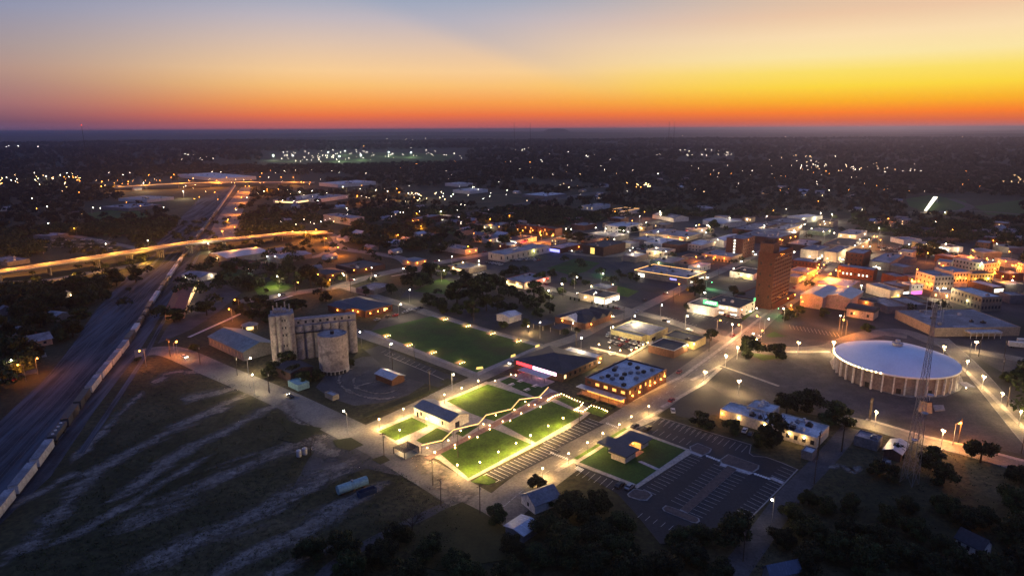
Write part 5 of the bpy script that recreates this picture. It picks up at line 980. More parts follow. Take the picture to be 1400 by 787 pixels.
# ------------------------------------------------------------------ overpass
def deck(name, label, pts, hts, wd, m='deck_road', pier=True, cat='overpass', pw=28):
    P = smoothline([G(x, y, h) for (x, y), h in zip(pts, hts)], 6); t = thing(name, label, cat, (P[0].x, P[0].y, 0)); O = Vector((P[0].x, P[0].y, 0))
    L, R = strip_pts(P, wd); n = len(P); q = MB()
    q.v = [tuple(p-O) for p in R]+[tuple(p-O) for p in L]+[tuple(p-O-Vector((0, 0, 1.3))) for p in R]+[tuple(p-O-Vector((0, 0, 1.3))) for p in L]
    for i in range(n-1): q.f += [(i, i+1, n+i+1, n+i), (2*n+i, 3*n+i, 3*n+i+1, 2*n+i+1), (i, 2*n+i, 2*n+i+1, i+1), (n+i, n+i+1, 3*n+i+1, 3*n+i)]
    q.build('deck', m, t)
    for E in (L, R):
        k = MB()
        for i in range(n-1):
            a, c = E[i]-O, E[i+1]-O; d = (c-a).normalized(); s = Vector((-d.y, d.x, 0))*.18; u = Vector((0, 0, 1.0)); z = Vector((0, 0, .01))
            k.v += [tuple(v) for v in (a-s+z, c-s+z, c+s+z, a+s+z, a-s+u, c-s+u, c+s+u, a+s+u)]; j = len(k.v)-8
            k.f += [(j, j+1, j+5, j+4), (j+2, j+3, j+7, j+6), (j+4, j+5, j+6, j+7)]
        k.build('parapet', 'pale_concrete', t)
    if pier:
        acc = 0
        for i in range(1, n-1):
            acc += (P[i]-P[i-1]).length
            if acc > pw and P[i].z > 3:
                acc = 0; d = (L[i]-R[i]).normalized(); b = MB(); p = P[i]-O
                b.box(-wd*.42, wd*.42, -.7, .7, P[i].z-2.6, P[i].z-1.31); [b.cyl(x*wd, 0, .6, 0, P[i].z-2.6, 8) for x in (-.35, -.12, .12, .35)]
                o_ = b.build('pier', 'concrete', t); o_.location = (p.x, p.y, 0); o_.rotation_euler = (0, 0, math.atan2(d.y, d.x))
    return t, P
ov, OP = deck('highway_overpass', 'long highway overpass glowing orange as it crosses the rail yard', [(-60, 381), (0, 372), (100, 357), (190, 343), (270, 331), (340, 325), (400, 319), (452, 318)], [4, 7, 9, 9.5, 9.5, 8.5, 6, 2.5], 15)
for k in range(4, len(OP)-2, 3):
    p = OP[k]-ov.location; d = (OP[k+1]-OP[k-1]).normalized(); s = Vector((-d.y, d.x, 0))
    light(ov, p+s*5+Vector((0, 0, 7.5)), (1, .34, .035), 12000, .4, k='over')
for (x, y, pw_) in ((95, 376, 5200), (150, 364, 5200), (200, 352, 5200), (35, 384, 4200), (375, 340, 1500), (320, 345, 2200)): light(None, G(x, y, 5), (1, .48, .06), pw_, .5, 'underpass_lamp', k='over')
road('F', [(400, 322), (440, 318), (455, 322), (462, 332), (448, 345), (425, 352), (400, 352), (380, 350)], 10, .07)
road('F', [(-30, 388), (60, 384), (130, 372), (200, 360)], 14, .06)
sheet('embankment', 'F', [(0, 398), (60, 384), (140, 366), (200, 352), (245, 350), (215, 366), (120, 380), (60, 395)], 'rough_grass', .05)
fo, FP = deck('far_overpass', 'far straight highway bridge crossing the rail line under orange lamps', [(150, 257), (230, 252), (320, 249.5), (430, 250)], [4, 8, 8, 3], 24, pw=60)
for k in range(1, len(FP)-1, 3): light(fo, FP[k]-fo.location+Vector((0, 0, 9)), (1, .34, .035), 30000, .6, k='over')
# ------------------------------------------------------------------ train
def wheelset(t, xs):
    for x in xs:
        q = MB(); q.box(x-1.4, x+1.4, -1.15, 1.15, .35, .9)
        for dx in (-.9, .9):
            for y in (-.78, .78): q.tube((x+dx, y-.08, .48), (x+dx, y+.08, .48), .46, 8)
        q.build('bogie', 'metal_dark', t)
def boxcar(lab, m, ln=17):
    t = thing('boxcar', lab, 'freight car'); wheelset(t, (2.4, ln-2.4))
    q = MB(); q.box(.35, ln-.35, -1.45, 1.45, 1.0, 4.1); q.build('body', m, t)
    q = MB(); q.prism([(.25, -1.5), (ln-.25, -1.5), (ln-.25, 1.5), (.25, 1.5)], 4.11, 4.26); q.build('roof', 'roof_grey' if m == 'boxcar_white' else 'metal_dark', t)
    q = MB(); q.box(ln/2-1.6, ln/2+1.6, -1.53, -1.45, 1.1, 3.9); q.build('door', 'steel_white' if m == 'boxcar_white' else 'metal_dark', t)
    q = MB(); q.box(-.3, .35, -.2, .2, .8, 1.1); q.box(ln-.35, ln+.3, -.2, .2, .8, 1.1); q.build('coupler', 'metal_dark', t); return t
def tanker(lab, ln=17):
    t = thing('tank_wagon', lab, 'freight car'); wheelset(t, (2.4, ln-2.4))
    q = MB(); q.tube((.9, 0, 2.75), (ln-.9, 0, 2.75), 1.5, 14); q.tube((.5, 0, 2.75), (.9, 0, 2.75), 1.0, 14, 1.5); q.tube((ln-.9, 0, 2.75), (ln-.5, 0, 2.75), 1.5, 14, 1.0); q.build('tank', 'tank_black', t)
    q = MB(); q.box(.2, ln-.2, -1.3, 1.3, .95, 1.2); q.build('frame', 'metal_dark', t)
    q = MB(); q.cyl(ln/2, 0, .5, 4.1, 4.7, 10); q.box(ln/2-1.5, ln/2+1.5, -.9, .9, 4.25, 4.32); q.build('dome', 'metal_grey', t); return t
def hopper(lab, m='boxcar_grey', ln=15.5):
    t = thing('hopper_wagon', lab, 'freight car'); wheelset(t, (2.2, ln-2.2))
    q = MB(); q.v = [(.6, -1.5, 4.2), (ln-.6, -1.5, 4.2), (ln-.6, 1.5, 4.2), (.6, 1.5, 4.2), (.6, -1.5, 2.4), (ln-.6, -1.5, 2.4), (ln-.6, 1.5, 2.4), (.6, 1.5, 2.4), (3.4, -.8, 1.0), (ln-3.4, -.8, 1.0), (ln-3.4, .8, 1.0), (3.4, .8, 1.0)]
    q.f = [(0, 1, 5, 4)[::-1], (2, 3, 7, 6)[::-1], (1, 2, 6, 5)[::-1], (3, 0, 4, 7)[::-1], (4, 5, 9, 8)[::-1], (6, 7, 11, 10)[::-1], (5, 6, 10, 9)[::-1], (7, 4, 8, 11)[::-1], (8, 9, 10, 11), (0, 3, 2, 1)]; q.build('body', m, t)
    for k in range(4): q = MB(); q.cyl(2.5+k*3.5, 0, .55, 4.2, 4.5, 8); q.build('hatch', 'steel_white', t)
    return t
protos = {'w': boxcar('', 'boxcar_white', 17.5), 'g': boxcar('', 'boxcar_grey', 17), 't': tanker(''), 'h': hopper(''), 'p': hopper('', 'boxcar_white')}
LEN = {'w': 17.5, 'g': 17, 't': 17, 'h': 15.5, 'p': 15.5}
used = {k: False for k in protos}
path = [p.copy() for p in tp]; cum = [0]
for a, c in zip(path, path[1:]): cum.append(cum[-1]+(c-a).length)
def at_s(s):
    for i in range(len(cum)-1):
        if cum[i+1] >= s: f = (s-cum[i])/(cum[i+1]-cum[i]); return path[i].lerp(path[i+1], f)
    return path[-1]
i0 = min(range(len(path)), key=lambda i: (path[i]-G(-12, 722)).length)
s = cum[i0]; seq = 'wwwgttgttwwww' + 'thgtwhtpgtwthtpghtthpgt'; k = 0
NMt = {'w': 'white-sided boxcar', 'g': 'grey boxcar', 't': 'black tank wagon', 'h': 'dark grey hopper wagon', 'p': 'pale hopper wagon'}
while s < cum[-1]-30 and k < 110:
    pp_ = PX(*at_s(s+8)); ty = 'w' if (pp_[0] < 74 or 122 < pp_[0] < 172 or pp_[1] < 290) else random.choice('gthtgthgtthp'); ln = LEN[ty]
    a, c = at_s(s), at_s(s+ln); an = math.atan2(c.y-a.y, c.x-a.x); loc = (a.x, a.y, .26)
    if not used[ty]: o = protos[ty]; o.location = loc; o.rotation_euler = (0, 0, an); used[ty] = True
    else: o = dup(protos[ty], loc, an)
    o['group'] = 'freight cars of the long train'
    px, py = PX(c.x, c.y, 2); auto(o, NMt[ty], px, py); s += ln+1.7; k += 1
print('train', k)
# pale tank body, blue dumpster, white tanks
tk = thing('storage_tank', 'pale turquoise tank car body lying on the dirt lot', 'tank', GZ('J', (225, 312)), 0); d_ = GZ('J', (365, 262))-GZ('J', (225, 312)); tk.rotation_euler = (0, 0, math.atan2(d_.y, d_.x))
q = MB(); q.tube((0, 1.4, 1.9), (d_.length, 1.4, 1.9), 1.6, 16); q.build('shell', 'teal_paint', tk); q = MB(); [q.box(x, x+.6, .3, 2.5, 0, .9) for x in (1.2, d_.length/2, d_.length-1.8)]; q.build('saddle', 'rust', tk); q = MB(); q.cyl(d_.length/2, 1.4, .45, 3.4, 3.9, 8); q.build('hatch', 'metal_grey', tk)
db = thing('dumpster', 'dark blue open-top dumpster beside the pale tank car body', 'dumpster', GZ('J', (322, 322)), tk.rotation_euler.z)
L_ = (GZ('J', (395, 285))-GZ('J', (322, 322))).length; q = MB()
for x0, x1, y0, y1 in ((0, L_, 0, .12), (0, L_, 2.3, 2.42), (0, .12, .12, 2.3), (L_-.12, L_, .12, 2.3)): q.box(x0, x1, y0, y1, .15, 1.9)
q.box(.12, L_-.12, .12, 2.3, .15, .3); [q.box(L_*k/7, L_*k/7+.12, -.08, 0, .15, 1.8) for k in range(1, 7)]; q.build('bin', 'blue_paint', db)
wtk = None
for k, (x, y) in enumerate(((409, 624), (417, 621))):
    p = G(x, y)
    if wtk is None:
        wtk = thing('water_tank', '', 'tank', p); q = MB(); q.cyl(0, 0, .95, .3, 2.6, 14); q.cyl(0, 0, .95, 2.6, 3.0, 14, .3); q.build('shell', 'steel_white', wtk); q = MB(); q.cyl(0, 0, .8, 0, .3, 10); q.build('base', 'concrete', wtk); o = wtk
    else: o = dup(wtk, p)
    o['label'] = ('left' if k == 0 else 'right')+' of two small white tanks under the bare tree on the field'; o['group'] = 'white tanks on the field'
# ------------------------------------------------------------------ cars
def car(paint):
    t = thing('parked_car', '', 'car'); q = MB()
    pr = [(-2.25, .35), (2.2, .35), (2.3, .75), (2.1, .92), (1.15, 1.0), (-2.1, 1.02), (-2.3, .8)]
    for y in (-.9, .9): q.v += [(x, y, z) for x, z in pr]
    n = len(pr); q.f = [tuple(range(n-1, -1, -1))[::-1], tuple(range(n, 2*n))[::-1]] + [(i, n+i, n+(i+1) % n, (i+1) % n)[::-1] for i in range(n)]
    q.build('body', paint, t)
    q = MB(); pc = [(-1.9, 1.0), (1.1, .99), (.35, 1.48), (-1.35, 1.5)]
    q.v = [(pc[0][0], -.82, pc[0][1]), (pc[1][0], -.82, pc[1][1]), (pc[2][0], -.66, pc[2][1]), (pc[3][0], -.66, pc[3][1])]+[(pc[0][0], .82, pc[0][1]), (pc[1][0], .82, pc[1][1]), (pc[2][0], .66, pc[2][1]), (pc[3][0], .66, pc[3][1])]
    q.f = [(0, 1, 2, 3), (7, 6, 5, 4), (1, 5, 6, 2), (0, 3, 7, 4)]; q.build('windows', 'glass_dark', t)
    q = MB(); q.box(-1.33, .33, -.65, .65, 1.49, 1.53); q.build('roof', paint, t)
    for x in (-1.4, 1.4):
        for y in (-.85, .85): q = MB(); q.tube((x, y-.1, .33), (x, y+.1, .33), .33, 10); q.build('wheel', 'rubber', t)
    for y in (-.62, .62): q = MB(); q.box(2.2, 2.32, y-.18, y+.18, .62, .78); q.build('headlight', 'steel_white', t)
    return t
cars = {k: car('car_'+k) for k in ('white', 'dark', 'silver', 'red')}; cu = {k: False for k in cars}
def put_car(px, py, ang, kind, lab=None, z='F', lit=False):
    p = GZ(z, (px, py)) if z != 'F' else G(px, py); p.z = .14
    if not cu[kind]: o = cars[kind]; o.location = p; o.rotation_euler = (0, 0, rad(ang)); cu[kind] = True
    else: o = dup(cars[kind], p, rad(ang))
    o['group'] = 'cars on the streets and lots'
    if lab: o['label'] = lab
    else: auto(o, kind+' car parked', *PX(p.x, p.y))
    if lit:
        o2 = thing('x', '', 'x'); bpy.data.objects.remove(o2)
        for y in (-.62, .62):
            q = MB(); q.ball(2.4, y, .7, .24, 6, 4); q.build('lit_headlight', 'head_beam', o)
        light(o, (4, 0, .8), WHT, 250, .2)
    return o
put_car(252, 489, -35, 'white', 'white car turning through the orange-lit junction by the underpass', lit=True); put_car(397, 543, 130, 'dark', 'dark car driving away past the silos with bright lamps', lit=True); put_car(701, 497, -135, 'silver', 'silver car with headlights on beside the dark dining hall', lit=True)
put_car(885, 587, 50, 'dark'); put_car(847, 665, 50, 'dark'); put_car(861, 667, 50, 'silver'); put_car(838, 485, 30, 'white'); put_car(920, 563, 80, 'white')
for x, y, k in ((1018, 590, 'white'), (1026, 595, 'dark'), (1057, 604, 'white'), (1214, 635, 'silver'), (1210, 630, 'dark')): put_car(x, y, 60, k)
for i, (x, y) in enumerate(((516, 438), (531, 434), (541, 432), (554, 428), (560, 425), (570, 424), (574, 422))): put_car(x, y, 50, ['silver', 'dark', 'red', 'silver', 'white', 'silver', 'dark'][i])
for (z, x0, y0, x1, y1, n, ang) in (('Z7', 1260, 560, 1345, 540, 0, 0), ('Z1', 780, 575, 960, 560, 9, 48), ('Z1', 620, 590, 710, 600, 5, 48), ('Z6', 10, 330, 170, 345, 8, 10), ('Z6', 40, 352, 330, 372, 11, 10), ('Z6', 180, 325, 330, 352, 7, 10), ('Z5', 430, 590, 560, 480, 10, 50), ('Z5', 465, 600, 600, 470, 9, 50),
                                 ('Z4', 500, 230, 560, 250, 3, -40), ('Z5', 590, 430, 690, 480, 7, -40), ('Z2', 240, 120, 380, 130, 8, 48), ('Z3', 400, 295, 620, 310, 9, -42), ('Z4', 540, 500, 560, 505, 2, 50), ('Z4', 460, 500, 530, 520, 4, 0), ('B', 600, 110, 790, 175, 10, 48), ('B', 610, 150, 740, 195, 8, 48), ('Z2', 850, 640, 1080, 690, 9, 48), ('Z7', 170, 190, 240, 225, 4, 0), ('R', -10, 720, 60, 715, 3, 60)):
    for k in range(n):
        f = k/max(1, n-1); put_car(x0+(x1-x0)*f+random.uniform(-4, 4), y0+(y1-y0)*f+random.uniform(-2, 2), ang+random.uniform(-4, 4), random.choice(['white', 'dark', 'silver', 'dark', 'red', 'silver', 'white']), z=z)
for pts, n in (([(1060, 420), (1105, 390), (1130, 364), (1172, 333)], 12), ([(1015, 462), (960, 500), (900, 546), (835, 590)], 4), ([(560, 367), (700, 381), (780, 401), (867, 425), (990, 462)], 9), ([(822, 443), (900, 409), (995, 365), (1100, 314)], 9), ([(342, 410), (454, 392), (560, 365), (700, 340)], 8), ([(1140, 356), (1260, 348), (1330, 352), (1400, 366)], 10), ([(305, 325), (318, 295), (330, 265)], 6), ([(760, 345), (880, 342), (1040, 320)], 8), ([(600, 303), (690, 283), (820, 262)], 7)):
    for k in range(n):
        f = (k+random.random()*.8)/n*(len(pts)-1); i = min(int(f), len(pts)-2); a_, b_2 = Vector(pts[i]), Vector(pts[i+1]); q_ = a_.lerp(b_2, f-i); d_ = G(*b_2)-G(*a_); n_ = Vector((-d_.y, d_.x, 0)).normalized()*random.choice((-2.4, 2.4, -5.6, 5.6)); w_ = G(*q_)+n_; pp = PX(w_.x, w_.y)
        o = put_car(pp[0], pp[1], math.degrees(math.atan2(d_.y, d_.x))+(180 if n_.x > 0 else 0), random.choice(['white', 'dark', 'silver', 'dark', 'red']))
        if n_.length < 3:
            for y in (-.62, .62): q = MB(); q.ball(2.4, y, .7, .3, 6, 4); q.build('lit_headlight', 'head_beam', o)
            light(o, (5, 0, .9), WHT, 300, .2)
put_car(975, 408, 48, 'dark') ; put_car(1037, 462, 48, 'white', 'white car with headlights on in the orange-lit crossing', lit=True)
put_car(22, 501, 10, 'red', 'red car on the lower left street with glowing tail', lit=False); put_car(10, 520, 70, 'white', 'white car parked on the gravel at the lower left edge')
for k, (x, y) in enumerate(((1390, 470), (1378, 474))):
    lo = thing('box_truck', ('left' if k else 'right')+' of two white box trucks parked at the right edge by the wide warehouse', 'truck', G(x, y), rad(-20), 'white trucks by the warehouse')
    q = MB(); q.box(0, 7, -1.2, 1.2, .8, 3.4); q.build('cargo_box', 'car_white', lo); q = MB(); q.prism([(7.1, -1.1), (9, -1.1), (9, 1.1), (7.1, 1.1)], .6, 2.4); q.build('cab', 'car_silver', lo)
    for xx in (1.2, 2.4, 8): q = MB(); q.tube((xx, -1.2, .45), (xx, 1.2, .45), .45, 10); q.build('wheel', 'rubber', lo)
# ------------------------------------------------------------------ lamps
def lamp_proto(kind):
    t = thing('street_lamp', '', 'street lamp')
    if kind == 'globe':
        q = MB(); q.cyl(0, 0, .16, 0, .5, 8, .1); q.cyl(0, 0, .07, .5, 3.9, 6, .05); q.build('post', 'metal_dark', t)
        q = MB(); q.ball(0, 0, 4.15, .30, 10, 6); q.build('globe', 'bulb_warm', t); q = MB(); q.cyl(0, 0, .12, 4.44, 4.6, 6, .02); q.build('finial', 'metal_dark', t)
    elif kind == 'twin':
        q = MB(); q.cyl(0, 0, .2, 0, .6, 8, .12); q.cyl(0, 0, .12, .6, 6.2, 6, .08); q.build('post', 'pale_concrete', t)
        for s in (-.5, .5): q = MB(); q.ball(s, 0, 6.45, .38, 10, 6); q.build('globe', 'bulb_warm', t)
        q = MB(); q.tube((-.5, 0, 6.1), (.5, 0, 6.1), .06); q.build('bracket', 'metal_dark', t)
    else:
        q = MB(); q.cyl(0, 0, .15, 0, 9, 8, .08); q.build('post', 'metal_grey', t); q = MB(); q.tube((0, 0, 8.8), (2.2, 0, 9.2), .06); q.build('arm', 'metal_grey', t)
        q = MB(); q.ball(2.2, 0, 9.05, .36, 8, 5); q.build('lamp_head', 'bulb_orange' if kind == 'orange' else 'bulb_white', t)
    return t
LP = {k: lamp_proto(k) for k in ('globe', 'twin', 'orange', 'white')}; lu = {k: False for k in LP}
HT = {'globe': 4.15, 'twin': 6.45, 'orange': 9.05, 'white': 9.05}; COLS = {'globe': WARM, 'twin': (1, .66, .28), 'orange': ORG, 'white': WHT}
PH = {'globe': 'short globe lamp', 'twin': 'twin-globe lamp post', 'orange': 'orange street light', 'white': 'white street light'}
GR = {'globe': 'globe lamps of the park and avenue', 'twin': 'twin-globe lamps round the arena', 'orange': 'orange street lights', 'white': 'white street lights'}
NL = [0]
def lamp(z, x, y, kind, power=0, sc=1.0, col=None):
    if len(LAMPS) >= 300: return
    h = HT[kind]*sc; p = GZ(z, (x, y), h); p.z = .1; a = random.uniform(0, 6.28)
    if kind in ('orange', 'white'):     # the head, not the post, is what shines at (x, y)
        p.x -= 2.2*sc*math.cos(a); p.y -= 2.2*sc*math.sin(a)
    if not lu[kind]: o = LP[kind]; o.location = p; o.rotation_euler = (0, 0, a); o.scale = (sc,)*3; lu[kind] = True
    else: o = dup(LP[kind], p, a, sc)
    o['group'] = GR[kind]; auto(o, PH[kind], *zp(z, (x, y))); LAMPS.append(o)
    if power: light(o, ((2.2 if kind in ('orange', 'white') else 0), 0, HT[kind]-.9), col or COLS[kind], power, .35, k='pole' if kind in ('orange', 'white') else 'street'); NL[0] += 1
LAMPS = []
for p in ((150, 405), (281, 350), (394, 303), (501, 273), (595, 237), (684, 199), (261, 462), (406, 400), (571, 650), (693, 635), (792, 580), (887, 533), (965, 491), (1060, 440), (1140, 398), (450, 582), (1030, 668)): lamp('A', *p, 'globe', 1050)
for p in ((485, 687), (567, 637), (656, 590), (720, 548), (814, 492), (383, 746), (547, 160), (605, 177), (661, 192), (720, 190), (748, 178), (783, 162), (808, 150), (548, 258), (167, 62), (1024, 165), (1058, 158)): lamp('B', *p, 'globe', 560)
for p, k in (((1118, 308), 'twin'),): lamp('B', *p, k, 1800)
for p in ((397, 90),): lamp('E', *p, 'twin', 1700)
for p in ((752, 212), (878, 290), (965, 372), (1065, 463), (1165, 560), (387, 563), (747, 663), (158, 188), (925, 187)): lamp('K', *p, 'twin', 1250)
for p, k, w_ in (((535, 713), 'twin', 1300), ((655, 658), 'twin', 1300), ((945, 680), 'twin', 1500), ((1183, 680), 'twin', 1500), ((456, 768), 'twin', 1500), ((742, 522), 'white', 900), ((498, 558), 'white', 3200), ((893, 430), 'orange', 4200), ((960, 375), 'orange', 2000), ((1245, 527), 'orange', 5500), ((140, 287), 'orange', 4500), ((1072, 180), 'orange', 5000), ((1195, 197), 'orange', 6000), ((1160, 218), 'orange', 5000),
                 ((987, 240), 'orange', 4000), ((842, 452), 'white', 1500), ((1225, 500), 'white', 800), ((915, 72), 'white', 1600), ((310, 345), 'white', 900), ((1085, 112), 'white', 2500), ((700, 600), 'orange', 3500), ((640, 620), 'white', 1500)): lamp('Z4', *p, k, w_)
lamp('K', 840, 622, 'orange', 5200); lamp('K', 210, 68, 'orange', 3500)
for z, x, y, k, w_ in (('T', 163, 500, 'orange', 3000), ('R', 950, 498, 'orange', 1200), ('T', 705, 148, 'white', 4500), ('T', 815, 182, 'orange', 1500), ('T', 988, 168, 'orange', 4500), ('R', 750, 550, 'orange', 1300), ('T', 560, 588, 'white', 3200), ('U', 85, 435, 'white', 900), ('T', 475, 275, 'orange', 2500), ('T', 445, 325, 'orange', 2500), ('Z8', 1370, 565, 'orange', 1500), ('Z8', 408, 488, 'white', 900),
                       ('a', 398, 598, 'orange', 2500), ('a', 795, 665, 'white', 900), ('a', 1095, 668, 'white', 3500), ('a', 1120, 680, 'white', 3500), ('a', 568, 682, 'white', 600), ('V', 1190, 375, 'globe', 900), ('V', 455, 22, 'orange', 900), ('Z2', 810, 218, 'white', 2500), ('Z2', 442, 332, 'white', 1500), ('Z2', 635, 240, 'white', 900), ('Z2', 385, 545, 'white', 400),
                       ('Z1', 565, 575, 'white', 900), ('Z1', 385, 545, 'white', 500), ('Z1', 530, 390, 'orange', 900), ('Z1', 770, 270, 'orange', 2000), ('Z1', 640, 293, 'orange', 8000), ('Z1', 1060, 405, 'orange', 9000), ('Z1', 980, 400, 'orange', 11000), ('Z1', 1150, 360, 'white', 2500), ('Z1', 1185, 360, 'white', 2500), ('Z1', 145, 255, 'orange', 2500), ('Z1', 175, 340, 'orange', 9000), ('Z1', 310, 242, 'white', 4000), ('Z1', 20, 400, 'orange', 3500), ('Z1', 700, 345, 'orange', 2500), ('Z1', 860, 370, 'orange', 2500),
                       ('Z3', 845, 350, 'orange', 3000), ('Z3', 910, 187, 'white', 1500), ('Z3', 925, 138, 'white', 3500), ('Z3', 605, 68, 'white', 3500), ('Z3', 602, 45, 'white', 1500), ('Z3', 498, 47, 'orange', 2500), ('Z3', 465, 75, 'white', 2500), ('Z3', 510, 118, 'white', 1200), ('Z3', 170, 155, 'white', 1800), ('Z3', 237, 160, 'white', 1500), ('Z3', 357, 175, 'white', 2500), ('Z3', 388, 182, 'white', 1500), ('Z3', 415, 108, 'orange', 1500), ('Z3', 300, 45, 'orange', 2500), ('Z3', 865, 135, 'orange', 2500), ('Z3', 845, 140, 'white', 1500), ('Z3', 990, 235, 'white', 900), ('Z3', 1070, 88, 'white', 1500), ('Z3', 905, 590, 'white', 600), ('Z3', 575, 290, 'white', 2500), ('Z3', 420, 290, 'white', 2200), ('Z3', 640, 315, 'white', 1500),
                       ('Z5', 345, 235, 'white', 4500), ('Z5', 395, 205, 'white', 2500), ('Z5', 420, 192, 'white', 1800), ('Z5', 245, 300, 'orange', 4500), ('Z5', 320, 288, 'orange', 2500), ('Z5', 535, 112, 'white', 9000), ('Z5', 617, 120, 'white', 9000), ('Z5', 560, 172, 'white', 1500), ('Z5', 470, 222, 'white', 900), ('Z5', 555, 245, 'white', 2500), ('Z5', 632, 255, 'white', 1500), ('Z5', 920, 280, 'orange', 4500), ('Z5', 940, 282, 'orange', 3500), ('Z5', 965, 305, 'orange', 2500), ('Z5', 850, 262, 'white', 2500), ('Z5', 815, 303, 'white', 1500), ('Z5', 955, 218, 'white', 1500), ('Z5', 1020, 153, 'orange', 1500), ('Z5', 290, 82, 'white', 1200), ('Z5', 195, 93, 'orange', 1800), ('Z5', 150, 133, 'white', 1800), ('Z5', 518, 27, 'orange', 900), ('Z5', 835, 85, 'white', 900), ('Z5', 515, 503, 'orange', 3500), ('Z5', 645, 520, 'orange', 5000), ('Z5', 608, 547, 'orange', 4500), ('Z5', 527, 435, 'white', 1800), ('Z5', 780, 345, 'white', 1800), ('Z5', 880, 300, 'white', 2500), ('Z5', 730, 640, 'orange', 2500), ('Z5', 828, 632, 'white', 2500),
                       ('Z6', 265, 575, 'orange', 4500), ('Z6', 632, 555, 'orange', 4500), ('Z6', 900, 515, 'orange', 4500), ('Z6', 962, 550, 'orange', 3500), ('Z6', 615, 357, 'orange', 4500), ('Z6', 385, 370, 'orange', 4500), ('Z6', 717, 393, 'orange', 2500), ('Z6', 1060, 463, 'orange', 5000), ('Z6', 1035, 465, 'orange', 3500), ('Z6', 800, 448, 'white', 1200), ('Z6', 242, 303, 'white', 1200), ('Z6', 525, 300, 'white', 2500), ('Z6', 575, 192, 'orange', 1500), ('Z6', 445, 128, 'white', 1200), ('Z6', 83, 107, 'orange', 1500), ('Z6', 10, 178, 'white', 1500), ('Z6', 915, 300, 'white', 1800), ('Z6', 517, 57, 'white', 1500), ('Z6', 1035, 580, 'white', 1500), ('Z6', 460, 640, 'white', 1500), ('Z6', 305, 495, 'orange', 1500), ('Z6', 840, 410, 'orange', 2500),
                       ('R', 95, 625, 'orange', 1200), ('R', 60, 600, 'white', 900), ('R', 200, 590, 'orange', 1800), ('H', 195, 361, 'white', 160), ('Z7', 97, 170, 'white', 1500), ('Z7', 985, 605, 'white', 700)): lamp(z, x, y, k, w_)
for x, y, k, w_ in ((470, 384, 'white', 2400), (508, 374, 'white', 2400), (560, 404, 'white', 2600), (548, 424, 'white', 2200), (607, 378, 'white', 2600), (655, 370, 'white', 1800), (640, 345, 'orange', 3000), (705, 340, 'white', 1800), (744, 390, 'white', 2400), (768, 396, 'white', 2000), (815, 408, 'white', 1800), (868, 440, 'white', 3400), (905, 425, 'white', 2600), (940, 440, 'white', 2600), (838, 455, 'white', 2200), (795, 470, 'white', 2600), (492, 462, 'white', 1800), (535, 478, 'white', 1200), (620, 520, 'white', 1600), (345, 520, 'white', 2400), (470, 570, 'white', 1500),
                   (1010, 452, 'orange', 3600), (1035, 440, 'orange', 2400), (985, 446, 'orange', 1800), (1003, 375, 'white', 2600), (1030, 352, 'white', 2400), (955, 372, 'white', 1800), (1165, 350, 'white', 3600), (1190, 345, 'white', 3000), (1105, 382, 'orange', 3600), (1120, 370, 'orange', 2400), (1290, 402, 'white', 3000), (1262, 345, 'orange', 2400), (1330, 350, 'orange', 2400), (1375, 365, 'orange', 3600), (1380, 352, 'orange', 3600), (840, 335, 'white', 2400), (900, 325, 'white', 2400), (970, 318, 'white', 2400), (1045, 316, 'white', 2400)): lamp('F', x, y-8, k, w_)
for k, (x, y) in enumerate(((432, 314), (446, 326), (462, 338), (330, 270), (322, 285), (312, 300), (303, 316), (326, 262), (418, 317), (400, 316))): lamp('F', x, y, 'orange', 11000)
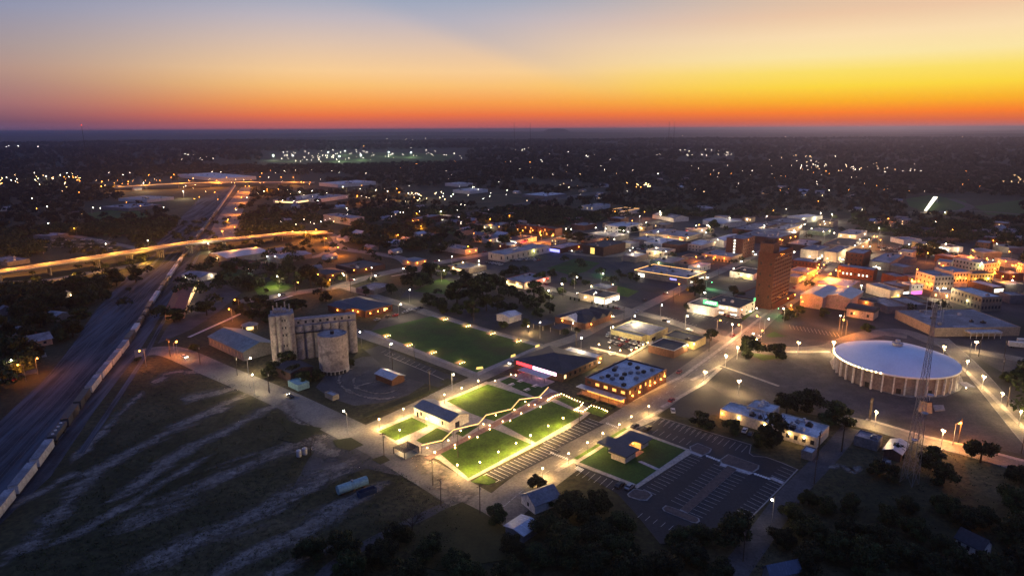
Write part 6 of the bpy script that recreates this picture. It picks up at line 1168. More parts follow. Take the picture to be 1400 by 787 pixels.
# upper quarter: smaller lit points, each a street light of its own
UP = {'a': [(10, 355, 'o'), (60, 340, 'w'), (90, 333, 'w'), (190, 338, 'w'), (247, 318, 'W'), (325, 312, 'w'), (345, 323, 'o'), (395, 325, 'o'), (430, 345, 'o'), (425, 405, 'o'), (548, 348, 'o'), (545, 373, 'o'), (690, 348, 'o'), (772, 355, 'W'), (800, 312, 'o'), (860, 341, 'o'), (935, 310, 'o'), (920, 325, 'o'), (1038, 330, 'O'), (998, 370, 'w'), (1140, 295, 'w'), (1188, 296, 'w'), (1218, 325, 'o'), (1165, 342, 'O'), (1045, 440, 'o'), (1072, 430, 'o'), (1155, 404, 'o'), (1172, 443, 'o'), (1320, 372, 'O'), (1340, 372, 'O'), (1300, 433, 'o'), (1328, 433, 'g'), (680, 458, 'o'), (755, 478, 'o'), (500, 487, 'w'), (540, 490, 'w'), (197, 492, 'o'), (253, 482, 'w'), (260, 572, 'w'), (475, 260, 'o'), (468, 290, 'w'), (585, 300, 'w'), (612, 305, 'w'), (663, 310, 'w'), (698, 300, 'w'), (172, 438, 'w'), (880, 485, 'w'), (1262, 592, 'o'), (467, 68, 'r'), (185, 300, 'w'), (360, 300, 'w'), (285, 330, 'w'), (35, 325, 'w'), (985, 398, 'W')],
      'b': [(95, 212, 'w'), (152, 208, 'w'), (210, 193, 'W'), (395, 188, 'w'), (30, 302, 'o'), (22, 322, 'o'), (135, 323, 'o'), (200, 325, 'O'), (242, 350, 'o'), (290, 350, 'o'), (60, 388, 'O'), (120, 388, 'o'), (235, 403, 'W'), (298, 283, 'w'), (407, 290, 'w'), (153, 290, 'w'), (78, 287, 'o'), (467, 376, 'W'), (545, 424, 'O'), (568, 368, 'o'), (645, 394, 'W'), (708, 400, 'w'), (757, 385, 'o'), (770, 406, 'O'), (820, 409, 'W'), (868, 413, 'W'), (838, 445, 'w'), (656, 307, 'o'), (778, 275, 'o'), (507, 345, 'w'), (1018, 350, 'O'), (1038, 395, 'w'), (1120, 348, 'o'), (1175, 362, 'w'), (900, 435, 'w'), (935, 437, 'w'), (965, 440, 'w'), (975, 432, 'w'), (765, 490, 'w'), (818, 490, 'w'), (835, 487, 'w'), (605, 550, 'w'), (650, 555, 'o'), (720, 552, 'w'), (785, 545, 'w'), (865, 517, 'O'), (968, 518, 'w'), (995, 510, 'w'), (1030, 492, 'o'), (5, 455, 'w'), (65, 466, 'w'), (100, 510, 'w'), (130, 478, 'w'), (175, 518, 'w'), (208, 492, 'w'), (250, 510, 'w'), (262, 515, 'w'), (290, 502, 'w'), (95, 545, 'W'), (120, 555, 'W'), (145, 558, 'W'), (20, 562, 'w'), (40, 570, 'w'), (5, 515, 'w'), (70, 545, 'w'), (345, 540, 'w'), (885, 585, 'O'), (1058, 745, 'w'), (1172, 627, 'o'), (1310, 590, 'O'), (1240, 580, 'W'), (1268, 582, 'W'), (578, 155, 'o'), (862, 252, 'o'), (915, 178, 'w'), (965, 183, 'w'), (1058, 222, 'W'), (1072, 237, 'o'), (1155, 200, 'w'), (1195, 218, 'W'), (1218, 216, 'W'), (1282, 213, 'W'), (1365, 200, 'o'), (1375, 218, 'o'), (790, 200, 'w'), (725, 202, 'w')],
      'c': [(25, 337, 'O'), (152, 357, 'o'), (148, 378, 'o'), (240, 215, 'W'), (148, 213, 'o'), (303, 170, 'w'), (303, 187, 'w'), (315, 210, 'w'), (250, 175, 'w'), (200, 198, 'w'), (458, 177, 'w'), (535, 183, 'w'), (527, 228, 'w'), (408, 213, 'w'), (40, 208, 'w'), (97, 242, 'o'), (55, 178, 'w'), (18, 178, 'w'), (945, 240, 'W'), (667, 314, 'o'), (655, 312, 'o'), (648, 352, 'O'), (570, 378, 'O'), (590, 398, 'o'), (620, 370, 'O'), (720, 365, 'W'), (690, 368, 'W'), (640, 368, 'O'), (785, 305, 'w'), (850, 325, 'w'), (885, 342, 'w'), (967, 333, 'O'), (972, 370, 'o'), (985, 352, 'o'), (1020, 317, 'o'), (962, 416, 'w'), (1178, 303, 'o'), (1203, 440, 'O'), (1250, 443, 'W'), (1185, 412, 'o'), (1263, 395, 'o'), (1340, 342, 'o'), (1357, 313, 'o'), (1170, 542, 'w'), (1370, 533, 'w'), (195, 418, 'W'), (262, 420, 'W'), (255, 447, 'w'), (105, 450, 'O'), (348, 398, 'W'), (372, 395, 'w'), (397, 392, 'w'), (428, 388, 'w'), (458, 384, 'w'), (480, 385, 'w'), (480, 452, 'o'), (512, 487, 'w'), (705, 470, 'w'), (835, 482, 'w'), (1380, 480, 'w'), (550, 505, 'O'), (585, 495, 'w'), (625, 490, 'w')],
      'd': [(95, 495, 'w'), (28, 505, 'w'), (203, 360, 'o'), (288, 410, 'O'), (268, 453, 'o'), (385, 345, 'W'), (435, 407, 'w'), (438, 393, 'w'), (312, 290, 'o'), (298, 322, 'o'), (573, 357, 'w'), (570, 385, 'o'), (605, 333, 'w'), (665, 365, 'w'), (712, 373, 'w'), (747, 337, 'o'), (702, 436, 'o'), (1010, 412, 'O'), (1072, 418, 'W'), (1065, 290, 'o'), (1155, 315, 'W'), (1178, 298, 'o'), (1313, 312, 'o'), (1355, 345, 'O'), (1310, 352, 'o'), (1335, 335, 'o'), (1127, 367, 'o'), (1255, 403, 'g'), (1263, 423, 'g'), (648, 548, 'o'), (508, 497, 'o'), (990, 605, 'o'), (903, 562, 'w'), (480, 350, 'w'), (258, 355, 'w'), (823, 290, 'w'), (790, 285, 'w')]}
SMALL = {c: [] for c in 'owgr'}
for z, L in UP.items():
    for x, y, c_ in L:
        px, py = zp(z, (x, y)); k = 'orange' if c_ in 'oOr' else 'white'; d_ = G(px, py, 9).length
        sc = min(1.7, max(1.0, d_/950))*random.uniform(.75, 1.15); pw_ = {'o': 0, 'w': 0, 'O': 14000, 'W': 9000, 'g': 0, 'r': 0}[c_]
        if py < 238 and c_ in 'owgr': SMALL[c_].append((px, py, random.uniform(.6, 1.0))); continue
        lamp(z, x, y, k, pw_*min(3, d_/1000) if py > 236 else 0, sc)
print('lamps', len(LAMPS), 'lights', NL[0])
# distant town lights, past counting: strings and clusters out on the plain
def far_cluster(name, m, pts):
    q = MB()
    for px, py, r in pts:
        d = 0; p = G(px, py, 8.0)
        gz_ = float(ground_height(np.array([p.x]), np.array([p.y]))[0]); p = G(px, py, 8+max(0, gz_)); q.ball(p.x, p.y, p.z, r*max(1, math.hypot(p.x, p.y)/2300)*.55, 5, 4)
    o = q.build(name, m); return tag(o, None, 'distant lights', kind='stuff')
def scat(n, x0, x1, y0, y1, r0=.5, r1=1.1, ease=0): return [(random.uniform(x0, x1), (y0+y1)/2+(random.random()-.5)*(y1-y0)*(1 if ease == 0 else random.random()), random.uniform(r0, r1)) for _ in range(n)]
far_cluster('distant_town_lights', 'far_white', SMALL['w']+SMALL['g']+scat(16, 0, 55, 194, 204, .6, 1.3)+scat(30, 248, 295, 210, 219, .4, 1)+scat(75, 385, 520, 205, 221, .35, .95)+scat(20, 520, 640, 208, 216, .4, .9)+scat(26, 695, 830, 200, 222, .35, .9)+scat(50, 893, 1000, 204, 213, .35, 1)+scat(40, 1048, 1170, 213, 230, .4, 1)+scat(18, 1160, 1260, 222, 236, .4, .9)+scat(40, 640, 1300, 225, 262, .3, .7)+scat(14, 430, 640, 188, 204, .3, .6)+scat(40, 350, 700, 232, 275, .3, .7)+scat(10, 850, 1360, 176, 192, .3, .6)+scat(40, 380, 640, 262, 310, .25, .55))['label'] = 'hundreds of tiny white town lights scattered over the far plain'
far_cluster('distant_amber_lights', 'far_warm', scat(22, 0, 110, 236, 252, .5, 1.1)+scat(16, 1050, 1115, 209, 216, .5, 1.1)+scat(30, 1075, 1250, 214, 234, .4, .9)+scat(8, 14, 34, 202, 205, .8, 1.4)+scat(14, 560, 620, 262, 275, .4, .8)+scat(25, 700, 1250, 230, 275, .3, .7)+scat(22, 0, 350, 238, 262, .3, .7)+scat(10, 870, 890, 250, 256, .5, 1)+scat(16, 1370, 1400, 238, 252, .4, .9))['label'] = 'tiny amber town lights strung through the far woods'
far_cluster('distant_orange_lights', 'far_orange', SMALL['o']+SMALL['r']+scat(12, 70, 110, 240, 246, .5, 1)+scat(10, 855, 880, 250, 256, .6, 1.1)+scat(12, 690, 710, 205, 225, .4, .7)+scat(20, 900, 1390, 225, 262, .3, .6)+scat(20, 150, 430, 246, 252, .4, .8))['label'] = 'tiny orange lights dotted along the far highway and streets'
fl0 = None
for x, y, pw_ in ((95, 232, 1), (200, 236, .6), (450, 240, 1), (565, 232, .9), (715, 212, .9), (835, 217, 1), (390, 215, .7), (480, 205, .7)):
    p = G(*zp('b', (x, y)))
    if fl0 is None: fl0 = thing('floodlight_mast', '', 'floodlight', p); q = MB(); q.cyl(0, 0, .4, 0, 20, 8, .25); q.build('pole', 'metal_grey', fl0); q = MB(); q.box(-2, 2, -.3, .3, 19.6, 21); q.build('lamp_bank', 'bulb_cool', fl0); o = fl0
    else: o = dup(fl0, p)
    o['group'] = 'floodlight masts of the far fields'; auto(o, 'sports floodlight mast', *zp('b', (x, y))); light(o, (0, -3, 18), (.8, 1, .55), 160000*pw_, .6)
tl0 = None
for k, (z, x, y) in enumerate((('Z4', 322, 318), ('Z4', 800, 512), ('Z2', 815, 235))):
    p = GZ(z, (x, y))
    if tl0 is None: tl0 = thing('traffic_light', '', 'traffic light', p); q = MB(); q.cyl(0, 0, .12, 0, 6, 7); q.tube((0, 0, 5.9), (4, 0, 6.1), .07); q.build('pole', 'metal_grey', tl0); q = MB(); q.box(3.7, 4.1, -.2, .2, 5, 6.05); q.build('signal_head', 'metal_dark', tl0); q = MB(); q.ball(3.9, -.25, 5.25, .24); q.build('lamp', 'bulb_green', tl0); o = tl0
    else: o = dup(tl0, p, 1.2*k)
    o['group'] = 'green traffic lights'; o['label'] = ('traffic light casting green on the asphalt behind the green-signed bank', 'traffic light glowing green right of the green-signed bank', 'green traffic light behind the glowing garage')[k]; light(o, (3.9, -1, 4.2), (.15, 1, .25), 2500, .2)
# the white slanting glare, shaped as an added glowing panel on made-up posts
fc = thing('glare_panel', 'dazzling added panel of white slanting glare alone beside the right-hand meadow', 'canopy', G(1267, 291)); d_ = G(1281, 277)-G(1267, 291)
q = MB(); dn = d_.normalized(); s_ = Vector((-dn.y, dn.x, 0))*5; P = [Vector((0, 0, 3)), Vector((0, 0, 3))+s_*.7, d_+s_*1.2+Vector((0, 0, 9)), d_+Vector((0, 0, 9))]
q.poly(P); q.poly([p+Vector((0, 0, .4)) for p in P][::-1]); q.build('roof', 'lit_white', fc)  # glowing sheet in the shape of the glare, not a real roof
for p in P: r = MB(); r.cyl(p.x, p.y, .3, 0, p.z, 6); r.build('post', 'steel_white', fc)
light(fc, (3, 3, 2.5), WHT, 9000, .5)  # added lamp, part of the glare
# lights on the big lawn: uplit planters and glowing signs
pl0 = None
for i, (x, y) in enumerate(((340, 432), (470, 487), (613, 532), (780, 592), (685, 333), (820, 373), (965, 418), (1120, 463))):
    p = GZ('V', (x, y))
    if pl0 is None:
        pl0 = thing('uplit_planter', '', 'planter', p, rad(48)); q = MB(); q.box(-2.6, 2.6, -1.3, 1.3, 0, .5); q.build('border', 'brick_paving', pl0)
        for k in range(7):
            q = MB(); a = k*.9; x_, y_ = 1.9*math.cos(a*2.1), .9*math.sin(a*3.3)
            for j in range(34): v = Vector((x_+random.gauss(0, .35), y_+random.gauss(0, .3), random.uniform(.4, 1.5))); r_ = .16; q.poly([v+Vector((random.uniform(-r_, r_), random.uniform(-r_, r_), random.uniform(-r_, r_))) for _ in range(3)])
            q.build('shrub', 'lawn', pl0)
        for dx in (-1.7, 0, 1.7): q = MB(); q.ball(dx, -1.9, .3, .17, 6, 4); q.build('uplight', 'bulb_warm', pl0)
        o = pl0
    else: o = dup(pl0, p, rad(48))
    light(o, (-.8, -1.6, 1.4), (1, .55, .15), 480, .3, k='garden'); light(o, (1.8, 1.7, 1.4), (1, .55, .15), 340, .3, k='garden')
    o['group'] = 'uplit planters along the dark lawn'; o['label'] = ['leftmost', 'second from left', 'third from left', 'rightmost'][i % 4].capitalize()+' of four uplit planters on the %s edge of the lawn' % ('near' if i < 4 else 'far')
for i, (x, y, lab) in enumerate(((900, 632, 'glowing panel sign at the near corner of the dark lawn'), (1100, 558, 'glowing panel sign halfway along the right edge of the dark lawn'), (1245, 500, 'glowing panel sign at the far right corner of the dark lawn'))):
    sg = thing('lit_panel', lab, 'sign', GZ('V', (x, y)), rad(20 if i == 0 else 48)); q = MB(); q.box(-1.7, 1.7, -.1, .1, .3, 1.3); q.build('face', 'lit_yellow', sg); q = MB(); q.box(-2.2, 2.2, -.5, .5, 0, .28); q.build('plinth', 'concrete', sg); light(sg, (0, -1.5, 1), WARM, 160, .2)
# lights, urns and benches along the promenade
for z, L in (('A', ((590, 468), (778, 385), (937, 312), (745, 460), (558, 545), (915, 375), (988, 328), (1020, 290), (745, 440), (680, 503), (635, 502), (855, 415), (815, 418), (1018, 340), (712, 433), (523, 520), (878, 355), (955, 330), (410, 560), (560, 560), (1060, 300), (775, 200), (860, 165), (885, 170))),):
    for i, (x, y) in enumerate(L):
        o = thing('path_light', '', 'garden light', GZ(z, (x, y), .6)+Vector((0, 0, -.5))); q = MB(); q.ball(0, 0, .75, .24, 7, 5); q.build('bulb', 'bulb_warm', o); q = MB(); q.cyl(0, 0, .16, 0, .5, 6); q.build('base', 'metal_dark', o)
        o['group'] = 'low lights along the promenade'; auto(o, 'low amber garden light', *zp(z, (x, y)))
        if i % 2 == 0: light(o, (0, 0, 1.3), SOD, 90, .2)
st = thing('string_lights', 'strings of small warm bulbs edging the two lawns by the brick restaurant', 'string lights', GZ('B', (300, 448)))
pk = [(270, 460), (300, 440), (345, 425), (400, 450), (460, 475), (440, 500), (415, 512), (460, 520), (505, 488), (560, 505), (602, 525)]; n = 0
for a, c in zip(pk, pk[1:]):
    for k in range(4):
        p = GZ('B', (a[0]+(c[0]-a[0])*k/4, a[1]+(c[1]-a[1])*k/4), 1)-st.location; q = MB(); q.ball(p.x, p.y, p.z+.1, .17, 6, 4); q.build('bulb', 'bulb_warm', st)
        if (n := n+1) % 5 == 0: light(st, p+Vector((0, 0, .5)), SOD, 170, .3)
for k, (x, y) in enumerate(((862, 222), (910, 203), (945, 250), (990, 229))):
    o = thing('picnic_table', ['front left', 'back left', 'front right', 'back right'][k]+' white picnic table on the small dark lawn', 'table', GZ('A', (x, y)), rad(48), 'white picnic tables'); q = MB(); q.box(-1.5, 1.5, -.5, .5, .72, .8); q.build('top', 'white_wall', o)
    for s in (-.95, .95): q = MB(); q.box(-1.5, 1.5, s-.17, s+.17, .42, .48); q.build('bench', 'white_wall', o)
    for s in (-1.1, 1.1): q = MB(); q.box(s-.06, s+.06, -.9, .9, 0, .42); q.box(s-.06, s+.06, -.1, .1, .42, .72); q.build('trestle', 'metal_grey', o)
# utility poles
up = thing('utility_pole', '', 'utility pole'); q = MB(); q.cyl(0, 0, .17, 0, 10.5, 7, .11); q.build('pole', 'wood', up); q = MB(); q.box(-1.2, 1.2, -.07, .07, 9.6, 9.8); q.build('crossarm', 'wood', up); q = MB(); q.cyl(.4, .25, .22, 8.2, 9.1, 8); q.build('transformer', 'metal_grey', up); first = True
for z, x, y in (('A', 178, 612), ('A', 440, 760), ('J', 897, 390), ('J', 710, 355), ('T', 130, 580), ('T', 290, 620), ('T', 490, 682), ('T', 662, 775), ('R', 915, 580), ('V', 510, 590), ('V', 380, 640), ('V', 602, 760), ('V', 130, 180), ('V', 865, 350), ('Z2', 625, 710), ('Z2', 540, 375), ('Z2', 948, 545), ('Z4', 100, 420), ('Z4', 310, 310), ('Z4', 402, 255), ('Z4', 340, 740), ('Z4', 1240, 600), ('K', 345, 610), ('K', 1088, 535), ('K', 1060, 380), ('K', 935, 265),
                ('K', 205, 118), ('K', 825, 730), ('K', 1165, 785), ('K', 1072, 270), ('H', 395, 285), ('H', 525, 130), ('H', 415, 150), ('H', 55, 655), ('E', 1010, 510), ('E', 1178, 330), ('E', 862, 560), ('B', 425, 175), ('B', 440, 600), ('R', 240, 70), ('a', 240, 780), ('a', 1320, 640), ('a', 152, 600), ('Z8', 965, 720), ('A', 575, 610), ('U', 70, 690)):
    p = GZ(z, (x, y)); o = up if first else dup(up, p, rad(40)); o.location = p; first = False; o['group'] = 'wooden utility poles'; auto(o, 'wooden utility pole', *zp(z, (x, y)))
# ------------------------------------------------------------------ trees
def crown_mesh(name, seed, n, leaf, H=8.0, R=4.2, lobes=9, bare=False):
    r = np.random.default_rng(seed); cs = []
    for k in range(lobes):
        a = r.uniform(0, 2*math.pi); rr_ = R*.78*math.sqrt(r.uniform(0, 1)); cs.append((rr_*math.cos(a), rr_*math.sin(a), H*(.30+.50*r.uniform(0, 1)-.16*(rr_/R)), R*r.uniform(.22, .46)))
    cs.append((0, 0, H*.66, R*.48)); cs = np.array(cs); idx = r.integers(0, len(cs), n); d = r.normal(size=(n, 3)); d /= np.linalg.norm(d, axis=1)[:, None]
    rad_ = cs[idx, 3]*(r.uniform(.2, 1.25, n)**.5); c = cs[idx, :3]+d*rad_[:, None]*np.array([1, 1, .72]); c[:, 2] = np.maximum(c[:, 2], H*.06)
    u = r.normal(size=(n, 3)); u /= np.linalg.norm(u, axis=1)[:, None]; w_ = np.cross(u, d+r.normal(size=(n, 3))*.5); w_ /= np.linalg.norm(w_, axis=1)[:, None]; s = leaf*r.uniform(.6, 1.4, n)[:, None]
    v = np.stack([c-u*s-w_*s*.6, c+u*s-w_*s*.5, c+u*s*.7+w_*s*.8, c-u*s*.8+w_*s*.6], 1).reshape(-1, 3)
    me = bpy.data.meshes.new(name); me.vertices.add(4*n); me.vertices.foreach_set('co', v.ravel()); me.loops.add(4*n); me.loops.foreach_set('vertex_index', np.arange(4*n, dtype=np.int32))
    me.polygons.add(n); me.polygons.foreach_set('loop_start', np.arange(0, 4*n, 4, dtype=np.int32)); me.update(calc_edges=True); me.materials.append(MAT['foliage']); return me
def trunk_mb(seed, H=8.0, bare=False):
    r = random.Random(seed); q = MB(); q.tube((0, 0, 0), (0, 0, H*.42), .30, 7, .2)
    def br(p, d, l, rad_, dep):
        e = p+d*l; q.tube(p, e, rad_, 5, rad_*.6)
        if dep:
            for _ in range(3 if bare else 2): nd = (d+Vector((r.gauss(0, .55), r.gauss(0, .55), r.gauss(.12, .3)))).normalized(); br(e, nd, l*.68, rad_*.58, dep-1)
    for k in range(5 if bare else 4): a = k*1.5+r.random(); br(Vector((0, 0, H*(.34+.02*k))), Vector((math.cos(a)*.7, math.sin(a)*.7, .75)).normalized(), H*.26, .16, 3 if bare else 1)
    return q
TP = []
for k, (n, lf, H, R, lb) in enumerate(((2600, .30, 8, 4.4, 10), (2600, .30, 9, 4.0, 9), (2200, .30, 7, 4.8, 12), (1900, .30, 9.5, 3.4, 8), (9000, .19, 9, 4.8, 16), (8500, .19, 8, 5.0, 18))):
    t = thing('tree', '', 'tree'); trunk_mb(k, H).build('trunk', 'bark', t); o = bpy.data.objects.new('crown', crown_mesh('crown', 50+k, n, lf, H, R, lb)); C.objects.link(o); o.parent = t; TP.append([t, False, R*2])
bt = thing('bare_tree', 'leafless tree with fine grey branches at the bend of the cottage lane', 'tree', G(564, 730)); trunk_mb(3, 8, True).build('trunk', 'bark', bt)
bt2 = dup(bt, G(425, 622), 1.2, 1.0, 'thinly leafed tree standing alone on the dirt field by the white tanks'); 
TREES = []
def tree(px, py, wpx, near=False, base=True):
    p = G(px, py); dist = (p-CAM).length; sc = wpx*dist/900.0; k = random.choice((4, 5) if near else (0, 1, 2, 3)); T = TP[k]; sc = sc/T[2]
    s3 = (sc, sc*random.uniform(.9, 1.1), sc*random.uniform(.8, 1.0)); a = random.uniform(0, 6.28)
    if not T[1]: o = T[0]; o.location = p; o.rotation_euler = (0, 0, a); o.scale = s3; T[1] = True
    else: o = dup(T[0], p, a, s3)
    o['group'] = 'dark leafy trees of the town'; big = wpx*dist/900
    auto(o, 'broad dark leafy tree' if big > 9.5 else ('small dark leafy tree' if big < 6 else 'dark leafy tree'), px, py-wpx*.4); TREES.append((px, py, wpx)); return o
NEAR = [(735, 667, 26), (1000, 742, 52), (680, 714, 32), (425, 762, 40), (470, 760, 42), (520, 768, 44), (545, 742, 36), (585, 760, 40), (625, 775, 38), (480, 790, 46), (560, 800, 50), (640, 800, 44), (700, 795, 46), (750, 730, 46), (790, 712, 52), (770, 765, 56), (820, 742, 52), (850, 765, 52), (810, 790, 56), (870, 800, 56), (905, 790, 50), (945, 770, 46), (930, 745, 38), (745, 690, 26), (775, 695, 34), (820, 700, 40), (850, 728, 38), (735, 770, 40), (700, 760, 34), (958, 742, 34), (980, 800, 44),
        (1085, 715, 36), (1110, 740, 44), (1140, 760, 40), (1070, 745, 34), (1100, 780, 44), (1160, 735, 36), (1200, 745, 40), (1180, 780, 46), (1230, 770, 40), (1250, 735, 34), (1215, 715, 30), (1290, 700, 32), (1320, 720, 34), (1270, 785, 40), (1310, 775, 34), (1390, 700, 40), (1385, 740, 42), (1400, 780, 44), (1350, 790, 40), (1395, 660, 34), (1130, 700, 28), (1105, 690, 26), (1160, 700, 26), (1290, 755, 28), (1345, 715, 26), (1240, 700, 26)]
for t_ in NEAR: tree(*t_, near=True)
MIDT = [(955, 583, 24), (972, 588, 22), (1000, 592, 26), (1090, 562, 44), (1075, 566, 32), (1110, 560, 36), (1140, 580, 42), (1055, 612, 42), (1040, 608, 24), (1340, 632, 38), (1272, 640, 30), (1290, 660, 32), (1225, 622, 20), (1215, 655, 26), (1200, 648, 22), (1025, 486, 34), (1061, 489, 30), (972, 466, 20), (950, 404, 24), (943, 424, 22), (1003, 405, 15), (1013, 410, 12), (1042, 418, 14), (1036, 412, 12), (1078, 436, 22), (1092, 430, 14), (396, 505, 28), (372, 513, 28), (415, 524, 24), (435, 518, 20), (402, 518, 26), (480, 502, 14), (283, 431, 24), (238, 440, 20), (246, 438, 16),
        (325, 418, 11), (338, 414, 9), (332, 420, 10), (340, 398, 16), (360, 394, 11), (364, 400, 7), (355, 424, 26), (370, 428, 26), (386, 424, 22), (400, 426, 22), (413, 424, 18), (345, 436, 22), (362, 440, 22), (330, 430, 14), (425, 392, 32), (440, 396, 26), (412, 386, 24), (395, 376, 26), (380, 384, 24), (300, 388, 14), (446, 412, 18), (315, 378, 24), (335, 372, 20), (375, 372, 18), (492, 412, 14), (500, 404, 12), (535, 402, 16), (575, 392, 34), (560, 388, 24), (590, 384, 30), (607, 380, 20), (620, 376, 12), (633, 377, 12),
        (625, 415, 30), (645, 412, 30), (600, 420, 26), (585, 416, 22), (660, 405, 34), (676, 396, 34), (640, 398, 26), (695, 405, 30), (710, 415, 28), (725, 420, 26), (700, 425, 22), (680, 425, 24), (665, 425, 26), (645, 432, 22), (625, 428, 22), (605, 428, 18), (730, 405, 24), (745, 412, 24), (752, 428, 18), (690, 448, 16), (720, 446, 16), (735, 432, 18), (770, 388, 10), (785, 390, 12), (790, 384, 12), (800, 390, 12), (755, 378, 14), (740, 386, 22), (765, 402, 18), (805, 436, 18), (773, 458, 10), (788, 455, 12), (700, 375, 20), (690, 378, 16), (862, 383, 12), (870, 385, 10), (850, 380, 12), (890, 372, 14), (935, 378, 14), (942, 386, 14), (976, 312, 16),
        (865, 318, 16), (850, 322, 14), (775, 330, 18), (790, 332, 18), (800, 328, 16), (913, 300, 18), (925, 297, 16), (815, 302, 20), (832, 298, 18), (1120, 420, 10), (1182, 435, 12), (1168, 432, 12), (1160, 428, 10), (1185, 452, 14), (1255, 350, 16), (1270, 352, 18), (1285, 354, 16), (1298, 356, 12), (1390, 344, 14), (1380, 342, 12), (1375, 335, 16), (190, 494, 10), (265, 478, 12), (470, 462, 10), (1188, 348, 8), (1012, 380, 10), (1126, 432, 14), (1245, 508, 10), (1390, 528, 22), (1400, 512, 20), (1375, 520, 14)]
for t_ in MIDT: tree(*t_)
def inpoly(x, y, P):
    c = False; j = len(P)-1
    for i in range(len(P)):
        if (P[i][1] > y) != (P[j][1] > y) and x < (P[j][0]-P[i][0])*(y-P[i][1])/(P[j][1]-P[i][1])+P[i][0]: c = not c
        j = i
    return c
# small houses among the trees and further stores between the named ones
hp = []
for k, (wm, rm) in enumerate((('white_wall', 'roof_mid'), ('tan', 'roof_grey'), ('brick_brown', 'roof_dark'), ('cream', 'roof_metal'))):
    t = thing('small_house', '', 'house'); q = MB(); q.box(-7, 7, -4.5, 4.5, 0, 3.2); q.v += [(-7, -4.5, 3.2), (-7, 4.5, 3.2), (-7, 0, 5.4), (7, -4.5, 3.2), (7, 4.5, 3.2), (7, 0, 5.4)]; n = len(q.v)-6; q.f += [(n, n+2, n+1), (n+3, n+4, n+5)]; q.build('wall', wm, t)
    q = MB(); 
    for s in (-1, 1): q.v += [(-7.6, s*5.1, 2.95), (7.6, s*5.1, 2.95), (7.6, 0, 5.5), (-7.6, 0, 5.5)]; n = len(q.v)-4; q.f.append((n, n+1, n+2, n+3))
    ro = q.build('roof', rm, t); q = MB(); q.box(2, 2.7, .8, 1.5, 4, 6.2); q.build('chimney', 'brick', ro)
    for x in (-4, 0, 4): q = MB(); q.box(x-.6, x+.6, -4.56, -4.45, 1.1, 2.3); q.build('window', 'lit_warm' if (k+x) % 3 == 0 else 'glass_dark', t)
    hp.append([t, False])
def near_built(p, m): return any((p.x-b[0].x)**2+(p.y-b[0].y)**2 < (max(b[2], b[3])*.75+m)**2 for b in BUILT)
def house_at(px, py, sc=1.0):
    p = G(px, py); h = random.choice(hp); a = rad(48+random.choice((0, 90, 180, 270))+random.uniform(-4, 4))
    if near_built(p, 10): return
    if not h[1]: o = h[0]; o.location = p; o.rotation_euler = (0, 0, a); o.scale = (sc,)*3; h[1] = True
    else: o = dup(h[0], p, a, sc)
    o['group'] = 'small houses of the neighbourhoods'; auto(o, 'small gabled house', px, py); BUILT.append((p, a, 8*sc, 8*sc))
for P, n in (([(460, 300), (700, 292), (720, 345), (560, 350), (460, 335)], 40), ([(700, 240), (1230, 250), (1230, 290), (830, 285), (700, 268)], 34), ([(0, 255), (240, 255), (200, 320), (0, 340)], 16), ([(360, 262), (580, 262), (590, 300), (350, 310)], 18), ([(1180, 300), (1400, 305), (1400, 325), (1180, 318)], 14), ([(0, 400), (110, 400), (90, 470), (0, 480)], 7), ([(350, 345), (560, 350), (420, 385), (350, 380)], 6)):
    xs = [p[0] for p in P]; ys = [p[1] for p in P]; k = 0
    while k < n:
        x, y = random.uniform(min(xs), max(xs)), random.uniform(min(ys), max(ys)); k += 1
        if inpoly(x, y, P): house_at(x, y, random.uniform(.8, 1.25))
FN = ['grey-roofed store', 'pale-roofed store', 'dark-roofed store', 'brown brick store']
FC = [('grey_wall', 'roof_grey'), ('cream', 'roof_mid'), ('tan', 'roof_dark'), ('brick_brown', 'roof_mid')]
for P, n in (([(830, 302), (1000, 300), (1130, 302), (1180, 325), (1050, 335), (930, 372), (800, 345)], 150), ([(1120, 350), (1400, 350), (1400, 440), (1260, 425), (1180, 400)], 110), ([(740, 325), (820, 345), (760, 365), (650, 352)], 14), ([(560, 300), (800, 285), (830, 300), (720, 330), (600, 345)], 34), ([(1180, 300), (1400, 312), (1400, 345), (1200, 335)], 26)):
    xs = [p[0] for p in P]; ys = [p[1] for p in P]; k = 0
    while k < n:
        x, y = random.uniform(min(xs), max(xs)), random.uniform(min(ys), max(ys)); k += 1
        if not inpoly(x, y, P): continue
        p = G(x, y); W_, D_ = random.uniform(10, 22), random.uniform(10, 20)
        if near_built(p+Vector((0, 7, 0)), 6): continue
        j = random.randrange(4); h_ = random.uniform(4.5, 7.5); c, s_ = math.cos(rad(48)), math.sin(rad(48))
        a0, b0, c0_ = p+Vector((-s_*D_, c*D_, 0)), p, p+Vector((c*W_, s_*W_, 0)); f_ = lambda v: PX(v.x, v.y, h_)
        lm_ = [(-.06, .5, 3.4, random.choice((WARM, ORG, WHT)), random.choice((0, 500, 900)))] if random.random() < .6 else []
        t, o_, an, _, _ = building('F', f_(a0), f_(b0), f_(c0_), h_, '', *FC[j], wl=(random.choice((2, 3)), 1.2, 'glass_dark', 'lit_warm', .3), lamps=[l for l in lm_ if l[4]])
        t['group'] = 'plain stores filling the downtown blocks'; auto(t, FN[j], x, y)
WOODS = [([(0, 408), (90, 400), (180, 384), (200, 380), (130, 425), (75, 495), (0, 500)], 46, 24), ([(455, 310), (700, 300), (720, 345), (600, 350), (545, 345), (470, 335)], 34, 22), ([(330, 285), (450, 290), (450, 312), (340, 318)], 18, 16), ([(380, 330), (440, 332), (430, 348), (390, 345)], 7, 9)]
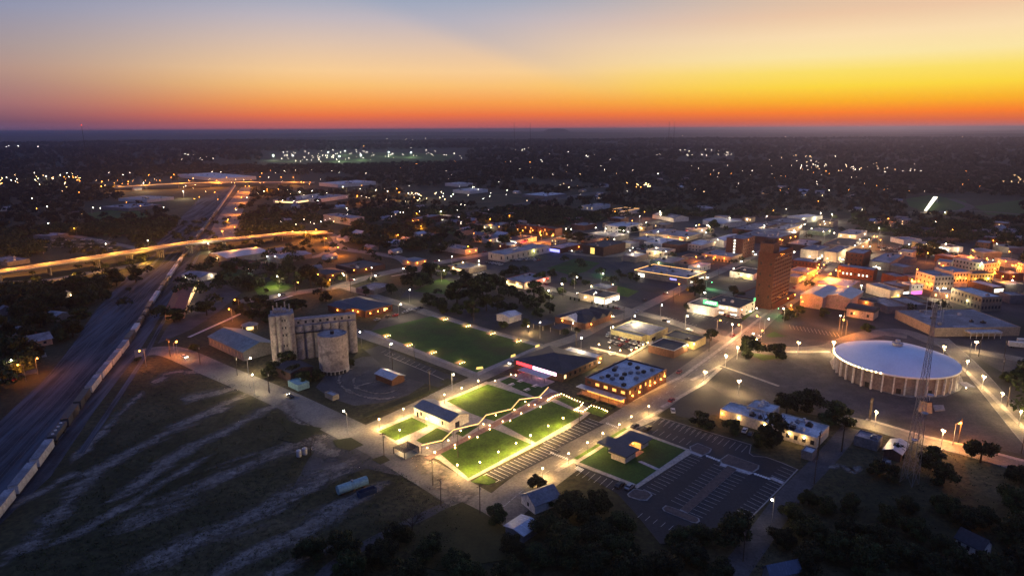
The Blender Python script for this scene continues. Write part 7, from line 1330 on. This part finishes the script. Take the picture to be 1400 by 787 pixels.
for P, n, wpx in WOODS:
    xs = [p[0] for p in P]; ys = [p[1] for p in P]; k = 0
    while k < n and len(TREES) < 299:
        x, y = random.uniform(min(xs), max(xs)), random.uniform(min(ys), max(ys))
        if inpoly(x, y, P): tree(x, y, wpx*random.uniform(.7, 1.1)*(.6+.4*(y-250)/200)); k += 1
# the rest of the trees: woods that read as one mass
CLEAR = [[(150, 262), (300, 240), (445, 240), (445, 258), (345, 262), (330, 330), (298, 330), (186, 480), (120, 430), (250, 300)], [(395, 208), (640, 204), (640, 222), (350, 228), (360, 210)], [(585, 310), (690, 288), (830, 268), (830, 256), (690, 277), (590, 300)],
         [(1236, 268), (1320, 266), (1400, 272), (1400, 300), (1240, 295)], [(740, 325), (800, 308), (880, 296), (985, 300), (1100, 290), (1160, 292), (1180, 318), (1250, 325), (1400, 340), (1400, 640), (1180, 600), (1000, 800), (600, 800), (640, 700), (560, 660), (470, 640), (400, 680), (300, 800), (-20, 800), (-20, 560), (130, 430), (200, 470), (330, 410), (460, 330), (560, 350), (700, 340)],
         [(-20, 385), (0, 360), (200, 330), (330, 320), (470, 315), (470, 345), (250, 360), (200, 378), (110, 390), (0, 402), (-30, 402)], [(60, 325), (180, 322), (190, 345), (60, 350)]]
road_pts = []
def clump_field(name, label, n, rmin, rmax, sz, leaf, kf, seed, m='foliage'):
    r = np.random.default_rng(seed); V = []; cnt = 0; tries = 0
    while cnt < n and tries < n*6:
        tries += 1; d = math.sqrt(r.uniform(rmin**2, rmax**2)); a = r.uniform(-42, 42)*math.pi/180; x, y = d*math.sin(a), d*math.cos(a); px, py = PX(x, y)
        if px < -60 or px > 1460 or py > 800: continue
        if any(inpoly(px, py, P) for P in CLEAR): continue
        if fbm(np.array([x*3.1+900]), np.array([y*2.7]))[0] < -.55: continue
        if any((x-b[0].x)**2+(y-b[0].y)**2 < (max(b[2], b[3])+8)**2 for b in BUILT) and r.random() < .9: continue
        V.append((x, y)); cnt += 1
    V = np.array(V); gz_ = ground_height(V[:, 0], V[:, 1]); R = sz*r.uniform(.7, 1.35, len(V)); m_ = len(V)*kf; idx = np.repeat(np.arange(len(V)), kf)
    d = r.normal(size=(m_, 3)); d /= np.linalg.norm(d, axis=1)[:, None]; d[:, 2] = np.abs(d[:, 2])*1.0-.2; c = np.stack([V[idx, 0], V[idx, 1], gz_[idx]+R[idx]*.75], 1)+d*(R[idx]*r.uniform(.55, 1.0, m_))[:, None]*np.array([1, 1, .9])
    u = r.normal(size=(m_, 3)); u /= np.linalg.norm(u, axis=1)[:, None]; w_ = np.cross(u, d); w_ /= (np.linalg.norm(w_, axis=1)[:, None]+1e-6); s = (leaf*R[idx]*r.uniform(.7, 1.3, m_))[:, None]
    v = np.stack([c-u*s-w_*s*.6, c+u*s-w_*s*.5, c+w_*s*.9], 1).reshape(-1, 3)
    me = bpy.data.meshes.new(name); me.vertices.add(3*m_); me.vertices.foreach_set('co', v.ravel()); me.loops.add(3*m_); me.loops.foreach_set('vertex_index', np.arange(3*m_, dtype=np.int32))
    me.polygons.add(m_); me.polygons.foreach_set('loop_start', np.arange(0, 3*m_, 3, dtype=np.int32)); me.update(calc_edges=True); me.materials.append(MAT[m])
    o = bpy.data.objects.new(name, me); C.objects.link(o); tag(o, label, 'woods', kind='stuff'); return len(V)
print('w1', clump_field('woods', 'dark woods and tree-filled neighbourhoods around the town', 2600, 330, 1000, 5.4, .17, 90, 1))
print('w2', clump_field('far_woods', 'dark belt of woods beyond the town and highway', 9500, 950, 2600, 6.0, .30, 34, 2, 'far_foliage'))
print('w3', clump_field('distant_woods', 'distant woods fading into the haze near the horizon', 8500, 2500, 7000, 12, .5, 14, 3, 'far_foliage'))
CL_ = CLEAR; CLEAR = []
print('w0', clump_field('town_trees', 'street and yard trees packed between the downtown and neighbourhood roofs', 520, 470, 1000, 4.2, .19, 80, 9))
CLEAR = CL_
# grass and brush on the field
def brush(name, label, poly, n, seed):
    r = random.Random(seed); q = MB(); xs = [p[0] for p in poly]; ys = [p[1] for p in poly]; k = 0
    while k < n:
        x, y = r.uniform(min(xs), max(xs)), r.uniform(min(ys), max(ys))
        if not inpoly(x, y, poly): continue
        k += 1; p = G(x, y); h = r.uniform(.2, .8)
        for j in range(9): v = p+Vector((r.gauss(0, .7), r.gauss(0, .7), r.uniform(0, h))); e = .28; q.poly([v+Vector((r.uniform(-e, e), r.uniform(-e, e), r.uniform(-e, e))) for _ in range(3)])
    o = q.build(name, 'foliage'); return tag(o, label, 'brush', kind='stuff')
brush('field_brush', 'low weeds and scrub over the dark field and verges', [(0, 787), (200, 500), (330, 520), (450, 600), (640, 690), (600, 787)], 3200, 4)
brush('lot_brush', 'low scrub under the trees at the lower right', [(1010, 787), (1150, 640), (1230, 600), (1400, 640), (1400, 787)], 700, 5)
# car yard left of the tracks, hedge stubs by the street
for i in range(3):
    for j in range(8):
        put_car(60+j*13+random.uniform(-2, 2), 329+i*5+random.uniform(-1, 1), 45, random.choice(['white', 'dark', 'silver']))
sb0 = None
for i, (x, y) in enumerate(((590, 392), (618, 397), (648, 402), (735, 420), (770, 432), (806, 440), (842, 447), (877, 452))):
    p = GZ('Z2', (x, y))
    if sb0 is None: sb0 = thing('clipped_shrub', '', 'shrub', p); q = MB(); q.lathe([(.3, 0), (.7, .5), (.6, 1.6), (.1, 2.4)], 8); q.build('foliage', 'foliage', sb0); o = sb0
    else: o = dup(sb0, p)
    o['group'] = 'clipped shrubs along the lit garage street'; auto(o, 'clipped dark columnar shrub', *zp('Z2', (x, y)))
# tall thin masts on the skyline
for i, (x, y0, y1, lab) in enumerate(((113, 182, 170, 'thin far mast with a red light on the left skyline'), (703, 173, 155, 'thin far mast left of centre on the skyline'), (725, 173, 164, 'short far mast just left of the flat-topped hill'), (915, 174, 148, 'left of the two very thin far masts'), (922, 174, 148, 'right of the two very thin far masts'))):
    b_ = G(x, y0+2); dd = 1800; d_ = ray(x, y0); hxy = math.hypot(d_.x, d_.y); b_ = Vector((d_.x/hxy*dd, d_.y/hxy*dd, 0)); tt = min(137, top_z(x, y1, b_))
    t = thing('far_mast', lab, 'mast', b_); q = MB(); q.cyl(0, 0, .45, 0, tt, 5, .35); q.build('shaft', 'metal_dark', t)
    if i == 0: q = MB(); q.ball(0, 0, tt-1.5, .8, 6, 4); q.build('beacon', 'bulb_red', t)
# ------------------------------------------------------------------ haze
def haze(dens=8e-5):
    m = bpy.data.materials.new('haze'); m.use_nodes = True; t = m.node_tree; t.nodes.clear(); o = t.nodes.new('ShaderNodeOutputMaterial'); v = t.nodes.new('ShaderNodeVolumePrincipled')
    v.inputs['Density'].default_value = dens; v.inputs['Color'].default_value = (.32, .36, .60, 1); v.inputs['Anisotropy'].default_value = .75; t.links.new(v.outputs[0], o.inputs['Volume']); MAT['haze'] = m
    hb_ = MB(); hb_.box(-46000, 46000, -46000, 46000, -60, 139); tag(hb_.build('haze', m), 'thin evening haze over the plain', None, kind='stuff')
d_ = ray(761, 176); hx = math.hypot(d_.x, d_.y); pc = Vector((d_.x/hx*16000, d_.y/hx*16000, 0)); q = MB(); hh_ = 125
q.v = [(-420, -500, 0), (420, -500, 0), (420, 500, 0), (-420, 500, 0), (-190, -300, hh_-8), (40, -300, hh_), (190, -300, hh_-12), (190, 300, hh_-12), (40, 300, hh_), (-190, 300, hh_-8)]
q.f = [(0, 1, 6, 5, 4), (1, 2, 7, 6), (2, 3, 9, 8, 7), (3, 0, 4, 9), (4, 5, 8, 9), (5, 6, 7, 8)]; mo = q.build('hill', 'far_foliage'); mo.location = pc; mo.rotation_euler = (0, 0, -math.atan2(d_.x, d_.y)); tag(mo, kind='structure')
haze()
for k, u_ in used.items():
    if not u_: [bpy.data.objects.remove(c) for c in list(protos[k].children)+[protos[k]]]
finish_labels()
print('objects', len(bpy.data.objects))
